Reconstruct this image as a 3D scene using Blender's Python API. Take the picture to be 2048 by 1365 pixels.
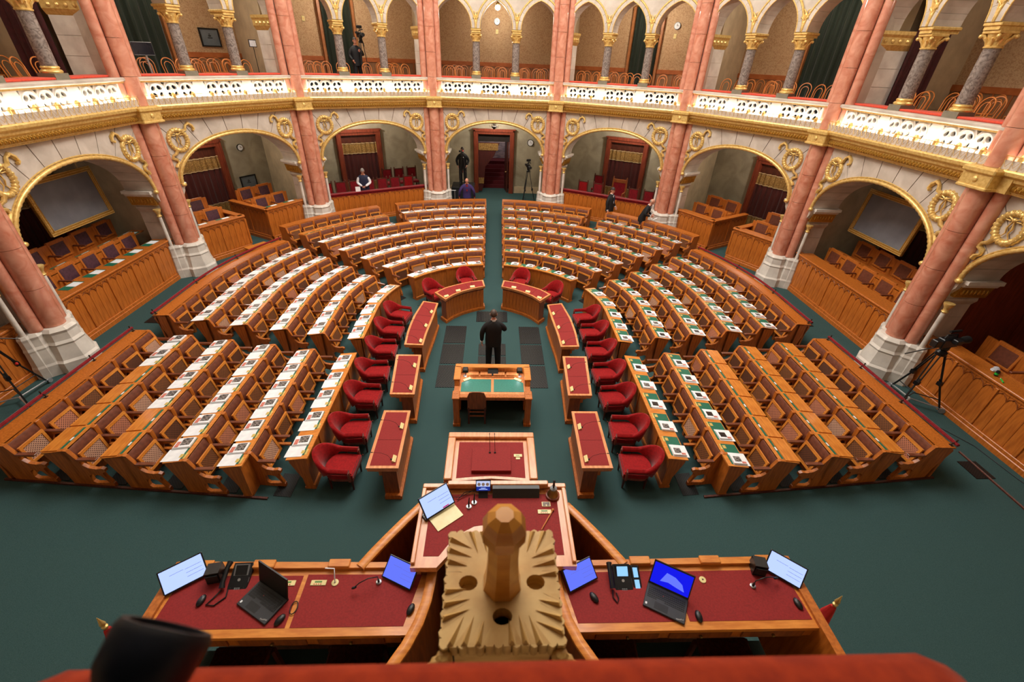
import bpy, math, random
from math import sin, cos, pi, radians, hypot, atan2, sqrt
from mathutils import Vector, Matrix
random.seed(7)
SC = bpy.context.scene
COL = SC.collection
for o in list(bpy.data.objects): bpy.data.objects.remove(o)

# ---------------------------------------------------------------- camera
FPX = 878.48
PITCH, YAW, ROLL = radians(32.82), radians(3.02), radians(2.336)
CAMPOS = Vector((0.0, 0.0, 7.0))
_F = Vector((sin(YAW)*cos(PITCH), cos(YAW)*cos(PITCH), -sin(PITCH)))
_R0 = Vector((cos(YAW), -sin(YAW), 0)); _U0 = _R0.cross(_F)
_R = cos(ROLL)*_R0 + sin(ROLL)*_U0; _U = -sin(ROLL)*_R0 + cos(ROLL)*_U0
cd = bpy.data.cameras.new('camera'); cam = bpy.data.objects.new('camera', cd); COL.objects.link(cam)
cd.sensor_fit = 'HORIZONTAL'; cd.sensor_width = 36.0; cd.lens = FPX/2048*36.0
cd.clip_start = 0.05; cd.clip_end = 200
cd.dof.use_dof = True; cd.dof.focus_distance = 12.0; cd.dof.aperture_fstop = 2.4
cam.matrix_world = Matrix(((_R.x, _U.x, -_F.x, CAMPOS.x), (_R.y, _U.y, -_F.y, CAMPOS.y), (_R.z, _U.z, -_F.z, CAMPOS.z), (0, 0, 0, 1)))
SC.camera = cam

# ---------------------------------------------------------------- world, exposure, hall lights
w = bpy.data.worlds.new('world'); SC.world = w; w.use_nodes = True
w.node_tree.nodes['Background'].inputs[0].default_value = (0.9, 0.93, 1.0, 1)
w.node_tree.nodes['Background'].inputs[1].default_value = 0.02
vs = SC.view_settings
vs.view_transform = 'Standard'; vs.look = 'None'; vs.gamma = 1.0; vs.exposure = 0.15; vs.use_curve_mapping = False
try:
    cy = SC.cycles; cy.max_bounces = 6; cy.diffuse_bounces = 4; cy.glossy_bounces = 3; cy.transmission_bounces = 2; cy.use_adaptive_sampling = True; cy.adaptive_threshold = 0.05; cy.adaptive_min_samples = 20; cy.sample_clamp_indirect = 8.0
except Exception: pass
def area(name, loc, size, energy, color, rot=(0, 0, 0), shape='DISK', sy=None):
    l = bpy.data.lights.new(name, 'AREA'); l.shape = shape; l.size = size; l.energy = energy; l.color = color
    if sy: l.size_y = sy
    o = bpy.data.objects.new(name, l); COL.objects.link(o); o.location = loc; o.rotation_euler = rot
    return o
def point(name, loc, energy, color, r=0.15):
    l = bpy.data.lights.new(name, 'POINT'); l.energy = energy; l.color = color; l.shadow_soft_size = r
    o = bpy.data.objects.new(name, l); COL.objects.link(o); o.location = loc
    return o
# lay-light of the hall ceiling
area('ceiling_skylight_lamp', (0, 12.2, 13.9), 9.0, 1900, (1.0, 0.96, 0.90))
# ring of chandelier lamps below the ceiling
for i in range(8):
    a = i*pi/4 + pi/8
    point('chandelier_lamp', (6.2*sin(a), 11.2 + 6.2*cos(a), 11.3), 130, (1.0, 0.93, 0.84), 0.3)

# ---------------------------------------------------------------- mesh helpers
class MB:
    def __init__(s): s.v = []; s.f = []; s.m = []
    def add(s, vs_, fs, mi=0, T=None):
        b = len(s.v)
        if T is not None: vs_ = [T @ Vector(p) for p in vs_]
        s.v.extend([tuple(p) for p in vs_]); s.f.extend([tuple(i+b for i in f) for f in fs]); s.m.extend([mi]*len(fs))
        return s
    def box(s, x0, x1, y0, y1, z0, z1, mi=0, T=None, c=0.0):
        if c <= 0:
            p = [(x, y, z) for z in (z0, z1) for y in (y0, y1) for x in (x0, x1)]
            return s.add(p, [(0, 2, 3, 1), (4, 5, 7, 6), (0, 1, 5, 4), (2, 6, 7, 3), (0, 4, 6, 2), (1, 3, 7, 5)], mi, T)
        # chamfered on the top and vertical edges
        def ring(i, z): return [(x0+i+c, y0+i, z), (x1-i-c, y0+i, z), (x1-i, y0+i+c, z), (x1-i, y1-i-c, z), (x1-i-c, y1-i, z), (x0+i+c, y1-i, z), (x0+i, y1-i-c, z), (x0+i, y0+i+c, z)]
        p = ring(c, z0) + ring(0, z0+c) + ring(0, z1-c) + ring(c, z1)
        f = [tuple(range(7, -1, -1)), tuple(range(24, 32))]
        for k in range(3):
            for i in range(8):
                j = (i+1) % 8; f.append((k*8+i, k*8+j, k*8+8+j, k*8+8+i))
        return s.add(p, f, mi, T)
    def prism(s, pts, a0, a1, plane='xy', mi=0, T=None):
        n = len(pts)
        def m(p, q, a): return {'xy': (p, q, a), 'xz': (p, a, q), 'yz': (a, p, q)}[plane]
        v = [m(p, q, a0) for p, q in pts] + [m(p, q, a1) for p, q in pts]
        ar = sum(pts[i][0]*pts[(i+1) % n][1] - pts[(i+1) % n][0]*pts[i][1] for i in range(n))
        flip = (ar < 0) ^ (plane == 'xz') ^ (a1 < a0)
        f = [tuple(range(n-1, -1, -1)), tuple(range(n, 2*n))] + [(i, (i+1) % n, n+(i+1) % n, n+i) for i in range(n)]
        if flip: f = [tuple(reversed(q)) for q in f]
        return s.add(v, f, mi, T)
    def tube(s, pts, r, n=8, mi=0, T=None, closed=False, up=None):
        pts = [Vector(p) for p in pts]; N = len(pts)
        rr = r if isinstance(r, (list, tuple)) else [r]*N
        v = []; prev = None
        for i, p in enumerate(pts):
            a = pts[(i-1) % N] if (closed or i > 0) else p
            b = pts[(i+1) % N] if (closed or i < N-1) else p
            t = (b-a)
            t = t.normalized() if t.length > 1e-9 else Vector((0, 0, 1))
            if prev is None:
                h = Vector(up) if up else (Vector((0, 0, 1)) if abs(t.z) < 0.9 else Vector((1, 0, 0)))
                x = (h - t*h.dot(t)).normalized()
            else:
                x = (prev - t*prev.dot(t))
                x = x.normalized() if x.length > 1e-6 else prev
            prev = x; y = t.cross(x)
            for k in range(n):
                an = 2*pi*k/n
                v.append(p + rr[i]*(cos(an)*x + sin(an)*y))
        f = []
        for i in range(N if closed else N-1):
            j = (i+1) % N
            for k in range(n):
                l = (k+1) % n; f.append((i*n+k, i*n+l, j*n+l, j*n+k))
        if not closed: f += [tuple(range(n-1, -1, -1)), tuple((N-1)*n+k for k in range(n))]
        return s.add(v, f, mi, T)
    def lathe(s, prof, n=16, mi=0, T=None, a0=0.0):
        v = []; f = []; m = len(prof)
        for r, z in prof:
            for k in range(n): v.append((r*cos(a0+2*pi*k/n), r*sin(a0+2*pi*k/n), z))
        for i in range(m-1):
            for k in range(n):
                l = (k+1) % n; f.append((i*n+k, i*n+l, (i+1)*n+l, (i+1)*n+k))
        f += [tuple(range(n-1, -1, -1)), tuple((m-1)*n+k for k in range(n))]
        return s.add(v, f, mi, T)
    def ell(s, c, r, n=10, m=6, mi=0, T=None):
        v = [(c[0], c[1], c[2]-r[2])]; f = []
        for i in range(1, m):
            t = -pi/2 + pi*i/m
            for k in range(n): v.append((c[0]+r[0]*cos(t)*cos(2*pi*k/n), c[1]+r[1]*cos(t)*sin(2*pi*k/n), c[2]+r[2]*sin(t)))
        v.append((c[0], c[1], c[2]+r[2]))
        for k in range(n):
            l = (k+1) % n
            f.append((0, 1+l, 1+k))
            for i in range(m-2): f.append((1+i*n+k, 1+i*n+l, 1+(i+1)*n+l, 1+(i+1)*n+k))
            f.append((len(v)-1, 1+(m-2)*n+k, 1+(m-2)*n+l))
        return s.add(v, f, mi, T)
    def sweep(s, prof, frames, mi=0, T=None):
        # frames: (pos, normal) ; profile points (outward, up)
        n = len(prof); v = []; f = []
        for p, nn in frames:
            for a, z in prof: v.append((p[0]+nn[0]*a, p[1]+nn[1]*a, p[2]+z))
        for i in range(len(frames)-1):
            for k in range(n):
                l = (k+1) % n; f.append((i*n+k, i*n+l, (i+1)*n+l, (i+1)*n+k))
        f += [tuple(range(n-1, -1, -1)), tuple((len(frames)-1)*n+k for k in range(n))]
        return s.add(v, f, mi, T)
    def mesh(s, name, mats, smooth=None):
        me = bpy.data.meshes.new(name); me.from_pydata(s.v, [], s.f)
        for m in (mats if isinstance(mats, (list, tuple)) else [mats]): me.materials.append(m)
        if any(s.m): me.polygons.foreach_set('material_index', s.m)
        import bmesh
        bm = bmesh.new(); bm.from_mesh(me); bmesh.ops.recalc_face_normals(bm, faces=bm.faces); bm.to_mesh(me); bm.free()
        if smooth:
            me.polygons.foreach_set('use_smooth', [True]*len(me.polygons)); me.set_sharp_from_angle(angle=radians(smooth))
        me.update(); return me
def ob(name, me, parent=None, loc=(0, 0, 0), rot=(0, 0, 0), scale=None):
    o = bpy.data.objects.new(name, me); COL.objects.link(o)
    o.location = loc; o.rotation_euler = rot
    if scale: o.scale = scale
    if parent is not None: o.parent = parent
    return o
def mk(name, mb, mats, parent=None, smooth=None, loc=(0, 0, 0), rot=(0, 0, 0)):
    return ob(name, mb.mesh(name, mats, smooth), parent, loc, rot)
def tag(o, label=None, cat=None, group=None, kind=None):
    if label: o['label'] = label
    if cat: o['category'] = cat
    if group: o['group'] = group
    if kind: o['kind'] = kind
    return o
def thing(name, label, cat, loc=(0, 0, 0), rz=0.0, group=None):
    o = bpy.data.objects.new(name, None); COL.objects.link(o); o.empty_display_size = 0.1
    o.location = loc; o.rotation_euler = (0, 0, rz)
    return tag(o, label, cat, group)
def struct(name, mb, mats, smooth=None, **k):
    return tag(mk(name, mb, mats, None, smooth, **k), kind='structure')
def copy_tree(o, parent=None):
    c = o.copy(); COL.objects.link(c)
    if parent is not None: c.parent = parent
    for ch in o.children: copy_tree(ch, c)
    return c
def plate(name, outer, holes, t, mat_, smooth=None):
    """flat plate in local XY with holes, thickness t (centred on z=0)"""
    cu = bpy.data.curves.new('tmp', 'CURVE'); cu.dimensions = '2D'; cu.fill_mode = 'BOTH'; cu.extrude = t/2
    for pts in [outer]+holes:
        sp = cu.splines.new('POLY'); sp.points.add(len(pts)-1); sp.use_cyclic_u = True
        for q, (x, y) in zip(sp.points, pts): q.co = (x, y, 0, 1)
    to = bpy.data.objects.new('tmp', cu)
    me = bpy.data.meshes.new_from_object(to); bpy.data.objects.remove(to); bpy.data.curves.remove(cu)
    me.name = name; me.materials.clear(); me.materials.append(mat_)
    return me
def text_mesh(txt, size, mat_, t=0.0006):
    cu = bpy.data.curves.new('tmp', 'FONT'); cu.body = txt; cu.size = size; cu.extrude = t; cu.align_x = 'CENTER'; cu.align_y = 'CENTER'; cu.resolution_u = 2
    to = bpy.data.objects.new('tmp', cu)
    me = bpy.data.meshes.new_from_object(to); bpy.data.objects.remove(to); bpy.data.curves.remove(cu)
    me.materials.clear(); me.materials.append(mat_); return me
def circ(cx_, cy_, r, n=12, ry=None, rot=0.0):
    ry = ry or r
    return [(cx_ + r*cos(2*pi*k/n)*cos(rot) - ry*sin(2*pi*k/n)*sin(rot), cy_ + r*cos(2*pi*k/n)*sin(rot) + ry*sin(2*pi*k/n)*cos(rot)) for k in range(n)]
ORD = ['first', 'second', 'third', 'fourth', 'fifth', 'sixth', 'seventh', 'eighth', 'ninth', 'tenth', 'eleventh', 'twelfth', 'thirteenth', 'fourteenth']

# ---------------------------------------------------------------- materials
def lin(c):
    def g(x):
        x /= 255.0
        return x/12.92 if x <= 0.04045 else ((x+0.055)/1.055)**2.4
    return (g(c[0]), g(c[1]), g(c[2]), 1)
def mat(name, c1, c2=None, rough=0.5, metal=0.0, scale=6.0, stretch=(1, 1, 1), bump=0.0, detail=4.0, spec=0.5, sheen=0.0, coat=0.0, ramp=(0.35, 0.65), rot=(0, 0, 0), dist=0.0, emis=0.0):
    m = bpy.data.materials.new(name); m.use_nodes = True; nt = m.node_tree; b = nt.nodes['Principled BSDF']
    b.inputs['Roughness'].default_value = rough; b.inputs['Metallic'].default_value = metal
    b.inputs['Specular IOR Level'].default_value = spec
    if sheen: b.inputs['Sheen Weight'].default_value = sheen; b.inputs['Sheen Roughness'].default_value = 0.4
    if coat: b.inputs['Coat Weight'].default_value = coat; b.inputs['Coat Roughness'].default_value = 0.15
    b.inputs['Base Color'].default_value = lin(c1)
    if emis: b.inputs['Emission Color'].default_value = lin(c1); b.inputs['Emission Strength'].default_value = emis
    if c2 is not None:
        tc = nt.nodes.new('ShaderNodeTexCoord'); mp = nt.nodes.new('ShaderNodeMapping'); nz = nt.nodes.new('ShaderNodeTexNoise'); cr = nt.nodes.new('ShaderNodeValToRGB')
        mp.inputs['Scale'].default_value = stretch; mp.inputs['Rotation'].default_value = rot
        nz.inputs['Scale'].default_value = scale; nz.inputs['Detail'].default_value = detail; nz.inputs['Distortion'].default_value = dist
        cr.color_ramp.elements[0].position = ramp[0]; cr.color_ramp.elements[1].position = ramp[1]
        cr.color_ramp.elements[0].color = lin(c1); cr.color_ramp.elements[1].color = lin(c2)
        nt.links.new(tc.outputs['Object'], mp.inputs['Vector']); nt.links.new(mp.outputs[0], nz.inputs['Vector'])
        nt.links.new(nz.outputs[0], cr.inputs[0]); nt.links.new(cr.outputs[0], b.inputs['Base Color'])
        if bump:
            bp = nt.nodes.new('ShaderNodeBump'); bp.inputs['Strength'].default_value = bump; bp.inputs['Distance'].default_value = 0.01
            nt.links.new(nz.outputs[0], bp.inputs['Height']); nt.links.new(bp.outputs[0], b.inputs['Normal'])
    return m
def emit(name, c, s):
    m = bpy.data.materials.new(name); m.use_nodes = True; nt = m.node_tree; nt.nodes.clear()
    e = nt.nodes.new('ShaderNodeEmission'); o = nt.nodes.new('ShaderNodeOutputMaterial'); e.inputs[0].default_value = lin(c); e.inputs[1].default_value = s
    nt.links.new(e.outputs[0], o.inputs[0]); return m
def dotted(name, base, hole, k, thr=0.25, rough=0.6, metal=0.0):
    """a woven sheet with a regular grid of small holes (object space)"""
    m = bpy.data.materials.new(name); m.use_nodes = True; nt = m.node_tree; b = nt.nodes['Principled BSDF']
    b.inputs['Roughness'].default_value = rough; b.inputs['Metallic'].default_value = metal
    tc = nt.nodes.new('ShaderNodeTexCoord'); sp = nt.nodes.new('ShaderNodeSeparateXYZ'); nt.links.new(tc.outputs['Object'], sp.inputs[0])
    def mth(op, a, bb=None):
        n = nt.nodes.new('ShaderNodeMath'); n.operation = op
        for i, q in enumerate((a, bb)):
            if q is None: continue
            if isinstance(q, (int, float)): n.inputs[i].default_value = q
            else: nt.links.new(q, n.inputs[i])
        return n.outputs[0]
    sx = mth('SINE', mth('MULTIPLY', sp.outputs[0], k)); sy = mth('SINE', mth('MULTIPLY', sp.outputs[1], k))
    h = mth('GREATER_THAN', mth('MULTIPLY', sx, sy), thr)
    mx = nt.nodes.new('ShaderNodeMix'); mx.data_type = 'RGBA'
    mx.inputs[6].default_value = lin(base); mx.inputs[7].default_value = lin(hole)
    nt.links.new(h, mx.inputs[0]); nt.links.new(mx.outputs[2], b.inputs['Base Color'])
    return m
OAK = mat('oak', (168, 90, 28), (198, 114, 42), 0.38, scale=5, stretch=(6, 6, 0.7), coat=0.15, bump=0.03)
OAKL = mat('oak_light', (198, 114, 40), (224, 144, 60), 0.34, scale=5, stretch=(1, 6, 6), coat=0.2, bump=0.03)
OAKD = mat('oak_dark', (120, 62, 24), (152, 82, 34), 0.4, scale=5, stretch=(6, 6, 0.8), coat=0.15)
OAKP = mat('oak_gloss_lightened', (204, 126, 70), (226, 152, 94), 0.3, scale=4, stretch=(6, 1, 6), coat=0.3)  # base colour lightened partway towards the gloss on lectern and pulpit
WALNUT = mat('dark_walnut', (66, 30, 20), (96, 44, 28), 0.4, scale=5, stretch=(6, 6, 0.8))
MAHOG = mat('mahogany', (112, 48, 30), (142, 64, 40), 0.38, scale=4, stretch=(6, 6, 0.7), coat=0.1)
ARMW = mat('armrest_wood', (92, 46, 28), (120, 62, 36), 0.35, scale=5, coat=0.2)
LEATHER = mat('brown_leather', (98, 52, 36), (120, 66, 46), 0.4, scale=14, bump=0.1)
LEATHERV = mat('violet_leather', (70, 44, 52), (92, 60, 70), 0.35, scale=14, bump=0.1)
CANES = [dotted('cane_brown', (134, 82, 46), (50, 26, 16), 130, 0.32), dotted('cane_pale', (206, 160, 132), (84, 44, 30), 130, 0.32), dotted('cane_dark', (104, 60, 36), (38, 20, 12), 130, 0.32), dotted('cane_rose', (200, 128, 96), (78, 36, 24), 130, 0.32)]
CARPET = mat('green_carpet', (48, 73, 74), (61, 86, 85), 0.95, scale=120, detail=6, bump=0.25, spec=0.15)
BAIZE = mat('red_leather_top', (130, 20, 18), (146, 26, 23), 0.8, scale=60, bump=0.05)
BLOTTER = mat('green_leather', (18, 96, 74), (26, 112, 86), 0.5, scale=60, bump=0.04)
TEAL = mat('teal_leather', (22, 112, 98), (34, 128, 112), 0.42, scale=40)
VELVET = mat('red_velvet', (134, 8, 12), (158, 14, 18), 0.75, scale=20, sheen=0.25, spec=0.2)
VELVETD = mat('dark_red_velvet', (110, 10, 20), (132, 16, 26), 0.75, scale=20, sheen=0.3, spec=0.2)
CUSHION = mat('red_ledge_plush', (196, 66, 46), (214, 80, 58), 0.75, scale=30, sheen=0.2, spec=0.2)
LEDGEV = mat('orange_red_plush', (130, 36, 10), (152, 48, 15), 0.9, scale=26, sheen=0.1, spec=0.2, bump=0.1)
GOLD = mat('gilding', (214, 174, 96), (236, 204, 130), 0.34, metal=0.4, scale=18, bump=0.1)
GOLDD = mat('old_gilding', (150, 108, 34), (206, 158, 70), 0.38, metal=0.55, scale=60, bump=0.4)
STONE = mat('limestone', (178, 165, 151), (204, 192, 179), 0.55, scale=2.2, detail=8, bump=0.03, dist=0.6)
STONEW = mat('white_limestone', (204, 196, 186), (228, 222, 212), 0.5, scale=3, detail=8, bump=0.04)
STONEY = mat('warm_limestone', (186, 168, 138), (208, 190, 158), 0.55, scale=2.4, detail=8)
JOINT = mat('stone_joint', (120, 100, 88), None, 0.9)
PINK = mat('pink_marble', (187, 112, 87), (216, 157, 132), 0.22, scale=3.2, detail=9, dist=1.2, ramp=(0.3, 0.72), coat=0.3)
GREYM = mat('grey_marble', (104, 92, 86), (148, 136, 128), 0.25, scale=9, detail=10, dist=2.0, ramp=(0.38, 0.62), coat=0.3)
RECESS = mat('recess_plaster', (150, 142, 122), (176, 168, 146), 0.8, scale=1.6, detail=7, dist=0.8)
PAPERW = mat('gallery_wallpaper', (196, 164, 126), (172, 136, 98), 0.75, scale=30, detail=3, ramp=(0.46, 0.62))
GREENC = mat('green_curtain', (9, 21, 8), (15, 32, 13), 0.8, scale=10, stretch=(6, 6, 0.3), sheen=0.3)
REDC = mat('maroon_curtain', (66, 16, 12), (84, 24, 18), 0.8, scale=10, stretch=(6, 6, 0.3), sheen=0.2)
BROC = mat('gold_brocade', (104, 70, 28), (186, 148, 84), 0.6, scale=40, detail=2, metal=0.2)
BENT = mat('bentwood', (196, 110, 48), (214, 130, 62), 0.3, scale=6, coat=0.3)
BLACK = mat('black_plastic', (14, 14, 16), (20, 20, 22), 0.4, scale=20)
BLACKM = mat('black_rubber', (10, 10, 11), (16, 16, 18), 0.6, scale=20)
GREYP = mat('grey_plastic', (120, 122, 124), (134, 136, 138), 0.4, scale=20)
ALU = mat('aluminium', (190, 192, 196), (206, 208, 210), 0.3, metal=0.8, scale=20)
WHITE = mat('white_paper', (232, 234, 238), (244, 246, 248), 0.8, scale=9, spec=0.2)
IVORY = mat('ivory_plate', (224, 206, 140), (236, 220, 160), 0.4, scale=9)
MAGRED = mat('booklet_red', (196, 104, 90), (212, 128, 112), 0.4, scale=9)
MAGPHOTO = mat('booklet_photo', (30, 28, 28), (150, 142, 138), 0.35, scale=26, detail=3, ramp=(0.4, 0.62))
MAGDARK = mat('booklet_black', (24, 18, 18), (50, 40, 38), 0.35, scale=20)
YELLOWISH = mat('yellow_label', (206, 178, 96), (222, 196, 116), 0.5, scale=9)
IRON = mat('wrought_iron', (28, 18, 14), (40, 26, 20), 0.5, scale=20)
GRILLE = dotted('floor_grille', (14, 14, 16), (84, 88, 88), 95, 0.42, 0.5, 0.5)
GRILLED = dotted('small_floor_grille', (10, 11, 12), (34, 36, 36), 120, 0.35, 0.5, 0.4)
SCREENW = emit('lit_screen_white', (176, 196, 255), 1.15)
SCREENB = emit('lit_screen_blue', (96, 112, 250), 1.1)
SCREENV = emit('lit_screen_deep_blue', (22, 26, 226), 1.0)
SCREENC = emit('lit_screen_cyan', (150, 206, 255), 1.0)
SCREENL = emit('screen_line', (104, 112, 190), 0.9)
SCREENR = emit('screen_red', (200, 60, 120), 0.9)
PROJ = mat('projection_cloth', (108, 110, 118), (124, 126, 132), 0.8, scale=2)
SKIN = mat('skin', (196, 136, 112), (208, 150, 126), 0.5, scale=12)
HAIRD = mat('dark_hair', (38, 30, 26), (56, 46, 40), 0.6, scale=40)
HAIRG = mat('grey_hair', (120, 112, 104), (150, 142, 134), 0.6, scale=40)
SUITB = mat('black_suit', (9, 10, 14), (15, 16, 21), 0.75, scale=60)
SUITN = mat('navy_cloth', (26, 32, 58), (34, 40, 68), 0.75, scale=60)
SUITP = mat('purple_blazer', (52, 40, 96), (62, 48, 108), 0.75, scale=60)
SHIRTR = mat('red_shirt', (130, 14, 20), (146, 20, 26), 0.7, scale=60)
SHIRTW = mat('white_shirt', (224, 224, 228), (236, 236, 240), 0.7, scale=60)
CARVED = mat('carved_gilt_oak', (186, 142, 72), (214, 176, 108), 0.5, scale=7, stretch=(1, 1, 3), bump=0.08)
CARVEDH = mat('honey_oak_finial', (190, 122, 42), (212, 148, 62), 0.3, scale=6, stretch=(1, 1, 3), coat=0.4)
DARKIN = mat('dark_interior', (30, 22, 18), (40, 30, 24), 0.9, scale=3)
BRASS = mat('brass', (120, 96, 52), (150, 122, 70), 0.35, metal=0.8, scale=10)
LAMP = emit('cornice_lamp_glow', (255, 250, 240), 95.0)
BULB = emit('bulb_glow', (255, 236, 205), 30.0)
GREENPL = mat('green_pen', (30, 190, 70), None, 0.4)
REDPL = mat('red_plastic', (200, 40, 34), None, 0.4)
GLASSY = mat('clear_bag', (190, 190, 196), (220, 220, 226), 0.15, scale=30)
# ================================================================ the place
YC = 11.2            # centre of the horseshoe
RHO = [3.33, 4.31, 5.21, 6.15, 7.05, 7.96, 8.90]     # ridge radius of each desk row
TZ = 0.118           # rise per row
ZW = 0.72            # level of the walkway around the seats
A = 10*cos(radians(15))
def zf(x, y):
    d = abs(x) if y < YC else hypot(x, y-YC)
    return min(max(0.127*(d-3.35), 0.0), ZW)
BAYS = [(0, 0.0), (-30, 0.0), (30, 0.0), (-60, 0.0), (60, 0.0), (-90, 0.0), (90, 0.0), (-90, -5.1764), (90, 5.1764)]
BNAME = ['central', 'first bay left of centre', 'first bay right of centre', 'second bay left of centre', 'second bay right of centre', 'third bay left of centre', 'third bay right of centre', 'outermost left bay', 'outermost right bay']
def bay_t(th, sh):
    t = radians(th)
    return (A*sin(t)+sh*cos(t), YC+A*cos(t)-sh*sin(t), 0.0), (0, 0, -t)
def bay_pt(i, u, v, z):
    th, sh = BAYS[i]; t = radians(th)
    return Vector(((A+v)*sin(t)+(u+sh)*cos(t), YC+(A+v)*cos(t)-(u+sh)*sin(t), z))

# floor: flat in the middle, rising like a shallow bowl under the seats, level around the edge
mb = MB(); nx, ny = 124, 116
X0, X1, Y0, Y1 = -15.5, 15.5, -1.5, 27.5
vv = [(X0+(X1-X0)*i/nx, Y0+(Y1-Y0)*j/ny) for j in range(ny+1) for i in range(nx+1)]
mb.add([(x, y, zf(x, y)) for x, y in vv], [(j*(nx+1)+i, j*(nx+1)+i+1, (j+1)*(nx+1)+i+1, (j+1)*(nx+1)+i) for j in range(ny) for i in range(nx)])
struct('floor', mb, CARPET, 40)

# ---------------------------------------------------------------- arcade bay meshes (shared by all bays)
EA, EB, EZ = 2.09, 1.18, 3.41        # intrados ellipse
def ell_pt(t, o=0.0): return ((EA+o)*cos(t), EZ+(EB+o)*sin(t))
JAMB = [(2.30, ZW-0.05), (2.30, 2.74), (2.22, 2.86), (2.24, 3.02), (2.13, 3.20), (2.09, 3.41)]
def jamb_u(z, o=0.0):
    for (u0, z0), (u1, z1) in zip(JAMB, JAMB[1:]):
        if z0 <= z <= z1: return u0+(u1-u0)*(z-z0)/(z1-z0)+o
    return JAMB[-1][0]+o
WU, WT = 2.63, 5.16
def opening(o):
    right = [(u+o, z) for u, z in JAMB]
    arch = [ell_pt(pi*i/40, o) for i in range(1, 40)]
    return right + arch + [(-u, z) for u, z in reversed(right)]
mb = MB()
mb.prism([(WU, ZW-0.05), (WU, WT), (-WU, WT), (-WU, ZW-0.05)] + list(reversed(opening(0.012))), 0.165, 0.93, 'xz')
ME_CORE = mb.mesh('arcade_core', JOINT)
def ray_box(p, d):
    best = 1e9
    if d[0] > 1e-6: best = min(best, (WU-p[0])/d[0])
    if d[0] < -1e-6: best = min(best, (-WU-p[0])/d[0])
    if d[1] > 1e-6: best = min(best, (WT-p[1])/d[1])
    return (p[0]+d[0]*best, p[1]+d[1]*best)
ME_STONES = []
NV = 13; g_ = 0.0045
for i in range(NV):
    t0, t1 = pi*i/NV+g_, pi*(i+1)/NV-g_
    inner = [ell_pt(t0+(t1-t0)*k/4) for k in range(5)]
    def outer(t):
        p = ell_pt(t); c = (0, 2.3); d = (p[0]-c[0], p[1]-c[1])
        if t < 0.02 or t > pi-0.02: d = (1 if p[0] > 0 else -1, 0)
        return ray_box(p, d)
    a, b = outer(t0), outer(t1)
    mid = []
    for cx_ in (WU, -WU):
        if (abs(a[0]-cx_) < 1e-6 and abs(b[1]-WT) < 1e-6) or (abs(b[0]-cx_) < 1e-6 and abs(a[1]-WT) < 1e-6): mid = [(cx_, WT)]
    m2 = MB(); m2.prism(inner+[b]+mid+[a], 0.15, 0.95, 'xz'); ME_STONES.append(m2.mesh('voussoir', STONE))
zl = [ZW-0.05, 1.30, 1.86, 2.42, 2.92, 3.405]
for sgn in (1, -1):
    for z0, z1 in zip(zl, zl[1:]):
        z0 += 0.004; zs = [z0]+[z for u, z in JAMB if z0 < z < z1-0.004]+[z1-0.004]
        pts = [(sgn*jamb_u(z), z) for z in zs] + [(sgn*WU, z1-0.004), (sgn*WU, z0)]
        m2 = MB(); m2.prism(pts, 0.15, 0.95, 'xz'); ME_STONES.append(m2.mesh('jamb_stone', STONE))
mb = MB(); N = 84
mb.tube([(ell_pt(pi*i/N, 0.05)[0], 0.13, ell_pt(pi*i/N, 0.05)[1]) for i in range(N+1)], [0.044 if i % 2 else 0.056 for i in range(N+1)], 8)
mb.tube([(ell_pt(pi*i/40, 0.12)[0], 0.14, ell_pt(pi*i/40, 0.12)[1]) for i in range(41)], 0.018, 6)
for s in (1, -1): mb.ell((s*2.12, 0.11, 3.38), (0.075, 0.07, 0.06))
ME_ARCHM = mb.mesh('arch_moulding', GOLD, 50)
mb = MB()
for s in (1, -1):
    mb.prism([(s*1.99, 3.33), (s*1.99, 3.41), (s*2.5, 3.41), (s*2.5, 3.33)], 0.22, 1.02, 'xz', 0)
    mb.prism([(s*2.07, 3.25), (s*2.03, 3.33), (s*2.5, 3.33), (s*2.5, 3.25)], 0.24, 1.0, 'xz', 0)
    mb.prism([(s*2.15, 2.98), (s*2.09, 3.25), (s*2.5, 3.25), (s*2.5, 2.98)], 0.26, 0.98, 'xz', 1)
    for k in range(7): mb.ell((s*2.12, 0.36+0.09*k, 3.12), (0.03, 0.03, 0.07), 6, 4, 1)
ME_IMPOST = mb.mesh('impost_moulding', [STONEW, GOLDD])
# wreath (ring, bow, ribbons) in local u,z around its centre
mb = MB(); n = 44
mb.tube([(0.215*cos(2*pi*i/n), -0.01, 0.235*sin(2*pi*i/n)) for i in range(n)], [0.046 if i % 2 else 0.062 for i in range(n)], 8, closed=True)
for i in range(22):
    a = 2*pi*i/22; mb.ell((0.235*cos(a), -0.045, 0.255*sin(a)), (0.026, 0.018, 0.03), 6, 4)
ME_WREATH = mb.mesh('laurel_ring', GOLD, 50)
def ribbon_mesh(sg, which):
    m = MB()
    def strip(pts, wdt, y):
        ps = [Vector((sg*p[0], y - 0.012*sin(i*1.3), p[1])) for i, p in enumerate(pts)]
        m.tube(ps, [wdt*(0.55+0.45*abs(cos(i*0.9))) for i in range(len(ps))], 6)
    if which == 0: strip([(0.12, 0.19), (0.22, 0.22), (0.26, 0.32), (0.34, 0.36), (0.42, 0.30), (0.45, 0.22), (0.40, 0.20)], 0.044, -0.03)
    else: strip([(-0.10, -0.20), (-0.17, -0.30), (-0.25, -0.33), (-0.27, -0.40), (-0.19, -0.44), (-0.17, -0.51), (-0.23, -0.55), (-0.25, -0.61)], 0.046, -0.03)
    return m.mesh('ribbon', GOLD, 60)
ME_RIB = {(sg, q): ribbon_mesh(sg, q) for sg in (1, -1) for q in (0, 1)}
mb = MB()
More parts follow.
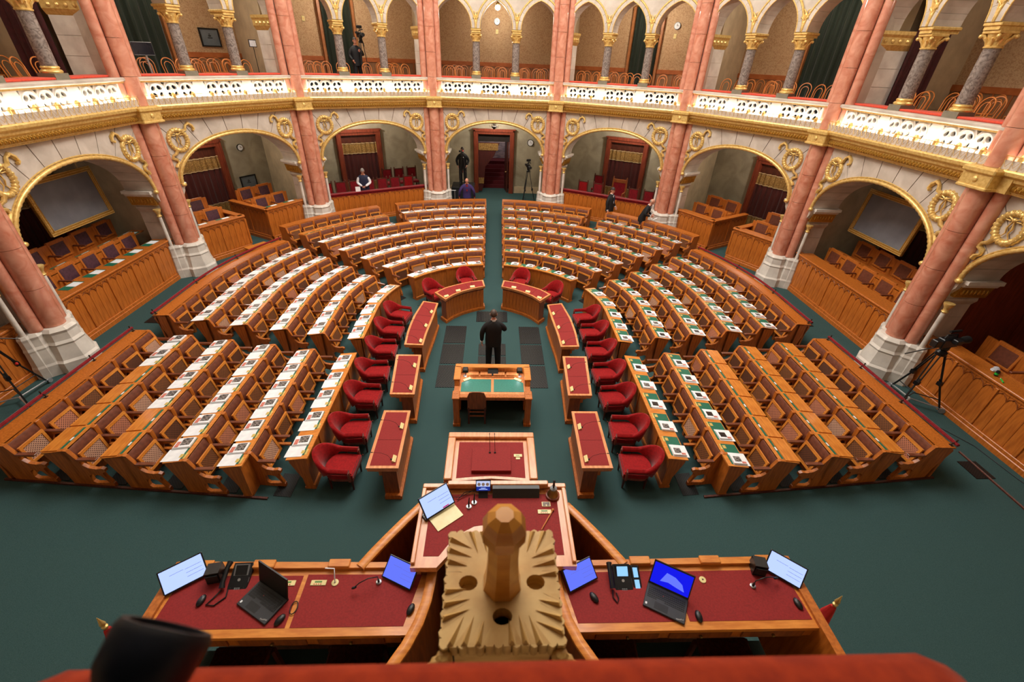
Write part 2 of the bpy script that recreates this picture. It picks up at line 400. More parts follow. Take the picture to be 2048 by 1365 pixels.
mb.ell((0, -0.03, 0.13), (0.04, 0.03, 0.035), 8, 5)
for s in (1, -1):
    mb.tube([(s*0.02, -0.03, 0.13), (s*0.09, -0.04, 0.17), (s*0.13, -0.03, 0.12), (s*0.05, -0.03, 0.11)], 0.014, 6)
    mb.tube([(s*0.01, -0.03, 0.11), (s*0.045, -0.03, 0.0), (s*0.02, -0.03, -0.08), (s*0.07, -0.03, -0.16)], [0.012, 0.016, 0.012, 0.006], 6)
ME_BOW = mb.mesh('bow', GOLD, 60)
# cornice
mb = MB()
mb.prism([(0.16, 5.15), (0.02, 5.15), (0.0, 5.19), (-0.03, 5.2), (-0.03, 5.33), (-0.09, 5.37), (-0.10, 5.42), (-0.17, 5.47), (-0.18, 5.53), (-0.165, 5.56), (0.16, 5.56)], -2.58, 2.58, 'yz')
ME_CORN = mb.mesh('cornice', GOLD, 30)
mb = MB()
for k in range(56):
    u = -2.5+5.0*k/55
    mb.add([(u-0.043, -0.031, 5.205), (u+0.043, -0.031, 5.205), (u+0.02, -0.031, 5.325), (u-0.05, -0.031, 5.31), (u-0.005, -0.085, 5.27)], [(0, 1, 4), (1, 2, 4), (2, 3, 4), (3, 0, 4)])
    mb.ell((u+0.045, -0.04, 5.25), (0.014, 0.03, 0.04), 6, 4)
ME_FRIEZE = mb.mesh('leaf_frieze', GOLDD)
mb = MB()
mb.box(-2.45, 2.45, -0.115, -0.095, 5.555, 5.715); mb.box(-2.5, 2.5, 0.16, 0.95, 5.16, 5.60)  # thin front band added to hide the tube lamps and stay unlit by them
ME_CBED = mb.mesh('cornice_bed', STONE)
# balustrade plate with pierced roundels
holes = []
for pu in (-1.56, 0.0, 1.56):
    for q in (-0.40, 0.0, 0.40):
        for a, r1, r2 in ((0.9, .052, .07), (2.45, .05, .068), (4.0, .052, .07), (5.6, .05, .068)):
            holes.append(circ(pu+q+0.115*cos(a), 5.87+0.115*sin(a), r1, 10, r2, a))
    for q in (-0.6, -0.2, 0.2, 0.6):
        for sg in (1, -1):
            w_ = 0.055 if abs(q) < 0.5 else 0.03
            holes.append([(pu+q-w_, 5.87+sg*0.215), (pu+q+w_, 5.87+sg*0.215), (pu+q, 5.87+sg*0.13)])
me = plate('balustrade_plate', [(-2.45, 5.60), (2.45, 5.60), (2.45, 6.13), (-2.45, 6.13)], holes, 0.08, STONEW)
for v_ in me.vertices: x, y, z = v_.co; v_.co = (x, 0.13+z, y)
me.update(); ME_BAL = me
mb = MB()
for pu in (-1.56, 0.0, 1.56):
    for q in (-0.40, 0.0, 0.40):
        mb.tube([(pu+q+0.195*cos(2*pi*i/20), 0.085, 5.87+0.195*sin(2*pi*i/20)) for i in range(20)], 0.016, 6, closed=True)
        mb.ell((pu+q, 0.08, 5.87), (0.045, 0.03, 0.045), 8, 5)
ME_BALR = mb.mesh('roundel_rims', STONEW, 50)
mb = MB(); mb.box(-2.6, 2.6, 0.30, 0.34, 5.60, 6.13)  # dark board put in so the pierced holes read as shaded
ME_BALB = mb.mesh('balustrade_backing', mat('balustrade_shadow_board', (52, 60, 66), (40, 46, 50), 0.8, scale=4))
mb = MB()
for k in range(33):
    u = -2.42+4.84*k/32
    mb.tube([(u, -0.13, 5.56), (u, -0.13, 5.80)], 0.005, 4)
    if k < 32:
        um = u+0.0756
        mb.tube([(u, -0.13, 5.78), (u+0.01, -0.15, 5.70), (um, -0.15, 5.60), (u+0.14, -0.15, 5.70), (u+0.1512, -0.13, 5.78)], 0.005, 4)
    mb.ell((u, -0.14, 5.565), (0.014, 0.014, 0.014), 6, 4)
mb.tube([(-2.45, -0.13, 5.79), (2.45, -0.13, 5.79)], 0.007, 5)
for k in range(9):
    u = -2.2+4.4*k/8
    mb.lathe([(0.045, 5.60), (0.03, 5.66), (0.055, 5.72), (0.05, 5.80), (0.02, 5.84)], 8, T=Matrix.Translation((u, -0.06, 0)))
ME_NET = mb.mesh('gilded_net_railing', GOLD)
mb = MB()
for k in range(6):
    u = -2.05+4.1*k/5
    mb.tube([(u-0.36, -0.05, 5.63), (u+0.36, -0.05, 5.63)], 0.014, 6)
ME_LAMP = mb.mesh('tube_lamps', LAMP)
# coping
mb = MB(); mb.prism([(0.02, 6.13), (-0.03, 6.16), (-0.03, 6.20), (0.0, 6.225), (0.92, 6.225), (0.92, 6.13)], -2.62, 2.62, 'yz'); mb.box(-2.5, 2.5, 0.045, 0.06, 6.095, 6.13, 1)
ME_COPE = mb.mesh('coping', [STONE, GOLD])
# gallery arches
CU = 0.80
ARCHES = [(-CU-0.17-1.45, -CU-0.17), (-CU+0.17, CU-0.17), (CU+0.17, CU+0.17+1.45)]
GZ, GH = 7.92, 0.93
def garch(u0, u1, o=0.0, n=9):
    c, hw = (u0+u1)/2, (u1-u0)/2+o; h = GH+o
    R = (hw*hw+h*h)/(2*hw)   # two-centred pointed arch, blended towards a round one
    pts = []
    a1 = atan2(h, R-hw) if R > hw else pi/2
    for i in range(n+1):
        a = a1*i/n; pts.append((c+hw-R+R*cos(a), GZ+R*sin(a)))
    return pts + [(2*c-x, z) for x, z in reversed(pts[:-1])]
mb = MB(); out = [(-2.72, GZ), (-2.72, 10.6), (2.72, 10.6), (2.72, GZ)]
for u0, u1 in reversed(ARCHES): out += garch(u0, u1, 0.135)
mb.prism(out, 0.17, 0.75, 'xz')
ME_GWALL = mb.mesh('gallery_arch_wall', STONE)
ME_GV = []
for u0, u1 in ARCHES:
    pin, pout = garch(u0, u1, 0.0, 10), garch(u0, u1, 0.13, 10)
    for k in range(0, 20, 2):
        m2 = MB(); e = 0.02
        L = lambda P, t: (P[int(t)][0]+(P[min(int(t)+1, 20)][0]-P[int(t)][0])*(t-int(t)), P[int(t)][1]+(P[min(int(t)+1, 20)][1]-P[int(t)][1])*(t-int(t)))
        ts = [k+e, k+1, k+2-e]
        m2.prism([L(pin, t) for t in ts]+[L(pout, t) for t in reversed(ts)], 0.12, 0.78, 'xz'); ME_GV.append(m2.mesh('gallery_voussoir', STONE))
mb = MB()
for u0, u1 in ARCHES:
    mb.tube([(x, 0.13, z) for x, z in garch(u0, u1, 0.165)], 0.032, 6)
    mb.tube([(x, 0.12, z) for x, z in garch(u0, u1, 0.008)], 0.016, 6)
ME_GMOULD = mb.mesh('gallery_arch_moulding', GOLD, 50)
mb = MB()
for u in (-CU, CU):
    mb.ell((u, 0.13, 8.30), (0.05, 0.03, 0.10), 8, 5); mb.ell((u, 0.13, 8.10), (0.03, 0.03, 0.10), 8, 5)
    for s in (1, -1):
        mb.tube([(u, 0.13, 8.16), (u+s*0.05, 0.10, 8.24), (u+s*0.10, 0.11, 8.27), (u+s*0.11, 0.12, 8.22)], [0.012, 0.02, 0.016, 0.008], 6)
        mb.tube([(u, 0.13, 8.32), (u+s*0.04, 0.10, 8.42), (u+s*0.09, 0.11, 8.46)], [0.012, 0.02, 0.008], 6)
ME_SPR = mb.mesh('spandrel_leaf', GOLD, 60)
# gallery pier jambs (ashlar) with gilded imposts
ME_GJ = []
for s in (1, -1):
    for z0, z1 in ((6.23, 6.66), (6.66, 7.09), (7.09, 7.50)):
        m2 = MB(); m2.prism([(s*2.43, z0+0.004), (s*2.43, z1-0.004), (s*2.74, z1-0.004), (s*2.74, z0+0.004)], 0.15, 1.25, 'xz'); ME_GJ.append(m2.mesh('pier_ashlar', STONEW))
mb = MB()
for s in (1, -1):
    mb.prism([(s*2.44, 7.50), (s*2.36, 7.62), (s*2.36, 7.78), (s*2.32, 7.84), (s*2.32, 7.92), (s*2.72, 7.92), (s*2.72, 7.50)], 0.10, 1.28, 'xz')
    for k in range(5): mb.ell((s*2.35, 0.28+0.2*k, 7.70), (0.03, 0.05, 0.05), 8, 4)
    mb.ell((s*2.52, 0.09, 7.70), (0.05, 0.03, 0.05), 8, 4)
ME_GIMP = mb.mesh('gilded_impost', GOLD)
# gallery column
mb = MB(); mb.box(-0.19, 0.19, -0.19, 0.19, 6.225, 6.35); ME_CPL = mb.mesh('column_plinth', mat('grey_plinth_stone', (108, 100, 84), (126, 116, 98), 0.6, scale=5))
mb = MB(); mb.lathe([(0.19, 6.35), (0.205, 6.38), (0.19, 6.41), (0.155, 6.43), (0.175, 6.455), (0.165, 6.48), (0.15, 6.49)], 20); ME_CBASE = mb.mesh('column_base', GOLD, 40)
mb = MB(); mb.lathe([(0.150, 6.48), (0.148, 7.0), (0.142, 7.50)], 20); ME_CSH = mb.mesh('column_shaft', GREYM, 40)
mb = MB(); mb.lathe([(0.16, 7.49), (0.165, 7.515), (0.145, 7.53), (0.15, 7.62), (0.18, 7.70), (0.20, 7.74)], 16)
for k in range(8):
    a = 2*pi*k/8+pi/8
    mb.tube([(0.14*cos(a), 0.14*sin(a), 7.54), (0.165*cos(a), 0.165*sin(a), 7.62), (0.21*cos(a), 0.21*sin(a), 7.66)], [0.02, 0.03, 0.018], 6)
for k in range(4):
    a = 2*pi*k/4+pi/4
    mb.tube([(0.16*cos(a), 0.16*sin(a), 7.62), (0.22*cos(a), 0.22*sin(a), 7.70), (0.27*cos(a), 0.27*sin(a), 7.70)], [0.03, 0.04, 0.035], 6)
    mb.ell((0.27*cos(a), 0.27*sin(a), 7.69), (0.04, 0.04, 0.04), 8, 5)
mb.box(-0.19, 0.19, -0.21, 0.21, 7.73, 7.79, c=0.01); mb.box(-0.17, 0.17, -0.24, 0.40, 7.79, 7.85); mb.box(-0.20, 0.20, -0.27, 0.43, 7.85, 7.92, c=0.015)
ME_CCAP = mb.mesh('column_capital', GOLD, 40)
mb = MB(); mb.box(-0.70, 0.70, -0.08, 0.42, 6.225, 6.275, c=0.015); ME_CUSH = {1: mb.mesh('ledge_cushion', CUSHION)}
# recess & gallery interior shells
mb = MB()
mb.box(-3.75, 3.75, 4.0, 4.2, 0.65, 5.1); ME_RB = mb.mesh('recess_back_wall', RECESS)
mb = MB(); mb.box(-3.75, 3.75, 0.95, 4.2, 5.05, 5.14); ME_RC = mb.mesh('recess_ceiling', STONEY)
mb = MB(); mb.box(-3.8, 3.8, 0.93, 4.2, 5.60, 5.72); ME_GF = mb.mesh('gallery_floor', mat('gallery_parquet', (120, 74, 40), (140, 90, 50), 0.5, scale=6))
mb = MB(); mb.box(-3.8, 3.8, 3.92, 4.1, 5.72, 9.5); ME_GB = mb.mesh('gallery_back_wall', PAPERW)
mb = MB(); mb.box(-3.75, 3.75, 3.88, 3.92, 5.72, 6.62, 0); mb.box(-3.75, 3.75, 3.85, 3.92, 6.62, 6.78, 1)
for k in range(14): mb.box(-3.7+0.54*k, -3.67+0.54*k, 3.86, 3.88, 5.72, 6.62, 1)
ME_GWA = mb.mesh('gallery_wainscot', [mat('wainscot_wood', (132, 92, 60), (150, 108, 72), 0.5, scale=5, stretch=(6, 6, 0.7)), mat('wainscot_rail', (164, 88, 40), (180, 102, 52), 0.4, scale=5)])
mb = MB(); mb.box(-3.8, 3.8, 0.75, 4.1, 9.42, 9.5); mb.box(-3.7, 3.7, 3.6, 3.92, 9.2, 9.42, 1); ME_GC = mb.mesh('gallery_ceiling', [STONEY, GOLDD])

for bi, (th, sh) in enumerate(BAYS):
    loc, rot = bay_t(th, sh); bn = BNAME[bi]
    def part(n, me, parent, **k): return ob(n, me, parent, **k)
    wl = tag(ob('wall_arcade', ME_CORE, None, loc, rot), kind='structure')
    for me in ME_STONES: part('stone_block', me, wl)
    part('arch_moulding', ME_ARCHM, wl); part('impost_moulding', ME_IMPOST, wl)
    cr_ = tag(ob('trim_cornice', ME_CORN, None, loc, rot), kind='structure')
    fz = part('leaf_frieze', ME_FRIEZE, cr_); fz['kind'] = 'stuff'
    part('cornice_bed', ME_CBED, cr_)
    bl = tag(ob('wall_balustrade', ME_BAL, None, loc, rot), kind='structure')
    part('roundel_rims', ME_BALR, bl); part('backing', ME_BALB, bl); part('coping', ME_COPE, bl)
    nt_ = part('net_railing', ME_NET, bl); nt_['kind'] = 'stuff'
    tl = thing('cornice_light', 'row of glowing tube lamps on the gilded cornice, %s' % bn, 'lamp', loc, rot[2], 'cornice tube lamps'); part('tubes', ME_LAMP, tl)
    for s in (-1, 1):
        wt = thing('laurel_wreath', 'gilded laurel wreath, %s side of the arch, %s' % ('left' if s < 0 else 'right', bn), 'wreath', bay_pt(bi, s*1.84, 0.15, 4.60), rot[2], 'gilded wreaths above the arches')
        part('laurel_ring', ME_WREATH, wt); part('bow', ME_BOW, wt); part('ribbon', ME_RIB[(-s, 0)], wt); part('ribbon', ME_RIB[(-s, 1)], wt); wt.scale = (1.18, 1.25, 1.18)
    gw = tag(ob('wall_gallery', ME_GWALL, None, loc, rot), kind='structure')
    for me in ME_GV: part('stone_block', me, gw)
    for me in ME_GJ: part('stone_block', me, gw)
    part('arch_moulding', ME_GMOULD, gw); part('spandrel_leaf', ME_SPR, gw); part('gilded_impost', ME_GIMP, gw)
    for s in (-1, 1):
        gc = thing('gallery_column', 'grey marble gallery column, %s of the pair, %s' % ('left' if s < 0 else 'right', bn), 'column', bay_pt(bi, s*CU, 0.40, 0), rot[2], 'gallery columns')
        part('plinth', ME_CPL, gc); part('base', ME_CBASE, gc); part('shaft', ME_CSH, gc); part('capital', ME_CCAP, gc)
    for k, (u0, u1) in enumerate(ARCHES):
        cu_ = ob('ledge_cushion', ME_CUSH[1], None, bay_pt(bi, (u0+u1)/2+(0.03 if k == 0 else -0.03 if k == 2 else 0), 0.30, 0), rot, scale=(0.93, 1, 1) if k == 1 else (0.98, 1, 1))
        tag(cu_, 'red plush cushion on the gallery ledge, %s opening, %s' % (['left', 'middle', 'right'][k], bn), 'cushion', 'gallery ledge cushions')
    rb_ = tag(ob('wall_recess', ME_RB, None, loc, rot), kind='structure')
    tag(ob('ceiling_recess', ME_RC, None, loc, rot), kind='structure')
    tag(ob('floor_gallery', ME_GF, None, loc, rot), kind='structure')
    gb = tag(ob('wall_gallery_back', ME_GB, None, loc, rot), kind='structure'); part('wainscot', ME_GWA, gb)
    tag(ob('ceiling_gallery', ME_GC, None, loc, rot), kind='structure')

# ---------------------------------------------------------------- piers at the corners of the arcade
mb = MB()
prof = [(0.50, 0.62), (0.50, 0.98), (0.455, 1.03), (0.385, 1.36), (0.40, 1.40), (0.36, 1.46), (0.345, 1.62), (0.365, 1.68), (0.30, 1.745)]
mb.lathe(prof, 8, a0=pi/8)
for s in (1, -1):
    T = Matrix.Translation((s*0.36, 0.20, 0)); mb.lathe([(r*0.56, z) for r, z in prof], 8, T=T, a0=pi/8)
    T = Matrix.Translation((s*0.53, 0.22, 0)); mb.lathe([(r*0.34, z) for r, z in prof], 8, T=T, a0=pi/8)
ME_PL = mb.mesh('pier_plinth', STONEW)
ME_DR = []
zz = [1.745, 2.62, 3.48, 4.30, 5.15]; zu = [5.56, 6.24, 7.08, 7.9, 8.75, 9.6]
for zs, r in ((zz, 0.205), (zu, 0.19)):
    for z0, z1 in zip(zs, zs[1:]):
        m2 = MB(); m2.lathe([(r, z0+0.004), (r, z1-0.004)], 22); ME_DR.append(m2.mesh('shaft_drum', PINK, 40))
ME_SS = []
for s in (1, -1):
    m2 = MB()
    for z0, z1 in ((1.745, 5.15), (5.56, 9.6)): m2.lathe([(0.125, z0), (0.125, z1)], 14, T=Matrix.Translation((s*0.30, 0.13, 0)))
    ME_SS.append(m2.mesh('side_shaft', PINK, 40))
mb = MB()
for s in (1, -1):
    mb.lathe([(0.05, 1.74), (0.048, 2.66)], 10, T=Matrix.Translation((s*0.53, 0.20, 0)))
ME_CN = mb.mesh('colonnette', STONEW, 40)
mb = MB()
for s in (1, -1):
    mb.lathe([(0.052, 2.65), (0.07, 2.68), (0.05, 2.71), (0.055, 2.76), (0.10, 2.84), (0.10, 2.88)], 10, T=Matrix.Translation((s*0.53, 0.20, 0)))
ME_CNC = mb.mesh('colonnette_capital', GOLD, 40)
mb = MB()
mb.box(-0.30, 0.30, -0.28, 0.2, 5.16, 5.56, c=0.02); mb.box(-0.34, 0.34, -0.33, 0.2, 5.44, 5.54, c=0.02); mb.box(-0.32, 0.32, -0.31, 0.2, 5.15, 5.21, c=0.015)
for s in (1, -1): mb.box(s*0.32-0.18, s*0.32+0.18, -0.08, 0.3, 5.16, 5.56)
mb.ell((0, -0.285, 5.33), (0.06, 0.03, 0.06), 8, 5)
ME_CB = mb.mesh('cornice_block', GOLD)
mb = MB()
for s in (1, -1): mb.box(s*0.18-0.14, s*0.18+0.14, 0.24, 0.62, 0.65, 9.6)
ME_PCORE = mb.mesh('pier_core', STONE)
mb = MB(); mb.box(-0.18, 0.18, 1.2, 4.4, 0.65, 5.1); mb.box(-0.18, 0.18, 1.35, 4.4, 5.7, 9.5); ME_PART = mb.mesh('partition', STONEY)
mb = MB(); mb.box(-0.18, 0.18, 1.2, 4.4, 0.65, 5.1); mb.box(-0.18, 0.18, 1.35, 4.4, 5.7, 9.5, 1); ME_PART2 = mb.mesh('partition_wood', [MAHOG, STONEY])
for a, nm in ((-15, 'left of the central arch'), (15, 'right of the central arch'), (-45, 'second to the left of centre'), (45, 'second to the right of centre'), (-75, 'third to the left of centre'), (75, 'third to the right of centre'), (-105, 'nearest on the left'), (105, 'nearest on the right')):
    t = radians(a); loc = (9.97*sin(t), YC+9.97*cos(t), 0)
    p = tag(ob('wall_pier', ME_PCORE, None, loc, (0, 0, -t if abs(a) < 100 else -t+radians(15 if a > 0 else -15))), kind='structure')
    ob('plinth', ME_PL, p)
    for me in ME_DR: ob('shaft_drum', me, p)
    for me in ME_SS: ob('side_shaft', me, p)
    ob('colonnettes', ME_CN, p); ob('colonnette_capitals', ME_CNC, p); ob('cornice_block', ME_CB, p)
    tag(ob('wall_partition', ME_PART if abs(a) < 100 else ME_PART2, None, loc, (0, 0, -t if abs(a) < 100 else -radians(90 if a > 0 else -90))), kind='structure')

# upper walls, ceiling and the wall behind the presidium (out of view, close the room)
mb = MB(); pts = []
for k in range(0, 361, 6):
    t = radians(k); pts.append((10.4*sin(t), YC+10.4*cos(t)))
for i in range(len(pts)-1):
    (x0, y0), (x1, y1) = pts[i], pts[i+1]
    mb.add([(x0, y0, 10.0), (x1, y1, 10.0), (x1, y1, 14.2), (x0, y0, 14.2)], [(0, 1, 2, 3)])
struct('wall_upper', mb, STONEW)
mb = MB(); mb.add([(-12, -1, 14.2), (12, -1, 14.2), (12, 23, 14.2), (-12, 23, 14.2)], [(0, 1, 2, 3)])
struct('ceiling', mb, STONEY)
mb = MB()
for s in (-1, 1): mb.box(s*9.0-3.0, s*9.0+3.0, -1.2, -1.0, 0, 10.0)
mb.box(-6, 6, -1.2, -1.0, 0, 5.9)
struct('wall_front', mb, STONEY)
# ================================================================ recesses behind the arches and the gallery rooms
def bpart(n, mb, mats, root, smooth=None): return mk(n, mb, mats, root, smooth)
def wavy(mb, u0, u1, z0, z1, v, amp=0.04, per=0.22, mi=0, skew=None):
    n = max(8, int((u1-u0)/per*6)); top = []; bot = []
    vs_ = []
    for i in range(n+1):
        u = u0+(u1-u0)*i/n; y = v+amp*sin(2*pi*(u-u0)/per)+0.4*amp*sin(2*pi*(u-u0)/(per*2.3))
        vs_ += [(u, y, z0), (u, y, z1)]
    mb.add(vs_, [(2*i, 2*i+2, 2*i+3, 2*i+1) for i in range(n)], mi)
    mb.add([(x, y+0.012, z) for x, y, z in vs_], [(2*i, 2*i+1, 2*i+3, 2*i+2) for i in range(n)], mi)
# ---- doors with curtains
DOORU = {0: -0.05, 1: 0.30, 2: -0.32, 3: 0.50, 4: -0.40, 5: 2.0, 6: -2.0}
def door_frame(bi, uc, n):
    loc, rot = bay_t(*BAYS[bi])
    r = tag(thing('door_%d' % n, None, None, bay_pt(bi, uc, 3.98, 0), rot[2]), kind='structure')
    mb = MB()
    for s in (-1, 1): mb.box(s*0.94-0.12, s*0.94+0.12, -0.16, 0.0, ZW-0.05, 3.66)
    mb.box(-1.06, 1.06, -0.16, 0.0, 3.66, 3.88); mb.box(-1.10, 1.10, -0.20, 0.0, 3.86, 3.91)
    for s in (-1, 1): mb.box(s*1.0-0.03, s*1.0+0.03, -0.20, -0.15, ZW-0.05, 3.86)
    mb.box(-1.03, 1.03, -0.20, -0.15, 3.78, 3.86)
    mk('door_frame', mb, MAHOG, r)
    return r
nd = 0
for bi in range(0, 7):
    nd += 1
    r = door_frame(bi, DOORU[bi], nd)
    if bi == 0: continue
    mb = MB(); mb.box(-0.86, 0.86, -0.01, 0.01, ZW, 3.68); mk('dark_leaf', mb, WALNUT, r)
    mb = MB(); wavy(mb, -0.82, 0.82, ZW+0.05, 3.30, -0.08); mk('curtain', mb, REDC, r, 60)
    mb = MB(); wavy(mb, -0.82, 0.82, 2.88, 3.26, -0.105); wavy(mb, -0.82, 0.82, 1.12, 1.50, -0.105)
    mk('brocade_band', mb, BROC, r, 60)
    mb = MB()
    for z in (2.84, 3.28, 1.10, 1.52): wavy(mb, -0.82, 0.82, z, z+0.035, -0.115)
    mk('braid', mb, mat('pale_braid_%d' % bi, (186, 158, 112), (206, 180, 136), 0.6, scale=40), r, 60)
# central doorway: curtain drawn aside, red stairs and stone wall beyond, open leaf
r = bpy.data.objects['door_1']
mb = MB(); mb.add([(-0.82, -0.06, 3.25), (0.30, -0.06, 3.25), (0.0, -0.06, 2.6), (-0.45, -0.06, 2.05), (-0.50, -0.06, 1.4), (-0.62, -0.06, 0.80), (-0.82, -0.06, 0.80), (-0.82, -0.02, 3.25), (0.30, -0.02, 3.25), (0.0, -0.02, 2.6), (-0.45, -0.02, 2.05), (-0.50, -0.02, 1.4), (-0.62, -0.02, 0.80), (-0.82, -0.02, 0.80)], [(0, 1, 2, 3, 4, 5, 6), (7, 8, 9, 10, 11, 12, 13)] + [(i, (i+1) % 7, 7+(i+1) % 7, 7+i) for i in range(7)])
mk('curtain', mb, REDC, r)
mb = MB(); mb.box(-0.80, 0.22, -0.085, -0.06, 2.88, 3.22); mb.box(-0.80, -0.52, -0.085, -0.06, 1.2, 1.5); mk('brocade_band', mb, BROC, r)
mb = MB(); mb.box(-0.03, 0.03, 0.0, 0.85, ZW, 3.5, T=Matrix.Translation((0.74, 0.03, 0)) @ Matrix.Rotation(radians(8), 4, 'Z')); mk('open_leaf', mb, WALNUT, r)
mb = MB(); mb.ell((0.66, 0.3, 1.75), (0.05, 0.03, 0.03), 8, 5); mk('handle', mb, BRASS, r)
mb = MB(); mb.box(-0.86, 0.86, 0.02, 0.06, 3.3, 3.68); mk('dark_opening_panel', mb, DARKIN, r)  # dark panel stands in for the unlit opening above the curtain
# the back wall of the central bay gets an opening: replace it by three pieces
for o in list(bpy.data.objects):
    if o.name == 'wall_recess':
        mb = MB(); mb.box(-3.75, -0.91, 4.0, 4.2, 0.65, 5.1); mb.box(0.81, 3.75, 4.0, 4.2, 0.65, 5.1); mb.box(-0.91, 0.81, 4.0, 4.2, 3.68, 5.1)
        o.data = mb.mesh('recess_back_wall_open', RECESS)
mb = MB()
for k in range(7): mb.box(-1.2, 1.2, 25.8+0.12*k, 25.92+0.12*k+3*(k == 6), 0.6, 0.90+0.19*k)
st = struct('floor_stairs', mb, mat('stair_red_carpet', (84, 12, 20), (100, 16, 26), 0.9, scale=60))
mb = MB(); mb.box(-1.6, 1.6, 27.4, 27.6, 0.6, 5.0)
for s in (-1, 1): mb.box(s*1.4-0.1, s*1.4+0.1, 25.1, 27.4, 0.6, 5.0)
mb.box(-1.6, 1.6, 25.1, 27.6, 4.4, 4.5)
struct('wall_vestibule', mb, mat('vestibule_stone', (120, 112, 120), (196, 176, 176), 0.6, scale=3, stretch=(1, 1, 5), detail=6))
# baseboard of the recess
mb = MB(); mb.box(-3.6, -1.16, 3.95, 4.0, ZW-0.02, 1.05); mb.box(1.06, 3.6, 3.95, 4.0, ZW-0.02, 1.05)
tag(mk('baseboard_recess', mb, STONEY, None, loc=bay_t(0, 0)[0]), kind='structure')
# lantern in the central arch
t = thing('hanging_lantern', 'small black iron lantern hanging in front of the central doorway', 'lantern', (-0.05, 23.1, 0))
mb = MB(); mb.tube([(0, 0, 4.62), (0, 0, 5.06)], 0.008, 5); mk('rod', mb, IRON, t)
mb = MB(); mb.lathe([(0.03, 4.62), (0.13, 4.56), (0.11, 4.50)], 10); mb.lathe([(0.10, 4.22), (0.13, 4.20), (0.03, 4.10)], 10)
for k in range(6):
    a = 2*pi*k/6; mb.tube([(0.11*cos(a), 0.11*sin(a), 4.5), (0.10*cos(a), 0.10*sin(a), 4.22)], 0.008, 5)
    mb.tube([(0.1*cos(a), 0.1*sin(a), 4.24), (0.2*cos(a), 0.2*sin(a), 4.18), (0.22*cos(a), 0.22*sin(a), 4.28)], 0.01, 5)
mk('cage', mb, IRON, t)
mb = MB(); mb.lathe([(0.06, 4.26), (0.08, 4.36), (0.06, 4.48)], 10); mk('glass', mb, GLASSY, t, 50)

# ---- panelled oak parapets in front of the recesses
SECW = 0.84
mb = MB(); mb.box(-0.098, 0.098, -0.012, 0.02, 0.0, 0.92, c=0.006); ME_PLANK = mb.mesh('plank', OAK)
mb = MB()
for k in range(4):
    x = -0.30+0.20*k
    for s in (-1, 1): mb.tube([(x+s*0.095, -0.02, 0.80), (x+s*0.07, -0.022, 0.87), (x, -0.022, 0.92), (x-s*0.03, -0.022, 0.88)], 0.007, 5)
ME_TRAC = mb.mesh('tracery', OAKD)
mb = MB(); mb.box(-0.035, 0.035, -0.035, 0.03, 0.0, 1.0, c=0.006); ME_POST = mb.mesh('post', OAK)
def parapet(name, bi, u0, u1, v, lab, top=OAK, rz=0.0, zt=1.95):
    loc, rot = bay_t(*BAYS[bi]); L = u1-u0; n = max(1, round(L/SECW)); w_ = L/n
    r = thing(name, lab, 'parapet', bay_pt(bi, (u0+u1)/2, v, ZW), rot[2]+rz, 'panelled oak parapets')
    h = zt-ZW
    mb = MB(); mb.box(-L/2, L/2, 0.02, 0.07, -0.05, h-0.02); mk('back_board', mb, OAKD, r)
    mb = MB(); mb.box(-L/2, L/2, -0.07, 0.09, -0.05, 0.12, c=0.012); mb.box(-L/2, L/2, -0.045, 0.09, 0.12, 0.19, c=0.008); mk('base_moulding', mb, OAK, r)
    mb = MB(); mb.box(-L/2-0.02, L/2+0.02, -0.07, 0.16, h-0.05, h, c=0.012); mb.box(-L/2, L/2, -0.03, 0.05, h-0.12, h-0.05)
    mk('top_rail', mb, top, r)
    for k in range(n):
        cx_ = -L/2+w_*(k+0.5); sc = w_/SECW
        for j in range(4): ob('plank', ME_PLANK, r, (cx_+(-0.30+0.20*j)*sc, 0, 0.19), (0, 0, 0), (sc, 1, (h-0.31)/0.92))
        ob('tracery', ME_TRAC, r, (cx_, 0, 0.19+(h-0.31)-0.93), (0, 0, 0), (sc, 1, 1))
    for k in range(n+1): ob('post', ME_POST, r, (-L/2+w_*k, -0.005, 0.19), (0, 0, 0), (1, 1, (h-0.31)))
    return r
parapet('oak_parapet', 1, -2.22, 2.22, 0.42, 'panelled oak parapet with dark red top, first bay left of centre', VELVETD)
parapet('oak_parapet', 2, -2.22, 2.22, 0.42, 'panelled oak parapet with dark red top, first bay right of centre', VELVETD)
for bi, sd in ((3, 'left'), (4, 'right')):
    m = 1 if bi == 3 else -1
    for (a, b, w2) in ((-2.2, -0.42, 'outer' if bi == 3 else 'inner'), (0.50, 2.2, 'inner' if bi == 3 else 'outer')):
        parapet('oak_parapet', bi, a, b, 0.42, 'panelled oak parapet, %s half of the second bay %s of centre' % (w2, sd))
        e = b if a < -1 else a
        loc, rot = bay_t(*BAYS[bi])
        q = parapet('oak_parapet', bi, e-1.05, e+1.05, 1.52, 'oak side panel of the %s box, second bay %s of centre' % (w2, sd), OAK, radians(90 if e == b and a < -1 else -90))
for bi, sd in ((5, 'left'), (6, 'right')):
    parapet('oak_parapet', bi, -2.24, 2.24, 0.36, 'long panelled oak parapet under the framed screen on the %s' % sd)
for bi, sd in ((7, 'left'), (8, 'right')):
    parapet('oak_parapet', bi, -2.3, 2.3, 0.36, 'panelled oak parapet behind the camera tripod on the %s' % sd)

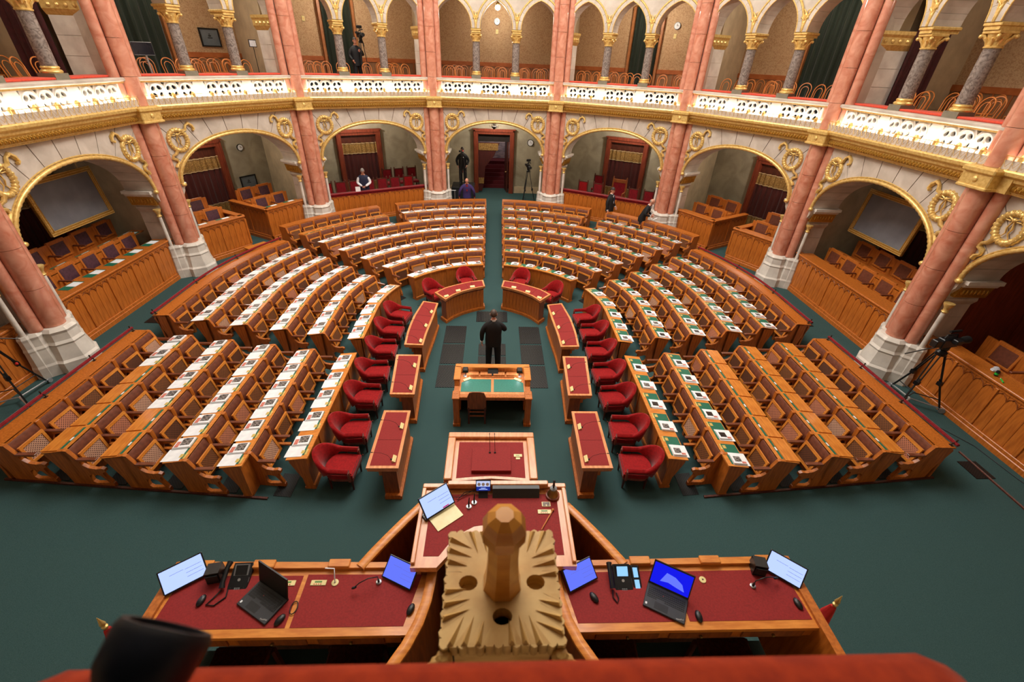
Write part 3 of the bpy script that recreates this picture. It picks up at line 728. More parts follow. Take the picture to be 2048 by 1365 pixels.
# ---- benches inside the boxes: framed leather backs above a desk board
mb = MB()
for x0, x1, z0, z1 in ((-0.27, 0.27, 0.42, 0.48), (-0.27, 0.27, 0.0, 0.05), (-0.27, -0.215, 0.05, 0.42), (0.215, 0.27, 0.05, 0.42)): mb.box(x0, x1, -0.03, 0.03, z0, z1, c=0.006)
ME_LF = mb.mesh('back_frame', OAK)
mb = MB(); mb.box(-0.22, 0.22, -0.02, 0.02, 0.05, 0.42, c=0.012); ME_LL = {0: mb.mesh('back_leather', LEATHERV), 1: mb.mesh('back_leather', LEATHER)}
mb = MB(); mb.box(-0.25, 0.25, -0.05, 0.30, 0.0, 0.004, 0); ME_LPAD = mb.mesh('desk_pad', BLOTTER)
mb = MB(); mb.box(-0.05, 0.20, 0.0, 0.27, 0.004, 0.008, 0); ME_LSH = mb.mesh('sheet', WHITE)
def loge_row(bi, u0, u1, n, vdesk, zd, vback, zb, papers, lab, leather=0, psel=None):
    loc, rot = bay_t(*BAYS[bi]); cu = (u0+u1)/2; L = u1-u0
    r = thing('box_bench', 'oak box bench with leather backs, '+lab, 'bench', bay_pt(bi, cu, vback, ZW), rot[2], 'benches in the side boxes')
    dv = vdesk-vback
    mb = MB(); mb.box(-L/2, L/2, dv-0.05, dv+0.33, zd-ZW-0.03, zd-ZW, c=0.006); mk('desk_board', mb, OAK, r)
    mb = MB(); mb.box(-L/2, L/2, 0.03, 0.07, -0.05, zb-ZW-0.02); mb.box(-L/2, L/2, -0.42, 0.03, zb-ZW-0.62, zb-ZW-0.57); mk('bench_body', mb, OAK, r)
    for i in range(n):
        x = -L/2+L*(i+0.5)/n
        ob('back_frame', ME_LF, r, (x, 0, zb-ZW-0.46), (radians(-8), 0, 0)); ob('back_leather', ME_LL[leather], r, (x, -0.005, zb-ZW-0.46), (radians(-8), 0, 0))
        if i: 
            m2 = MB(); m2.box(-0.03, 0.03, -0.34, 0.0, zb-ZW-0.30, zb-ZW-0.26, c=0.006); mk('armrest', m2, ARMW, r, loc=(x-L/2/n, 0, 0))
        if papers and (psel is None or i in psel):
            ob('desk_pad', ME_LPAD, r, (x, dv, zd-ZW))
            p = bay_pt(bi, cu+x, vdesk, zd); s = ob('paper_sheet', ME_LSH, None, p, rot)
            tag(s, 'white sheet, %s seat from left, %s' % (ORD[i], lab), 'paper', 'papers in the side boxes')
    return r
for bi, sd, pap in ((5, 'left', True), (6, 'right', False)):
    loge_row(bi, -2.2, 2.2, 6, 0.50, 1.93, 1.28, 2.16, pap, 'front row under the framed screen, %s' % sd, 0 if pap else 1)
    loge_row(bi, -2.2, 2.6, 6, 1.36, 2.06, 2.15, 2.42, pap, 'back row under the framed screen, %s' % sd, 0 if pap else 1)
for bi, sd, pap in ((3, 'left', True), (4, 'right', False)):
    for a, b, w2 in ((-2.15, -0.55, 'first'), (0.60, 2.15, 'second')):
        loge_row(bi, a, b, 2, 0.55, 1.90, 1.32, 2.16, pap, '%s box, front row, second bay %s of centre' % ('left-hand' if w2 == 'first' else 'right-hand', sd), 0 if pap else 1)
        loge_row(bi, a, b, 2, 1.40, 2.02, 2.15, 2.36, pap, '%s box, back row, second bay %s of centre' % ('left-hand' if w2 == 'first' else 'right-hand', sd), 0 if pap else 1)
loge_row(8, -1.9, 2.2, 4, 0.55, 1.90, 1.30, 2.20, False, 'outermost bay on the right', 1)

# ---- red chairs in the bays beside the central arch
mb = MB(); mb.box(-0.22, 0.22, -0.22, 0.20, 0.40, 0.50, c=0.02); VC_SEAT = mb.mesh('seat', VELVETD)
mb = MB(); mb.box(-0.20, 0.20, 0.17, 0.23, 0.60, 1.02, c=0.02); VC_BACK = mb.mesh('backrest', VELVETD); VC_BACK2 = VC_BACK.copy(); VC_BACK2.materials[0] = VELVET
mb = MB()
for s in (-1, 1): mb.box(s*0.22-0.025, s*0.22+0.025, 0.17, 0.23, 0.0, 1.06); 
for s in (-1, 1): mb.lathe([(0.02, 1.06), (0.03, 1.09), (0.012, 1.13)], 8, T=Matrix.Translation((s*0.22, 0.20, 0)))
mb.box(-0.2, 0.2, 0.175, 0.225, 1.02, 1.05); VC_POST = mb.mesh('back_posts', WALNUT)
mb = MB(); mb.box(-0.022, 0.022, -0.022, 0.022, 0.0, 0.42); VC_LEG = mb.mesh('leg', WALNUT)
def velvet_chair(bi, u, v, lab, bright=False, z=ZW, post=None):
    loc, rot = bay_t(*BAYS[bi])
    r = thing('velvet_chair', lab, 'chair', bay_pt(bi, u, v, z), rot[2], 'red chairs behind the parapets')
    ob('seat', VC_SEAT, r); ob('backrest', VC_BACK2 if bright else VC_BACK, r); ob('back_posts', post or VC_POST, r)
    for s in (-1, 1): ob('leg', VC_LEG, r, (s*0.19, -0.18, 0))
    return r
ZP = 1.10
for bi, sd, fr_, bk in ((1, 'left', (-1.95, -1.35, -0.75, -0.1, 0.5, 1.1, 1.75), (-2.2, 1.15, 1.75, 2.4)), (2, 'right', (-1.55, -0.8, 0.9, 1.6), (-1.2, 1.9))):
    for i, u in enumerate(fr_): velvet_chair(bi, u, 1.35, 'red velvet chair, front row, %s from left, first bay %s of centre' % (ORD[i], sd), i in (0, 6), ZP)
    for i, u in enumerate(bk): velvet_chair(bi, u, 2.6, 'dark red chair, back row, %s from left, first bay %s of centre' % (ORD[i], sd), False, ZP+0.1)
    loc, rot = bay_t(*BAYS[bi]); mb = MB(); mb.box(-2.3, 2.3, 0.55, 3.6, ZW-0.05, ZP); mb.box(-2.3, 2.3, 2.1, 3.6, ZP, ZP+0.1)
    tag(mk('floor_box', mb, CARPET, None, loc=loc, rot=rot), kind='structure')
t = thing('throne_chair', 'tall oak armchair with red back before the curtain, right of centre', 'chair', bay_pt(2, 0.05, 1.9, ZP), bay_t(*BAYS[2])[1][2])
mb = MB(); mb.box(-0.30, 0.30, 0.22, 0.28, 0.40, 1.12); mk('backrest', mb, VELVETD, t)
mb = MB()
for s in (-1, 1):
    mb.box(s*0.32-0.035, s*0.32+0.035, 0.20, 0.29, 0.0, 1.25); mb.lathe([(0.03, 1.25), (0.04, 1.29), (0.015, 1.36)], 8, T=Matrix.Translation((s*0.32, 0.245, 0)))
mb.box(-0.30, 0.30, 0.20, 0.29, 1.10, 1.24); mk('back_frame', mb, OAKD, t)
mb = MB(); mb.box(-0.30, 0.30, -0.28, 0.22, 0.38, 0.50, c=0.02); mk('seat', mb, VELVETD, t)
for s in (-1, 1):
    mb = MB(); mb.box(s*0.32-0.03, s*0.32+0.03, -0.28, 0.20, 0.68, 0.73, c=0.01); mk('armrest', mb, OAKD, t)
    mb = MB(); mb.box(s*0.32-0.025, s*0.32+0.025, -0.28, -0.22, 0.0, 0.68); mk('leg', mb, OAKD, t)

# ---- hanging framed screens in the side arches
for bi, sd, uc in ((5, 'left', 0.96), (6, 'right', -0.90)):
    loc, rot = bay_t(*BAYS[bi])
    t = thing('framed_screen', 'large blank screen in an ornate gilt frame hanging under the %s arch' % sd, 'screen', bay_pt(bi, uc, 1.5, 2.78), rot[2], 'gilt framed screens')
    tilt = (radians(-6), 0, 0)
    mb = MB(); mb.box(-0.95, 0.95, -0.01, 0.03, 0.10, 1.20); mk('screen_cloth', mb, PROJ, t).rotation_euler = tilt
    mb = MB(); fw2, fh2, b2 = 1.06, 1.31, 0.115
    for x0, x1, z0, z1 in ((-fw2, fw2, 0, b2), (-fw2, fw2, fh2-b2, fh2), (-fw2, -fw2+b2, b2, fh2-b2), (fw2-b2, fw2, b2, fh2-b2)): mb.box(x0, x1, -0.035, 0.04, z0, z1, c=0.01)
    f = mk('gilt_frame', mb, GOLDD, t); f.rotation_euler = tilt
    mb = MB()
    for d in (0.0, b2-0.012):
        mb.tube([(-fw2+d+.006, -0.04, d+.006), (fw2-d-.006, -0.04, d+.006), (fw2-d-.006, -0.04, fh2-d-.006), (-fw2+d+.006, -0.04, fh2-d-.006)], 0.012, 6, closed=True)
    mk('frame_beading', mb, GOLD, f)
    mb = MB()
    for i in range(60):
        x = -fw2+0.03+(2*fw2-0.06)*i/59
        for z in (b2/2, fh2-b2/2): mb.ell((x, -0.038, z), (0.013, 0.012, 0.022), 6, 4)
    for i in range(34):
        z = b2+(fh2-2*b2)*i/33
        for x in (-fw2+b2/2, fw2-b2/2): mb.ell((x, -0.038, z), (0.022, 0.012, 0.013), 6, 4)
    c = mk('frame_carving', mb, GOLD, f); c['kind'] = 'stuff'
    mb = MB()
    for x in (-0.75, 0.75): mb.tube([(x, 0.15, 1.28), (x, 0.15, 2.26)], 0.006, 5)
    mk('hanging_cords', mb, GOLD, t)
# ---- small wall objects
def wall_clock(name, p, rz, r_, lab, rim=BLACK):
    t = thing(name, lab, 'clock', p, rz)
    T = Matrix.Rotation(pi/2, 4, 'X')
    mb = MB(); mb.lathe([(r_, 0.0), (r_*1.05, 0.03), (r_*0.98, 0.05), (r_*0.86, 0.05)], 24, T=T); mk('rim', mb, rim, t, 40)
    mb = MB(); mb.lathe([(r_*0.86, 0.045), (r_*0.86, 0.052)], 24, T=T); mk('face', mb, WHITE, t)
    mb = MB(); mb.box(-0.006, 0.006, -0.06, -0.053, -0.01, r_*0.5); mb.box(-0.005, r_*0.6, -0.06, -0.053, -0.005, 0.006); mk('hands', mb, BLACK, t)
    return t
SILV = mat('grey_clock_rim', (120, 128, 132), (140, 146, 150), 0.4, metal=0.5, scale=8)
def rzb(bi): return bay_t(*BAYS[bi])[1][2]
wall_clock('wall_clock', bay_pt(3, 2.38, 3.99, 3.47), rzb(3), 0.13, 'round wall clock on the stone wall, second bay left of centre')
wall_clock('wall_clock', bay_pt(0, 1.85, 3.99, 3.30), rzb(0), 0.16, 'round wall clock right of the central doorway, partly behind the arch')
wall_clock('wall_clock', bay_pt(0, 0.03, 3.90, 8.36), rzb(0), 0.13, 'round grey clock on the gallery wallpaper over the central bay', SILV)
wall_clock('wall_clock', bay_pt(2, 0.95, 3.90, 8.36), rzb(2), 0.13, 'round grey clock on gallery wallpaper, first bay right of centre', SILV)
def sconce(bi, u, z, lab):
    t = thing('wall_switch_plate', lab, 'plate', bay_pt(bi, u, 3.915, z), rzb(bi))
    mb = MB(); mb.box(-0.06, 0.06, -0.02, 0.0, -0.09, 0.09, c=0.008); mk('plate', mb, IVORY, t); mb = MB(); mb.box(-0.02, 0.02, -0.03, -0.02, -0.03, 0.03); mk('switch', mb, GOLD, t)
sconce(0, 0.03, 7.98, 'small ivory plate below the clock on the central gallery wall')
sconce(1, -1.22, 8.05, 'small ivory plate on the gallery wall, first bay left of centre')
sconce(2, 0.93, 8.0, 'small ivory plate below the clock, first bay right of centre')
def framed(bi, u0, u1, z0, z1, v, lab):
    t = thing('wall_screen', lab, 'screen', bay_pt(bi, (u0+u1)/2, v, z0), rzb(bi)); w2, h = (u1-u0)/2, z1-z0
    mb = MB(); mb.box(-w2, w2, -0.02, 0.0, 0, h); mk('panel', mb, mat('grey_screen_'+str(bi)+str(int(z0)), (96, 108, 118), (116, 126, 134), 0.3, scale=2), t)
    mb = MB()
    for x0, x1, a, b in ((-w2, w2, 0, 0.04), (-w2, w2, h-0.04, h), (-w2, -w2+0.04, 0.04, h-0.04), (w2-0.04, w2, 0.04, h-0.04)): mb.box(x0, x1, -0.045, 0.0, a, b)
    mk('frame', mb, BLACK, t)
    mb = MB(); mb.box(-0.09, 0.09, -0.022, -0.02, h*0.45, h*0.50); mb.box(-0.05, 0.05, -0.022, -0.02, h*0.55, h*0.62); mb.box(-0.03, 0.03, -0.022, -0.02, h*0.66, h*0.70); mk('emblem', mb, BLACKM, t)
framed(3, 2.0, 2.72, 1.80, 2.36, 3.98, 'grey display screen on the stone wall above the box, left of centre')
framed(3, 2.0, 2.73, 6.96, 7.53, 3.90, 'grey display screen on the gallery wallpaper, second bay left of centre')
# gallery: black monitor on a pole and a white sign on a stand
t = thing('monitor_on_pole', 'black monitor on a white pole in the left gallery', 'monitor', bay_pt(3, -1.38, 1.25, 5.72), rzb(3))
mb = MB(); mb.box(-0.27, 0.27, -0.02, 0.02, 0.98, 1.29, c=0.005); mk('screen', mb, mat('dark_screen', (24, 26, 34), (32, 34, 42), 0.25, scale=3), t)
mb = MB()
mb.tube([(-0.27, -0.02, 0.98), (0.27, -0.02, 0.98), (0.27, -0.02, 1.29), (-0.27, -0.02, 1.29)], 0.008, 4, closed=True); mk('bezel', mb, GREYP, t)
mb = MB(); mb.tube([(0.05, 0.03, 0), (0.05, 0.03, 1.0)], 0.025, 8); mb.lathe([(0.22, 0), (0.2, 0.02), (0.03, 0.03)], 12); mk('pole', mb, ALU, t)
t = thing('sign_stand', 'white sign on a thin black stand in the left gallery', 'sign', bay_pt(3, 2.40, 1.6, 5.72), rzb(3))
mb = MB(); mb.box(-0.14, 0.14, -0.01, 0.01, 1.28, 1.50); mk('frame', mb, BLACK, t); mb = MB(); mb.box(-0.12, 0.12, -0.014, -0.01, 1.30, 1.48); mk('card', mb, WHITE, t)
mb = MB(); mb.tube([(0, 0, 0), (0, 0, 1.3)], 0.012, 6); mb.lathe([(0.15, 0), (0.14, 0.015), (0.02, 0.02)], 12); mk('pole', mb, BLACK, t)
# gallery curtains and doors
def gcurtain(bi, u0, u1, m_, lab, v=3.75, z0=5.74, z1=9.0):
    t = thing('gallery_curtain', lab, 'curtain', bay_pt(bi, 0, 0, 0), rzb(bi))
    mb = MB(); wavy(mb, u0, u1, z0, z1, v, 0.05, 0.26); mk('cloth', mb, m_, t, 60)
    mb = MB(); mb.tube([(u0-0.1, v, z1+0.02), (u1+0.1, v, z1+0.02)], 0.03, 8); mk('curtain_rod', mb, BRASS, t)
    mb = MB()
    for s, u in ((-1, u0-0.1), (1, u1+0.1)): mb.box(u-0.05, u+0.05, v-0.03, v+0.14, z0, z1)
    mk('door_casing', mb, mat('gallery_casing', (150, 92, 48), (166, 106, 58), 0.5, scale=6), t)
gcurtain(3, -1.1, 0.75, GREENC, 'dark green curtain in the gallery, second bay left of centre')
gcurtain(1, -0.50, 0.66, GREENC, 'dark green curtain in the gallery, first bay left of centre')
gcurtain(2, -0.80, 0.28, GREENC, 'dark green curtain in the gallery, first bay right of centre')
gcurtain(4, -0.78, 1.1, GREENC, 'dark green curtain in the gallery, second bay right of centre')
for bi, s, sd in ((5, 1, 'left'), (6, -1, 'right')):
    a = radians(BAYS[bi][0])
    t = thing('gallery_curtain', 'tall maroon curtain beside the pier in the %s gallery' % sd, 'curtain', bay_pt(bi, s*2.55, 1.9, 0), rzb(bi)+radians(90 if s > 0 else -90)*1.0 + radians(-15*s))
    mb = MB(); wavy(mb, -0.55, 0.75, 5.74, 9.3, 0, 0.04, 0.24); mk('cloth', mb, mat('maroon_drape_'+sd, (58, 12, 16), (72, 18, 22), 0.8, scale=10, sheen=0.2), t, 60)
    mb = MB(); mb.tube([(-0.6, 0, 9.32), (0.8, 0, 9.32)], 0.03, 8); mk('curtain_rod', mb, BRASS, t)

# ---- bentwood chairs of the gallery
def hoop(hw, z0, zt, y0, y1, n=12, r=0.012):
    pts = []; zc = zt-hw
    pts.append((-hw*0.92, y0, z0))
    for i in range(n+1):
        a = pi-pi*i/n; z = zc+hw*sin(a)*1.0; pts.append((hw*cos(a), y0+(y1-y0)*(z-z0)/(zt-z0), z))
    pts.append((hw*0.92, y0, z0)); return pts
mb = MB(); h = hoop(0.19, 0.45, 0.90, 0.17, 0.26); mb.tube([(-0.20, 0.24, 0.0)]+h+[(0.20, 0.24, 0.0)], 0.015, 6); TC_B = mb.mesh('back_frame', BENT, 60)
mb = MB(); mb.tube(hoop(0.115, 0.46, 0.80, 0.165, 0.235), 0.011, 6); TC_I = mb.mesh('inner_hoop', BENT, 60)
mb = MB(); mb.lathe([(0.19, 0.44), (0.205, 0.455), (0.19, 0.47), (0.15, 0.465)], 16); TC_S = mb.mesh('seat', BENT, 40)
mb = MB(); mb.tube([(0, 0, 0.45), (0, -0.04, 0.0)], [0.017, 0.011], 6); TC_L = mb.mesh('leg', BENT, 60)
mb = MB(); mb.tube([(0.16*cos(2*pi*i/12), 0.03+0.17*sin(2*pi*i/12), 0.22) for i in range(12)], 0.009, 5, closed=True); TC_R = mb.mesh('leg_ring', BENT, 60)
proto = None
rows = [(1.25, (-2.05, -1.45, -0.40, 0.32, 1.30, 1.95)), (2.05, (-2.2, -1.62, -0.95, -0.25, 0.42, 1.15, 1.85)), (3.2, (-2.0, -1.4, -0.6, 0.05, 0.75, 1.5, 2.2))]
for bi in range(0, 9):
    loc, rot = bay_t(*BAYS[bi])
    for ri, (v, us) in enumerate(rows):
        for j, u in enumerate(us):
            if bi in (7, 8) and ri == 2: continue
            if ri == 2 and bi in (1, 2, 3, 4) and -1.3 < u < 1.2: continue
            random.seed(bi*100+ri*10+j); q = 0.32 if bi in (5, 6) else 0.2
            p = bay_pt(bi, u+random.uniform(-0.12, 0.12), v+random.uniform(-0.1, 0.1), 5.72)
            if (bi == 3 and abs(u+1.4) < 0.3 and ri == 0): p = bay_pt(bi, u+0.3, 1.7, 5.72)
            rz = rot[2]+random.uniform(-q, q)
            lab = 'bentwood gallery chair, %s, %s row, %s from the left' % (BNAME[bi], ['front', 'middle', 'back'][ri], ORD[j])
            if proto is None:
                proto = c = thing('bentwood_chair', lab, 'chair', p, rz, 'bentwood chairs of the gallery')
                ob('back_frame', TC_B, c); ob('inner_hoop', TC_I, c); ob('seat', TC_S, c); ob('leg_ring', TC_R, c)
                for s in (-1, 1): ob('leg', TC_L, c, (s*0.14, -0.12, 0))
            else:
                c = copy_tree(proto); c.location = p; c.rotation_euler = (0, 0, rz); c['label'] = lab
point('vestibule_fill_light', (0.3, 26.6, 4.0), 26, (1.0, 0.95, 0.9), 0.2)  # added fill light that brightens the dark doorway
# ---- central gallery globe lamp; the other bay lights are added fill without fixtures
for bi in range(9):
    for z, e, v, nm in ((9.22, (55, 130, 130, 100, 100, 55, 55, 30, 30)[bi], 2.3, 'gallery'), (4.93, (120, 105, 105, 85, 85, 10, 10, 9, 9)[bi], 2.9, 'recess')):
        if bi == 0 and nm == 'gallery': z, v = 8.82, 2.9
        p = bay_pt(bi, 0.05, v, z)
        if bi == 0 and nm == 'gallery':
            t = thing('ceiling_lamp', 'glowing glass globe lamp in the middle gallery arch', 'lamp', p, rzb(bi))
            mb = MB(); mb.ell((0, 0, -0.02), (0.11, 0.11, 0.10), 14, 8); mk('globe', mb, BULB, t, 60)
            mb = MB(); mb.lathe([(0.06, 0.06), (0.08, 0.10), (0.03, 0.2)], 10); mk('rose', mb, BRASS, t)
        point('%s_lamp_or_fill_light' % nm, bay_pt(bi, 0.05, v-0.3, z-0.35), e, (1.0, 0.92, 0.80) if nm == 'gallery' else (1.0, 0.92, 0.82), 0.12)

# dark panelled wood closing the two outermost bays
for bi, sd in ((7, 'left'), (8, 'right')):
    loc, rot = bay_t(*BAYS[bi]); mb = MB(); mb.box(-2.6, 2.6, 2.6, 2.7, ZW-0.05, 4.9)
    for k in range(12): mb.box(-2.5+0.45*k, -2.42+0.45*k, 2.55, 2.6, ZW, 4.9)
    mb.box(-2.6, 2.6, 2.54, 2.6, 2.35, 2.5)
    tag(mk('wall_wood_panel', mb, MAHOG, None, loc=loc, rot=rot), kind='structure')
# ================================================================ benches of the members
def pth(sd, rho, l):
    if l < 0: return (sd*rho, YC+l), (sd, 0.0)
    f = l/rho; return (sd*rho*cos(f), YC+rho*sin(f)), (sd*cos(f), sin(f))
def frames(sd, k, l0, l1, n=None):
    rho = RHO[k]; n = n or max(2, int((l1-l0)/0.25)+1)
    ls = [l0+(l1-l0)*i/n for i in range(n+1)]
    if l0 < 0 < l1: ls = sorted(ls+[0.0])
    out = []
    for l in ls:
        p, nn = pth(sd, rho, l); out.append(((p[0], p[1], TZ*k), nn))
    return out
def rotz(nn): return atan2(-nn[0], nn[1])
# --- shared meshes of one place (0.6 m wide; x along the row, y outward, z above the tier)
mb = MB(); W_ = 0.255
mb.prism([(-0.075, 0.50), (-0.095, 0.53), (-0.085, 0.66), (-0.062, 0.79), (-0.045, 0.815), (-0.005, 0.815), (-0.02, 0.50)], -W_, W_, 'yz')
ME_BACKR = mb.mesh('backrest', LEATHER, 50)
mb = MB()     # wooden frame around the leather and rail below
mb.box(-0.30, 0.30, -0.03, 0.0, 0.28, 0.832); mb.box(-W_, W_, -0.06, -0.02, 0.455, 0.50)
ME_BFR = mb.mesh('back_frame', OAK)
mb = MB()     # divider with arm bracket
mb.box(-0.042, 0.042, -0.085, 0.0, -0.06, 0.835, c=0.004)
mb.prism([(-0.08, 0.40), (-0.08, 0.585), (-0.38, 0.585), (-0.36, 0.55), (-0.20, 0.52), (-0.14, 0.40)], -0.018, 0.018, 'yz')
mb.box(-0.03, 0.03, -0.40, -0.07, 0.375, 0.405)
ME_DIV = mb.mesh('divider', OAK)
mb = MB(); mb.box(-0.035, 0.035, -0.43, -0.07, 0.585, 0.612, c=0.008); ME_ARM = mb.mesh('armrest', ARMW)
# tilted folding seat: frame in its own plane then rotated
FS = Matrix.Translation((0, -0.135, 0.70)) @ Matrix.Rotation(radians(-62), 4, 'X')
mb = MB(); fw, fh, b_ = 0.228, 0.37, 0.048
for x0, x1, y0, y1 in ((-fw, fw, -b_, 0), (-fw, fw, -fh, -fh+b_), (-fw, -fw+b_, -fh+b_, -b_), (fw-b_, fw, -fh+b_, -b_)):
    mb.box(x0, x1, y0, y1, -0.016, 0.016, T=Matrix.Rotation(pi, 4, 'Z') @ Matrix.Rotation(0, 4, 'X') if False else None)
ME_SEATF = mb.mesh('folding_seat', OAKL)
mb = MB(); mb.box(-fw+b_, fw-b_, -fh+b_, -b_, -0.004, 0.004); ME_CANE = [mb.mesh('cane_panel', c) for c in CANES]
# end panel
EP = [(0.30, 0.79), (0.33, 0.74), (0.20, 0.30), (0.17, 0.02), (0.17, -0.06), (-0.47, -0.06), (-0.47, 0.03), (-0.43, 0.05), (-0.20, 0.055), (-0.16, 0.10), (-0.16, 0.24), (-0.22, 0.28), (-0.34, 0.24), (-0.42, 0.055), (-0.46, 0.06), (-0.41, 0.20), (-0.40, 0.30), (-0.47, 0.34), (-0.47, 0.39), (-0.42, 0.415), (-0.34, 0.40), (-0.22, 0.43), (-0.155, 0.50), (-0.14, 0.585), (-0.40, 0.585), (-0.40, 0.612), (-0.13, 0.612), (-0.10, 0.70), (-0.05, 0.83), (0.0, 0.84)]
mb = MB(); mb.prism(EP, -0.03, 0.03, 'yz'); ME_END = mb.mesh('end_panel', OAK)
mb = MB(); mb.box(-0.036, 0.036, -0.43, -0.10, 0.612, 0.632, c=0.006); ME_ENDA = mb.mesh('end_armrest', ARMW)
mb = MB(); mb.prism([(0.02, -0.06), (0.02, 0.82), (0.10, 0.82), (0.31, 0.77), (0.31, 0.72), (0.16, 0.30), (0.14, -0.06)], -0.03, 0.03, 'yz'); mb.box(-0.036, 0.036, 0.0, 0.17, -0.06, 0.06); ME_ENDD = mb.mesh('desk_end', OAK)
mb = MB(); mb.box(-0.035, 0.035, -0.022, 0.0, 0.0, 0.80, c=0.005); ME_FPOST = mb.mesh('panel_post', OAK)
SL = 0.045/0.39
def dz(y): return 0.835-SL*(y+0.03)
def slab(mb, x0, x1, y0, y1, z0, z1, mi=0):
    p = [(x, y, dz(y)+z) for z in (z0, z1) for y in (y0, y1) for x in (x0, x1)]
    mb.add(p, [(0, 2, 3, 1), (4, 5, 7, 6), (0, 1, 5, 4), (2, 6, 7, 3), (0, 4, 6, 2), (1, 3, 7, 5)], mi)
mb = MB(); slab(mb, -0.25, 0.25, 0.055, 0.345, 0.0, 0.003, 0); slab(mb, -0.24, -0.10, 0.015, 0.05, 0.0, 0.004, 1); slab(mb, -0.21, -0.13, 0.07, 0.13, 0.003, 0.008, 1)
ME_PAD = mb.mesh('desk_pad', [BLOTTER, YELLOWISH])
mb = MB(); slab(mb, -0.28, 0.28, 0.10, 0.385, 0.0, 0.018, 0); slab(mb, -0.27, 0.27, 0.045, 0.092, 0.0, 0.004, 1); slab(mb, -0.05, 0.03, 0.055, 0.085, 0.004, 0.008, 2)
ME_FLAP = mb.mesh('desk_flap', [OAKL, BLOTTER, WHITE])
def sheet_mesh(kind):
    m = MB()
    if kind == 'L': slab(m, -0.285, -0.005, 0.085, 0.405, 0.004, 0.007)
    else: slab(m, -0.03, 0.27, 0.09, 0.41, 0.004, 0.007)
    return m.mesh('sheet', WHITE)
def book_mesh(kind, v):
    pg, cv = MB(), MB(); j = (v-1)*0.012
    x0, x1, y0, y1 = (0.0+j, 0.235+j, 0.06, 0.36)
    if kind == 'R': x0, x1, y0, y1 = 0.03+j, 0.245+j, 0.09, 0.345
    h = 0.026+0.006*v
    slab(pg, x0, x1, y0, y1, 0.008, h)
    slab(pg, x0-0.012, x1-0.004, y0+0.012, y1+0.012, 0.008, 0.5*h)
    if kind == 'L':
        slab(cv, x0+0.005, x1-0.005, y0+0.005, y1-0.005, h, h+0.002, 0)
        slab(cv, x0+0.05, x1-0.02, y0+0.03, y0+0.20, h+0.002, h+0.004, 1); slab(cv, x0+0.01, x1-0.09, y1-0.09, y1-0.02, h+0.002, h+0.004, 2)
        return pg.mesh('booklet_pages', WHITE), cv.mesh('cover', [WHITE, MAGPHOTO, MAGRED])
    slab(cv, x0+0.005, x1-0.005, y0+0.005, y1-0.005, h, h+0.002, 0)
    slab(cv, x0+0.045, x1-0.045, y0+0.04, y0+0.17, h+0.002, h+0.004, 1); slab(cv, x0+0.16, x1-0.01, y1-0.09, y1-0.01, h+0.002, h+0.004, 2)
    if v == 0: slab(cv, x1-0.03, x1+0.012, y0-0.01, y1, 0.004, h, 0)
    return pg.mesh('booklet_pages', WHITE), cv.mesh('cover', [WHITE, MAGDARK if v != 2 else MAGPHOTO, MAGRED])
SHEETS = {q: sheet_mesh(q) for q in 'LR'}
BOOKS = {q: [book_mesh(q, v) for v in range(3)] for q in 'LR'}
SEATROT = (radians(62), 0, 0)
def place_local(sd, k, l):
    p, nn = pth(sd, RHO[k], l)
    return (p[0], p[1], TZ*k), rotz(nn)
SIDE = {-1: 'left', 1: 'right'}
BLK = {'near': 'near', 'mid': 'middle', 'rear': 'rear', 'rearc': 'rear', 'rears': 'rear'}
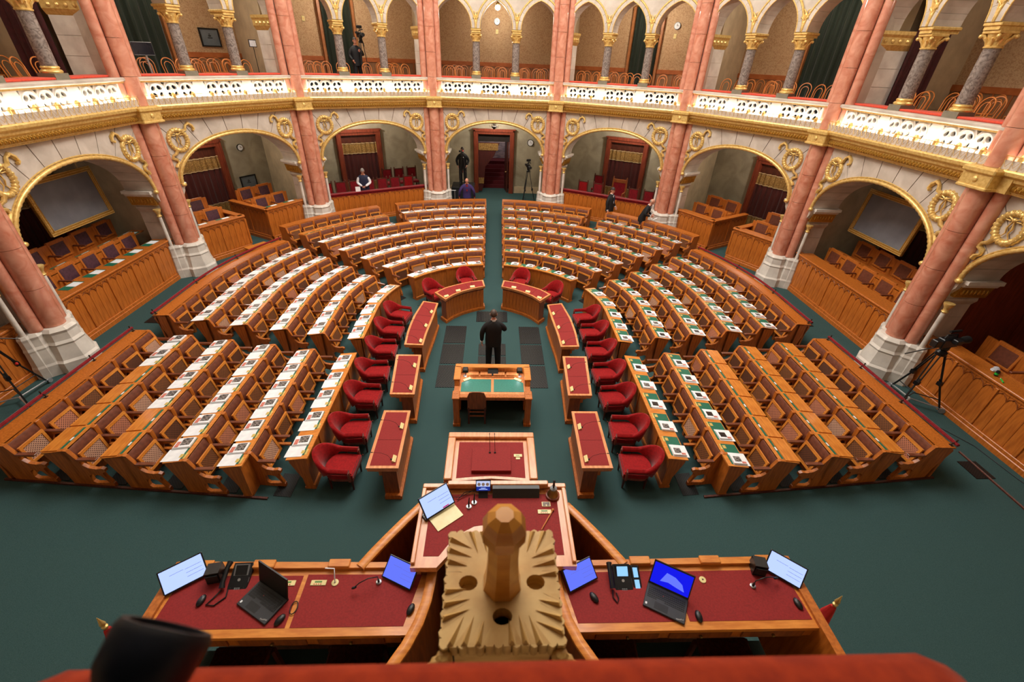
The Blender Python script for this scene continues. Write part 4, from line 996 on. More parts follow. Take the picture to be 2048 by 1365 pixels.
def bench(sd, blk, k, l0, l1, ns, sl0=None, extra='', desk=True, outer=False, rail=False):
    """one bench row: ns folding seats on its inner side, desk (or shelf) on its outer side"""
    rn = ORD[k-1] if k else 'front'
    if k == 0: lab = 'oak front desk row without seats, %s %s block' % (SIDE[sd], BLK[blk])
    else: lab = 'oak bench of folding seats, %s row from centre, %s %s block%s' % (rn, SIDE[sd], BLK[blk], extra)
    (mx, my, mz), rz = place_local(sd, k, (l0+l1)/2)
    root = thing('bench_row', lab, 'bench', (mx, my, mz), 0, 'curved bench rows')
    inv = Vector((mx, my, mz))
    fr = [((p[0]-mx, p[1]-my, p[2]-mz), n) for p, n in frames(sd, k, l0, l1)]
    mb = MB(); mb.sweep([(0.0, -0.06), (0.0, 0.80), (0.045, 0.80), (0.045, -0.06)], fr)
    if outer: mb.sweep([(0.24, -0.06), (0.24, 0.80), (0.28, 0.80), (0.28, -0.06)], fr)
    mk('body_panel', mb, OAK, root)
    mb = MB()
    if outer: mb.sweep([(-0.05, 0.80), (-0.05, 0.832), (0.33, 0.832), (0.345, 0.82), (0.33, 0.80)], fr)
    else: mb.sweep([(-0.03, 0.80), (-0.03, 0.835), (0.36, 0.79), (0.36, 0.765)], fr)
    mk('desk_top', mb, OAKL if not outer else OAK, root)
    def sub(n, me, l, parent=root, sc=1.0, dx=0.0, rot=None):
        (x, y, z), r = place_local(sd, k, l)
        o = ob(n, me, parent, (x-mx, y-my, z-mz), (0, 0, r)); 
        if sc != 1.0: o.scale = (sc, 1, 1)
        return o
    if k > 0:
        s0 = l0 if sl0 is None else sl0
        w_ = (l1-s0)/ns
        for i in range(ns):
            lc = s0+w_*(i+0.5); sc = w_/0.6
            sub('backrest', ME_BACKR, lc, sc=sc); sub('back_frame', ME_BFR, lc, sc=sc)
            (x, y, z), r = place_local(sd, k, lc)
            f = ob('folding_seat', ME_SEATF, root)
            tilt = radians(79+random.uniform(-5, 5))
            f.matrix_local = Matrix.Translation((x-mx, y-my, z-mz)) @ Matrix.Rotation(r, 4, 'Z') @ Matrix.Translation((0, -0.14, 0.70)) @ Matrix.Rotation(tilt, 4, 'X') @ Matrix.Scale(sc, 4, (1, 0, 0))
            ob('cane_panel', random.choices(ME_CANE, (4, 2, 3, 2))[0], f)
            if i: sub('divider', ME_DIV, s0+w_*i); sub('armrest', ME_ARM, s0+w_*i)
        for l in (s0+0.03, l1-0.03):
            sub('end_panel', ME_END, l); sub('end_armrest', ME_ENDA, l)
        if sl0 is not None: sub('desk_end', ME_ENDD, l0+0.03)
    else:
        for l in (l0+0.03, l1-0.03): sub('desk_end', ME_ENDD, l)
        npst = max(2, round((l1-l0)/0.62))
        for i in range(1, npst): sub('panel_post', ME_FPOST, l0+(l1-l0)*i/npst)
        mb = MB(); mb.sweep([(-0.03, -0.04), (-0.03, 0.10), (-0.012, 0.12), (0.0, 0.12), (0.0, -0.04)], fr); mk('base_moulding', mb, OAK, root)
    if rail:
        mb = MB(); pts = []
        for p, n in fr: pts.append((p[0]+n[0]*0.335, p[1]+n[1]*0.335, p[2]+0.885))
        mb.tube(pts, 0.032, 8); mk('rail', mb, VELVETD, root, 50)
        mb = MB(); mb.tube([(0, 0.285, 0.83), (0, 0.285, 0.89), (0, 0.335, 0.905)], 0.011, 6); mb.box(-0.03, 0.03, 0.265, 0.305, 0.832, 0.842); mb.tube([(0, 0.335, 0.88), (0, 0.335, 0.955)], 0.012, 6); mb.ell((0, 0.335, 0.955), (0.018, 0.018, 0.018), 6, 4)
        mpost = mb.mesh('rail_post', IRON)
        nn = 4
        for i in range(nn): sub('rail_post', mpost, l0+0.06+(l1-l0-0.12)*i/(nn-1))
    return root
def desk_items(root, sd, blk, k, l0, l1, n, kind, has, extra=''):
    w_ = (l1-l0)/n
    mx, my, mz = root.location
    for i in range(n):
        lc = l0+w_*(i+0.5); (x, y, z), r = place_local(sd, k, lc); sc = min(1.0, w_/0.58)
        h = has(i, n)
        o = ob('desk_pad' if h else 'desk_flap', ME_PAD if h else ME_FLAP, root, (x-mx, y-my, z-mz), (0, 0, r), (min(1.0, w_/0.6), 1, 1))
        if not h: continue
        frm = 'walkway' if blk.startswith('rear') is False else 'diagonal aisle'
        rn = 'front desk' if k == 0 else ORD[k-1]+' row'
        seat = ORD[i]; where = '%s place from %s, %s, %s %s block%s' % (seat, {'near': 'near end', 'mid': 'near end'}.get(blk, 'outer end'), rn, SIDE[sd], BLK[blk], extra)
        kk = kind(i) if callable(kind) else kind
        s = ob('paper_sheet', SHEETS[kk], None, (x, y, z), (0, 0, r+random.uniform(-.03, .03)), (sc, 1, 1))
        tag(s, 'white paper sheet, '+where, 'paper', 'papers on the members desks')
        pg, cv = random.choice(BOOKS[kk])
        b = ob('booklet_stack', pg, None, (x, y, z), (0, 0, r+random.uniform(-.04, .04)), (sc, 1, 1))
        tag(b, 'booklet stack, '+where, 'booklets', 'booklet stacks on the members desks'); ob('cover', cv, b)
yes = lambda i, n: True
no = lambda i, n: False
L1A, L1B = 5.30-YC, 8.92-YC
for sd in (-1, 1):
    # ---- near (straight) block
    r0 = bench(sd, 'near', 0, 5.58-YC, L1B+0.03, 0)
    desk_items(r0, sd, 'near', 0, 5.58-YC, L1B, 5, 'L' if sd < 0 else 'R', yes)
    for k in range(1, 6):
        r = bench(sd, 'near', k, L1A, L1B, 5 if k == 1 else 6, sl0=(5.58-YC) if k == 1 else None, outer=(k == 5), rail=(k == 5))
        if k < 5:
            if sd < 0: has = {1: yes, 2: yes, 3: lambda i, n: i >= 2, 4: lambda i, n: i >= 4}[k]
            else: has = yes if k == 1 else no
            desk_items(r, sd, 'near', k, L1A, L1B, 6, 'L' if sd < 0 else 'R', has)
    # ---- middle block
    m0 = 9.60-YC; nm = {1: 5, 2: 6, 3: 7, 4: 8, 5: 9}
    for k in range(0, 6):
        m1 = RHO[k]*radians(27.0)
        r = bench(sd, 'mid', k, m0, m1, nm.get(k, 0), outer=(k == 5), rail=(k == 5))
        if k < 5: desk_items(r, sd, 'mid', k, m0, m1, nm[k+1], 'L' if sd < 0 else 'R', yes)
    # ---- rear block
    nr = {1: 5, 2: 7, 3: 9, 4: 11}
    def rr(k): return RHO[k]*radians(27)+0.70, RHO[k]*math.acos(0.36/RHO[k])
    G0, G1 = radians(57.3), radians(62.1)
    for k in range(0, 5):
        a0, a1 = rr(k)
        r = bench(sd, 'rear', k, a0, a1, nr.get(k, 0))
        kd = 'L' if sd < 0 else 'R'
        if k < 4: desk_items(r, sd, 'rear', k, a0, a1, nr[k+1], kd, yes)
        else:
            desk_items(r, sd, 'rear', k, a0, RHO[k]*G0, 6, kd, yes, ' wing')
            desk_items(r, sd, 'rear', k, RHO[k]*G1, a1, 6, kd, yes, ' aisle part')
    for k in (5, 6):
        a0, a1 = rr(k)
        ra = bench(sd, 'rears', k, a0, RHO[k]*G0, 6 if k == 5 else 7, extra=', outer wing', outer=(k == 6))
        rb = bench(sd, 'rearc', k, RHO[k]*G1, a1, 6 if k == 5 else 7, extra=', aisle part', outer=(k == 6))
        if k == 5:
            desk_items(ra, sd, 'rears', k, a0, RHO[k]*G0, 7, 'L' if sd < 0 else 'R', no if sd < 0 else yes, ' wing')
            desk_items(rb, sd, 'rearc', k, RHO[k]*G1, a1, 7, 'L' if sd < 0 else 'R', yes if sd < 0 else (lambda i, n: i >= 3), ' aisle part')
    # dark nosing along the near ends of the rows, small floor grilles between the rows
    mb = MB(); 
    for i in range(24):
        x0, x1 = 4.05+4.25*i/24, 4.05+4.25*(i+1)/24
        mb.add([(sd*x0, 5.27, zf(x0, 5)-0.02), (sd*x1, 5.27, zf(x1, 5)-0.02), (sd*x1, 5.27, zf(x1, 5)+0.035), (sd*x0, 5.27, zf(x0, 5)+0.035), (sd*x0, 5.31, zf(x0, 5)-0.02), (sd*x1, 5.31, zf(x1, 5)-0.02), (sd*x1, 5.31, zf(x1, 5)+0.035), (sd*x0, 5.31, zf(x0, 5)+0.035)], [(0, 1, 2, 3), (5, 4, 7, 6), (3, 2, 6, 7)])
    struct('trim_row_nosing', mb, WALNUT)
GRM = MB(); GRM.box(-0.17, 0.17, -0.26, 0.26, -0.01, 0.006); GRM = GRM.mesh('floor_grille', GRILLED)
def grille(x, y, rz, where, sx=1, sy=1, me=GRM):
    n = Vector((0, 0, 1)); e = 0.1
    gx, gy = (zf(x+e, y)-zf(x-e, y))/(2*e), (zf(x, y+e)-zf(x, y-e))/(2*e)
    o = ob('floor_grille', me, None, (x, y, zf(x, y)+0.004)); nrm = Vector((-gx, -gy, 1)).normalized()
    o.rotation_euler = (Vector((0, 0, 1)).rotation_difference(nrm).to_matrix().to_4x4() @ Matrix.Rotation(rz, 4, 'Z')).to_euler()
    o.scale = (sx, sy, 1)
    return tag(o, 'black metal floor grille, '+where, 'floor grille', 'floor grilles')
for sd in (-1, 1):
    for k in range(1, 6):
        xk = (RHO[k]+RHO[k-1])/2+0.02
        grille(sd*xk, 5.62, 0, 'near end of the gap before the %s row, %s near block' % (ORD[k-1], SIDE[sd]), 0.9)
        grille(sd*xk, 9.35, 0, 'in the cross aisle before the %s row, %s side' % (ORD[k-1], SIDE[sd]), 0.9, 0.8)
        f = radians(27)+0.45/RHO[k]; rk = RHO[k]-0.45
        grille(sd*rk*cos(f), YC+rk*sin(f), sd*f, 'in the diagonal aisle before the %s row, %s side' % (ORD[k-1], SIDE[sd]), 1.2, 0.9)
for j, (px, py) in enumerate(((9.15, 10.9), (9.15, 11.6), (9.2, 12.4), (9.2, 13.4), (9.15, 6.6), (9.2, 5.4), (9.15, 9.6))):
    grille(px, py, 0.0, 'on the right walkway, %s from the camera end' % ORD[sorted((10.9, 11.6, 12.4, 13.4, 6.6, 5.4, 9.6)).index(py)], 1.1, 0.8)
for j, (px, py) in enumerate(((-9.1, 10.6), (-9.1, 11.9), (-9.15, 13.2), (-9.1, 8.1))):
    grille(px, py, 0.0, 'on the left walkway, %s from the camera end' % ORD[sorted((10.6, 11.9, 13.2, 8.1)).index(py)], 1.1, 0.8)
# ================================================================ furniture in the middle of the hall
# ---- red velvet tub chairs
def tub_chair_meshes():
    hw, d = 0.285, 0.30
    def path(t):     # t -1..1 around the U, open towards -y
        L1 = 0.34; arc = pi*hw; tot = 2*L1+arc; s = (t+1)/2*tot
        if s < L1: return (-hw, -0.22+s), (-1, 0)
        if s > tot-L1: return (hw, -0.22+tot-s), (1, 0)
        a = pi-(s-L1)/hw; return (hw*cos(a), 0.12+hw*sin(a)*0.82), (cos(a), sin(a))
    v = []; f = []; N = 26
    for i in range(N+1):
        t = -1+2*i/N; (x, y), (nx_, ny_) = path(t); k = 0.5+0.5*cos(pi*min(1, abs(t)/0.62)); k = k if abs(t) < 0.62 else 0.0
        top = 0.60+0.24*k; bot = 0.50-0.16*min(1, k*2.0); th = 0.05-0.008*k; lean = 0.09*k
        mz = (top+bot)/2
        prof = [(-th, bot+0.02), (-th*0.9+lean*0.5, mz), (-th*0.8+lean, top-0.03), (-0.2*th+lean, top), (th*0.8+lean*1.1, top-0.025), (th*1.0+lean*0.6, mz), (th*0.7, bot), (0, bot-0.01)]
        for a, z in prof: v.append((x+nx_*a, y+ny_*a, z))
    n = 8
    for i in range(N):
        for q in range(n):
            l = (q+1) % n; f.append((i*n+q, i*n+l, (i+1)*n+l, (i+1)*n+q))
    f += [tuple(range(n)), tuple(N*n+q for q in reversed(range(n)))]
    m1 = MB(); m1.add(v, f)
    m2 = MB(); pr = [(-0.26, -0.27), (0.26, -0.27), (0.28, 0.0)] + [(0.28*cos(a), 0.10+0.22*sin(a)) for a in [pi*i/10 for i in range(11)]] + [(-0.28, 0.0)]
    m2.prism([(x*0.98, y*0.98) for x, y in pr], 0.33, 0.43); m2.prism(pr, 0.345, 0.42); m2.prism([(x*0.9, y*0.9) for x, y in pr], 0.43, 0.455)
    m3 = MB(); m3.prism([(x*0.97, y*0.97) for x, y in pr], 0.27, 0.335)
    for s in (-1, 1): m3.box(s*0.285-0.022, s*0.285+0.022, -0.235, -0.195, 0.30, 0.54); m3.ell((s*0.285, -0.285, 0.40), (0.012, 0.012, 0.012), 6, 4)
    m4 = MB(); m4.tube([(0, 0, 0.29), (0, 0, 0.0)], [0.03, 0.017], 8)
    return m1.mesh('back_and_arms', VELVET, 70), m2.mesh('seat', VELVET, 50), m3.mesh('apron', MAHOG), m4.mesh('leg', WALNUT, 50)
TUB = tub_chair_meshes(); tub0 = None
def tub(x, y, rz, lab):
    global tub0
    if tub0 is None:
        tub0 = c = thing('velvet_armchair', lab, 'armchair', (x, y, zf(x, y)), rz, 'red velvet armchairs')
        ob('back_and_arms', TUB[0], c); ob('seat', TUB[1], c); ob('apron', TUB[2], c)
        for sx, sy in ((-1, -1), (1, -1), (-1, 1), (1, 1)): ob('leg', TUB[3], c, (sx*0.22, -0.22 if sy < 0 else 0.20, 0))
    else:
        c = copy_tree(tub0); c.location = (x, y, zf(x, y)); c.rotation_euler = (0, 0, rz); c['label'] = lab
ys = (5.80, 6.72, 7.75, 8.68, 9.66, 10.62, 11.52)
for sd in (-1, 1):
    for i, y in enumerate(ys):
        random.seed(i*7+sd); n_ = atan2(-(sd), 0)
        tilt = (0.22 if i == 6 else 0.08 if i == 5 else 0.0)*sd
        tub(sd*(2.80-(0.05 if i == 6 else 0)), y, n_+tilt+random.uniform(-.08, .08), 'red velvet tub armchair, %s from the camera in the %s row' % (ORD[i], SIDE[sd]))
    tub(sd*1.88, 13.0, atan2(-sd*0.72, 0.69), 'red velvet tub armchair behind the curved desk, outer one, %s of the aisle' % SIDE[sd])
    tub(sd*0.92, 13.92, atan2(-sd*0.3, 0.95), 'red velvet tub armchair behind the curved desk, next to the aisle, %s side' % SIDE[sd])

# ---- ministers' desks with red tops
mb = MB(); mb.box(-0.05, 0.05, -0.008, 0.012, 0.0, 0.58, c=0.004); ME_DPL = mb.mesh('plank', OAK)
mb = MB(); mb.prism([(-0.03, 0), (0.03, 0), (0.03, 0.012), (-0.02, 0.045), (-0.03, 0.045)], -0.075, 0.075, 'yz'); ME_MPL = mb.mesh('microphone_plate', IVORY)
mb = MB(); mb.box(-0.03, 0.03, -0.012, 0.0, 0.018, 0.028); ME_MPG = mb.mesh('display', mat('green_display', (80, 130, 50), None, 0.4))
def mic_mesh():
    m = MB(); m.tube([(0, 0, 0), (0.005, 0.06, 0.10), (0.01, 0.18, 0.16), (0.01, 0.32, 0.17)], 0.0028, 5); m.ell((0.01, 0.33, 0.17), (0.009, 0.022, 0.009), 6, 4); m.lathe([(0.018, 0), (0.018, 0.012), (0.008, 0.02)], 8)
    return m.mesh('gooseneck', BLACK, 60)
ME_MIC = mic_mesh()
def off(poly, inner, k):   # blend from the outer line towards the inner line
    return [(a[0]+(b[0]-a[0])*k, a[1]+(b[1]-a[1])*k) for a, b in zip(poly, inner)]
def resample(P, n):
    ds = [0]
    for a, b in zip(P, P[1:]): ds.append(ds[-1]+hypot(b[0]-a[0], b[1]-a[1]))
    out = []
    for i in range(n+1):
        t = ds[-1]*i/n; j = max(q for q in range(len(ds)) if ds[q] <= t+1e-9); j = min(j, len(P)-2); u = (t-ds[j])/(ds[j+1]-ds[j])
        out.append((P[j][0]+(P[j+1][0]-P[j][0])*u, P[j][1]+(P[j+1][1]-P[j][1])*u))
    return out
def red_desk(outer, inner, lab, nm, ZT=0.85):
    n = 8; O, I = resample(outer, n), resample(inner, n)
    cx_ = sum(p[0] for p in O+I)/(2*n+2); cy_ = sum(p[1] for p in O+I)/(2*n+2)
    O = [(x-cx_, y-cy_) for x, y in O]; I = [(x-cx_, y-cy_) for x, y in I]
    r = thing('ministers_desk', lab, 'desk', (cx_, cy_, 0), 0, 'desks with red leather tops')
    def strip(a, b): return a+list(reversed(b))
    def inset(P, Q, e):
        A, B = off(P, Q, e), off(P, Q, 1-e)
        L = hypot(P[0][0]-P[-1][0], P[0][1]-P[-1][1]); k = 0.06/L
        def cut(Z): return [(Z[0][0]+(Z[-1][0]-Z[0][0])*k, Z[0][1]+(Z[-1][1]-Z[0][1])*k)]+Z[1:-1]+[(Z[-1][0]+(Z[0][0]-Z[-1][0])*k, Z[-1][1]+(Z[0][1]-Z[-1][1])*k)]
        return cut(A), cut(B)
    mb = MB(); mb.prism(strip(O, I), ZT-0.045, ZT); mb.prism(strip(off(O, I, 0.03), off(O, I, 0.97)), ZT-0.085, ZT-0.045); mk('desk_top', mb, OAKP, r)
    A, B = inset(O, I, 0.10)
    mb = MB(); mb.prism(strip(A, B), ZT, ZT+0.003); mk('leather_inset', mb, BAIZE, r)
    A2, B2 = inset(O, I, 0.12); A3 = off(A2, B2, 0.40)
    mb = MB(); mb.prism(strip(A3, B2), 0.02, ZT-0.08); mk('body', mb, OAKD, r)
    mb = MB(); C1, C2 = off(O, I, 0.42), off(O, I, 0.97); mb.prism(strip(C1, C2), 0.0, 0.085); mb.prism(strip(off(O, I, 0.44), off(O, I, 0.93)), 0.085, 0.11); mk('base_moulding', mb, OAK, r)
    mb = MB(); mb.prism(strip(off(A2, B2, 0.12), off(A2, B2, 0.42)), ZT-0.16, ZT-0.08); mb.prism(strip(off(A2, B2, 0.28), off(A2, B2, 0.42)), ZT-0.26, ZT-0.16); mk('bracket', mb, OAK, r)
    R_ = resample(B2, 12)
    for i in range(12):
        a, b = R_[i], R_[i+1]; m_ = ((a[0]+b[0])/2, (a[1]+b[1])/2); l = hypot(b[0]-a[0], b[1]-a[1])
        ang = atan2(b[1]-a[1], b[0]-a[0])
        q = ob('plank', ME_DPL, r, (m_[0], m_[1], 0.12), (0, 0, ang), (l/0.105, 1, 1.0)) 
    # seams and fittings
    mb = MB(); tt = {2: (0.45,), 3: (0.33, 0.66)}[nm]
    for t in tt:
        a = resample(A, 20)[int(t*20)]; b = resample(B, 20)[int(t*20)]; mb.tube([(a[0], a[1], ZT+0.004), (b[0], b[1], ZT+0.004)], 0.003, 4)
    mk('seam', mb, mat('dark_seam', (90, 16, 14), None, 0.7), r)
    for j in range(nm):
        t = (0.10+0.62*j) if nm == 2 else 0.08+0.36*j
        k = int(t*20); a, b = resample(A, 20)[k], resample(B, 20)[k]
        p = (b[0]+(a[0]-b[0])*0.10, b[1]+(a[1]-b[1])*0.10); ang = atan2(a[1]-b[1], a[0]-b[0])
        c = ob('microphone_plate', ME_MPL, r, (p[0], p[1], ZT+0.003), (0, 0, ang+pi/2)); ob('display', ME_MPG, c)
        mm = ob('microphone', ME_MIC, r, (p[0]+(a[0]-b[0])*0.12, p[1]+(a[1]-b[1])*0.12, ZT+0.003), (0, 0, ang-pi/2))
    return r
for sd in (-1, 1):
    s = lambda P: [(sd*x, y) for x, y in P]
    red_desk(s([(2.20, 5.34), (2.20, 6.85)]), s([(1.63, 5.34), (1.66, 6.85)]), 'straight oak desk with red top nearest the lectern, %s' % SIDE[sd], 2)
    red_desk(s([(2.19, 7.36), (2.33, 8.86)]), s([(1.66, 7.36), (1.73, 8.86)]), 'straight oak desk with red top beside the clerks table, %s' % SIDE[sd], 2)
    red_desk(s([(2.22, 9.30), (2.25, 10.0), (2.22, 10.7), (2.07, 11.66)]), s([(1.74, 9.28), (1.72, 9.9), (1.66, 10.6), (1.61, 11.54)]), 'curved oak desk with red top beside the standing man, %s' % SIDE[sd], 3)
    red_desk(s([(1.80, 12.23), (1.50, 12.60), (1.12, 12.86), (0.72, 13.07), (0.33, 13.20)]), s([(1.42, 11.77), (1.22, 12.08), (0.97, 12.33), (0.62, 12.56), (0.26, 12.73)]), 'curved oak desk with red top before the rear rows, %s of the aisle' % SIDE[sd], 3)

# ---- large floor grilles
GB = MB(); GB.box(-0.305, 0.305, -0.5, 0.5, -0.01, 0.006); GB = GB.mesh('large_floor_grille', GRILLE)
for sd in (-1, 1):
    for i, (y, ly) in enumerate(((11.16, 0.96), (10.14, 0.96), (9.12, 0.94))):
        grille(sd*1.11, y, 0, '%s of three in the %s strip' % (ORD[2-i], SIDE[sd]), 1.02, ly, GB)
grille(-0.03, 12.25, 0, 'wide one before the aisle, beyond the standing man', 1.6, 0.66, GB)
grille(-0.01, 10.37, 0, 'under the standing man, far one', 1.25, 0.58, GB); grille(-0.01, 9.75, 0, 'under the standing man, near one', 1.25, 0.55, GB)

# ---- clerks' table
t = thing('clerks_table', 'oak clerks table with green leather top and raised rim', 'table', (0.01, 7.85, 0))
mb = MB(); mb.box(-0.78, 0.78, -0.40, 0.44, 0.735, 0.775); mk('table_top', mb, OAKP, t)
for s in (-1, 1):
    mb = MB(); mb.prism([(s*0.03, -0.30), (s*0.70, -0.30), (s*0.70, 0.02), (s*0.55, 0.15), (s*0.03, 0.15)], 0.775, 0.779); mk('leather_panel', mb, TEAL, t)
mb = MB(); mb.box(-0.86, 0.86, 0.36, 0.50, 0.93, 0.965, c=0.01)
for s in (-1, 1): mb.box(s*0.79-0.075, s*0.79+0.075, -0.10, 0.40, 0.93, 0.965, c=0.01)
mk('rim_shelf', mb, OAKL, t)
mb = MB(); mb.box(-0.84, 0.84, 0.38, 0.48, 0.05, 0.93)
for s in (-1, 1): mb.box(s*0.79-0.06, s*0.79+0.06, -0.08, 0.40, 0.05, 0.93)
mk('carcass', mb, OAK, t)
for s in (-1, 1):
    mb = MB(); mb.prism([(-0.42, 0.62), (-0.42, 0.82), (-0.16, 0.82), (-0.10, 0.93), (-0.05, 0.93), (-0.05, 0.62)], s*0.79-0.05, s*0.79+0.05, 'yz'); mk('side_bracket', mb, OAK, t)
for s in (-1, 1):
    mb = MB(); mb.box(s*0.79-0.065, s*0.79+0.065, -0.56, -0.40, 0.0, 0.80, c=0.012); mb.box(s*0.79-0.08, s*0.79+0.08, -0.58, -0.38, 0.0, 0.07); mb.box(s*0.79-0.08, s*0.79+0.08, -0.58, -0.30, 0.78, 0.815, c=0.01); mk('leg', mb, OAK, t)
mb = MB(); mb.box(-0.72, 0.72, -0.45, -0.40, 0.66, 0.775); mb.box(-0.72, 0.72, -0.50, -0.38, 0.755, 0.785, c=0.008); mk('apron', mb, OAK, t)
mb = MB(); 
for x in (-0.45, -0.15, 0.15, 0.45): mb.box(x-0.13, x+0.13, 0.24, 0.37, 0.80, 0.84)
mb.box(-0.60, 0.60, 0.22, 0.37, 0.775, 0.80); mk('pigeonholes', mb, OAKP, t)
for s, nm in ((-1, 'left'), (1, 'right')):
    l = thing('desk_lamp', 'small black desk lamp on the %s of the clerks table' % nm, 'lamp', (0.01+s*0.62, 8.12, 0.775))
    mb = MB(); mb.lathe([(0.06, 0), (0.06, 0.012), (0.012, 0.02)], 12); mk('base', mb, ALU, l)
    mb = MB(); mb.tube([(0, 0, 0.015), (0, 0.03, 0.12), (0, 0.02, 0.19)], 0.008, 6); mk('stem', mb, BLACK, l)
    mb = MB(); mb.prism([(-0.07, 0.17), (-0.05, 0.235), (0.05, 0.235), (0.07, 0.17)], -0.10, 0.04, 'xz'); mk('shade', mb, BLACK, l)
    mb = MB(); mb.tube([(-0.045, -0.03, 0.166), (0.045, -0.03, 0.166)], 0.010, 6); mk('bulb', mb, emit('desk_lamp_bulb_'+nm, (235, 242, 255), 9.0), l)
    point('desk_lamp_light_'+nm, (0.01+s*0.60, 8.06, 0.90), 0.8, (0.9, 0.95, 1.0), 0.04)
    mb = MB(); mb.prism([(-0.10, 0.0), (0.06, 0.10), (0.10, 0.04), (-0.06, -0.06)] if s < 0 else [(0.10, 0.0), (-0.06, 0.10), (-0.10, 0.04), (0.06, -0.06)], 0, 0.01)
    q = mk('voting_plate', mb, IVORY, None, loc=(0.01+s*0.58, 7.97, 0.779)); tag(q, 'ivory voting plate on the %s corner of the clerks table' % nm, 'plate')
m = thing('tilted_screen', 'small black screen standing in the middle of the clerks table', 'screen', (0.02, 8.10, 0.80))
mb = MB(); mb.box(-0.12, 0.12, -0.01, 0.01, 0.0, 0.20, T=Matrix.Rotation(radians(-50), 4, 'X')); mk('panel', mb, BLACK, m); mb = MB(); mb.box(-0.05, 0.05, 0.0, 0.08, 0.0, 0.012); mk('foot', mb, BLACKM, m)
t = thing('clerk_chair', 'plain brown wooden chair pushed up to the clerks table', 'chair', (-0.33, 7.56, 0))
mb = MB(); mb.prism([(-0.20, 0.50), (-0.20, 0.80), (-0.16, 0.90), (-0.08, 0.93), (0.08, 0.93), (0.16, 0.90), (0.20, 0.80), (0.20, 0.50), (0.15, 0.47), (-0.15, 0.47)], -0.215, -0.19, 'xz'); mk('backrest', mb, OAKD, t)
mb = MB(); mb.box(-0.21, 0.21, -0.20, 0.22, 0.42, 0.46, c=0.012); mk('seat', mb, OAKD, t)
for sx in (-1, 1):
    for y in (-0.19, 0.19):
        mb = MB(); mb.box(sx*0.18-0.018, sx*0.18+0.018, y-0.018, y+0.018, 0, 0.47); mk('leg', mb, WALNUT, t)
mb = MB(); mb.box(-0.18, 0.18, -0.205, -0.185, 0.34, 0.37); mb.box(-0.18, 0.18, -0.205, -0.185, 0.22, 0.25); mk('stretcher', mb, OAKD, t)

# ================================================================ lectern, pulpit and presidium
def quad_frame(mb, x0, x1, y0, y1, b, z0, z1, mi=0):
    for a, c, d, e in ((x0, x1, y0, y0+b), (x0, x1, y1-b, y1), (x0, x0+b, y0+b, y1-b), (x1-b, x1, y0+b, y1-b)): mb.box(a, c, d, e, z0, z1, mi)
LZ = 1.70
t = thing('lectern', 'wide oak lectern with red leather surface in front of the pulpit', 'lectern', (0.0, 4.84, 0))
mb = MB(); mb.box(-0.60, 0.60, -0.36, 0.40, 0, LZ-0.06); mb.box(-0.66, 0.66, -0.40, 0.44, 0, 0.12); mk('body', mb, OAK, t)
mb = MB(); mb.prism([(-0.70, 0.49), (0.70, 0.49), (0.70, -0.48), (0.30, -0.45), (0.0, -0.425), (-0.30, -0.45), (-0.70, -0.48)], LZ-0.06, LZ-0.01); mk('top_board', mb, OAKP, t)
mb = MB(); mb.box(-0.70, 0.70, 0.37, 0.49, LZ-0.01, LZ+0.05, c=0.012)
for s in (-1, 1): mb.box(s*0.64-0.06, s*0.64+0.06, -0.48, 0.37, LZ-0.01, LZ+0.05, c=0.012)
mk('raised_rim', mb, OAKP, t)
mb = MB(); mb.prism([(-0.52, 0.31), (0.52, 0.31), (0.52, -0.42), (0.30, -0.395), (0.0, -0.375), (-0.30, -0.395), (-0.52, -0.42)], LZ-0.01, LZ-0.006); mk('leather_inset', mb, BAIZE, t)
mb = MB(); mb.prism([(-0.33, LZ-0.008), (0.17, LZ-0.008), (0.17, LZ+0.02), (-0.33, LZ+0.055)], -0.295, 0.305, 'yz'); mk('reading_stand', mb, BAIZE, t)
for x in (-0.02, 0.06):
    mb = MB(); mb.tube([(x, 0.05, LZ+0.02), (x, 0.05, LZ+0.08), (x-0.005, 0.12, LZ+0.18), (x-0.01, 0.22, LZ+0.24)], 0.004, 5); mb.lathe([(0.017, LZ+0.015), (0.017, LZ+0.035), (0.008, LZ+0.045)], 10, T=Matrix.Translation((x, 0.05, 0))); mb.ell((x-0.01, 0.24, LZ+0.25), (0.008, 0.03, 0.012), 6, 4); mk('microphone', mb, BLACK, t)
mb = MB(); mb.box(0.36, 0.49, -0.01, 0.045, LZ-0.006, LZ+0.004); mb.box(0.39, 0.455, -0.06, -0.025, LZ-0.006, LZ+0.003); mk('control_plate', mb, IVORY, t)
mb = MB(); mb.box(0.39, 0.45, 0.01, 0.022, LZ+0.004, LZ+0.006); mk('display', mb, bpy.data.materials['green_display'], t)

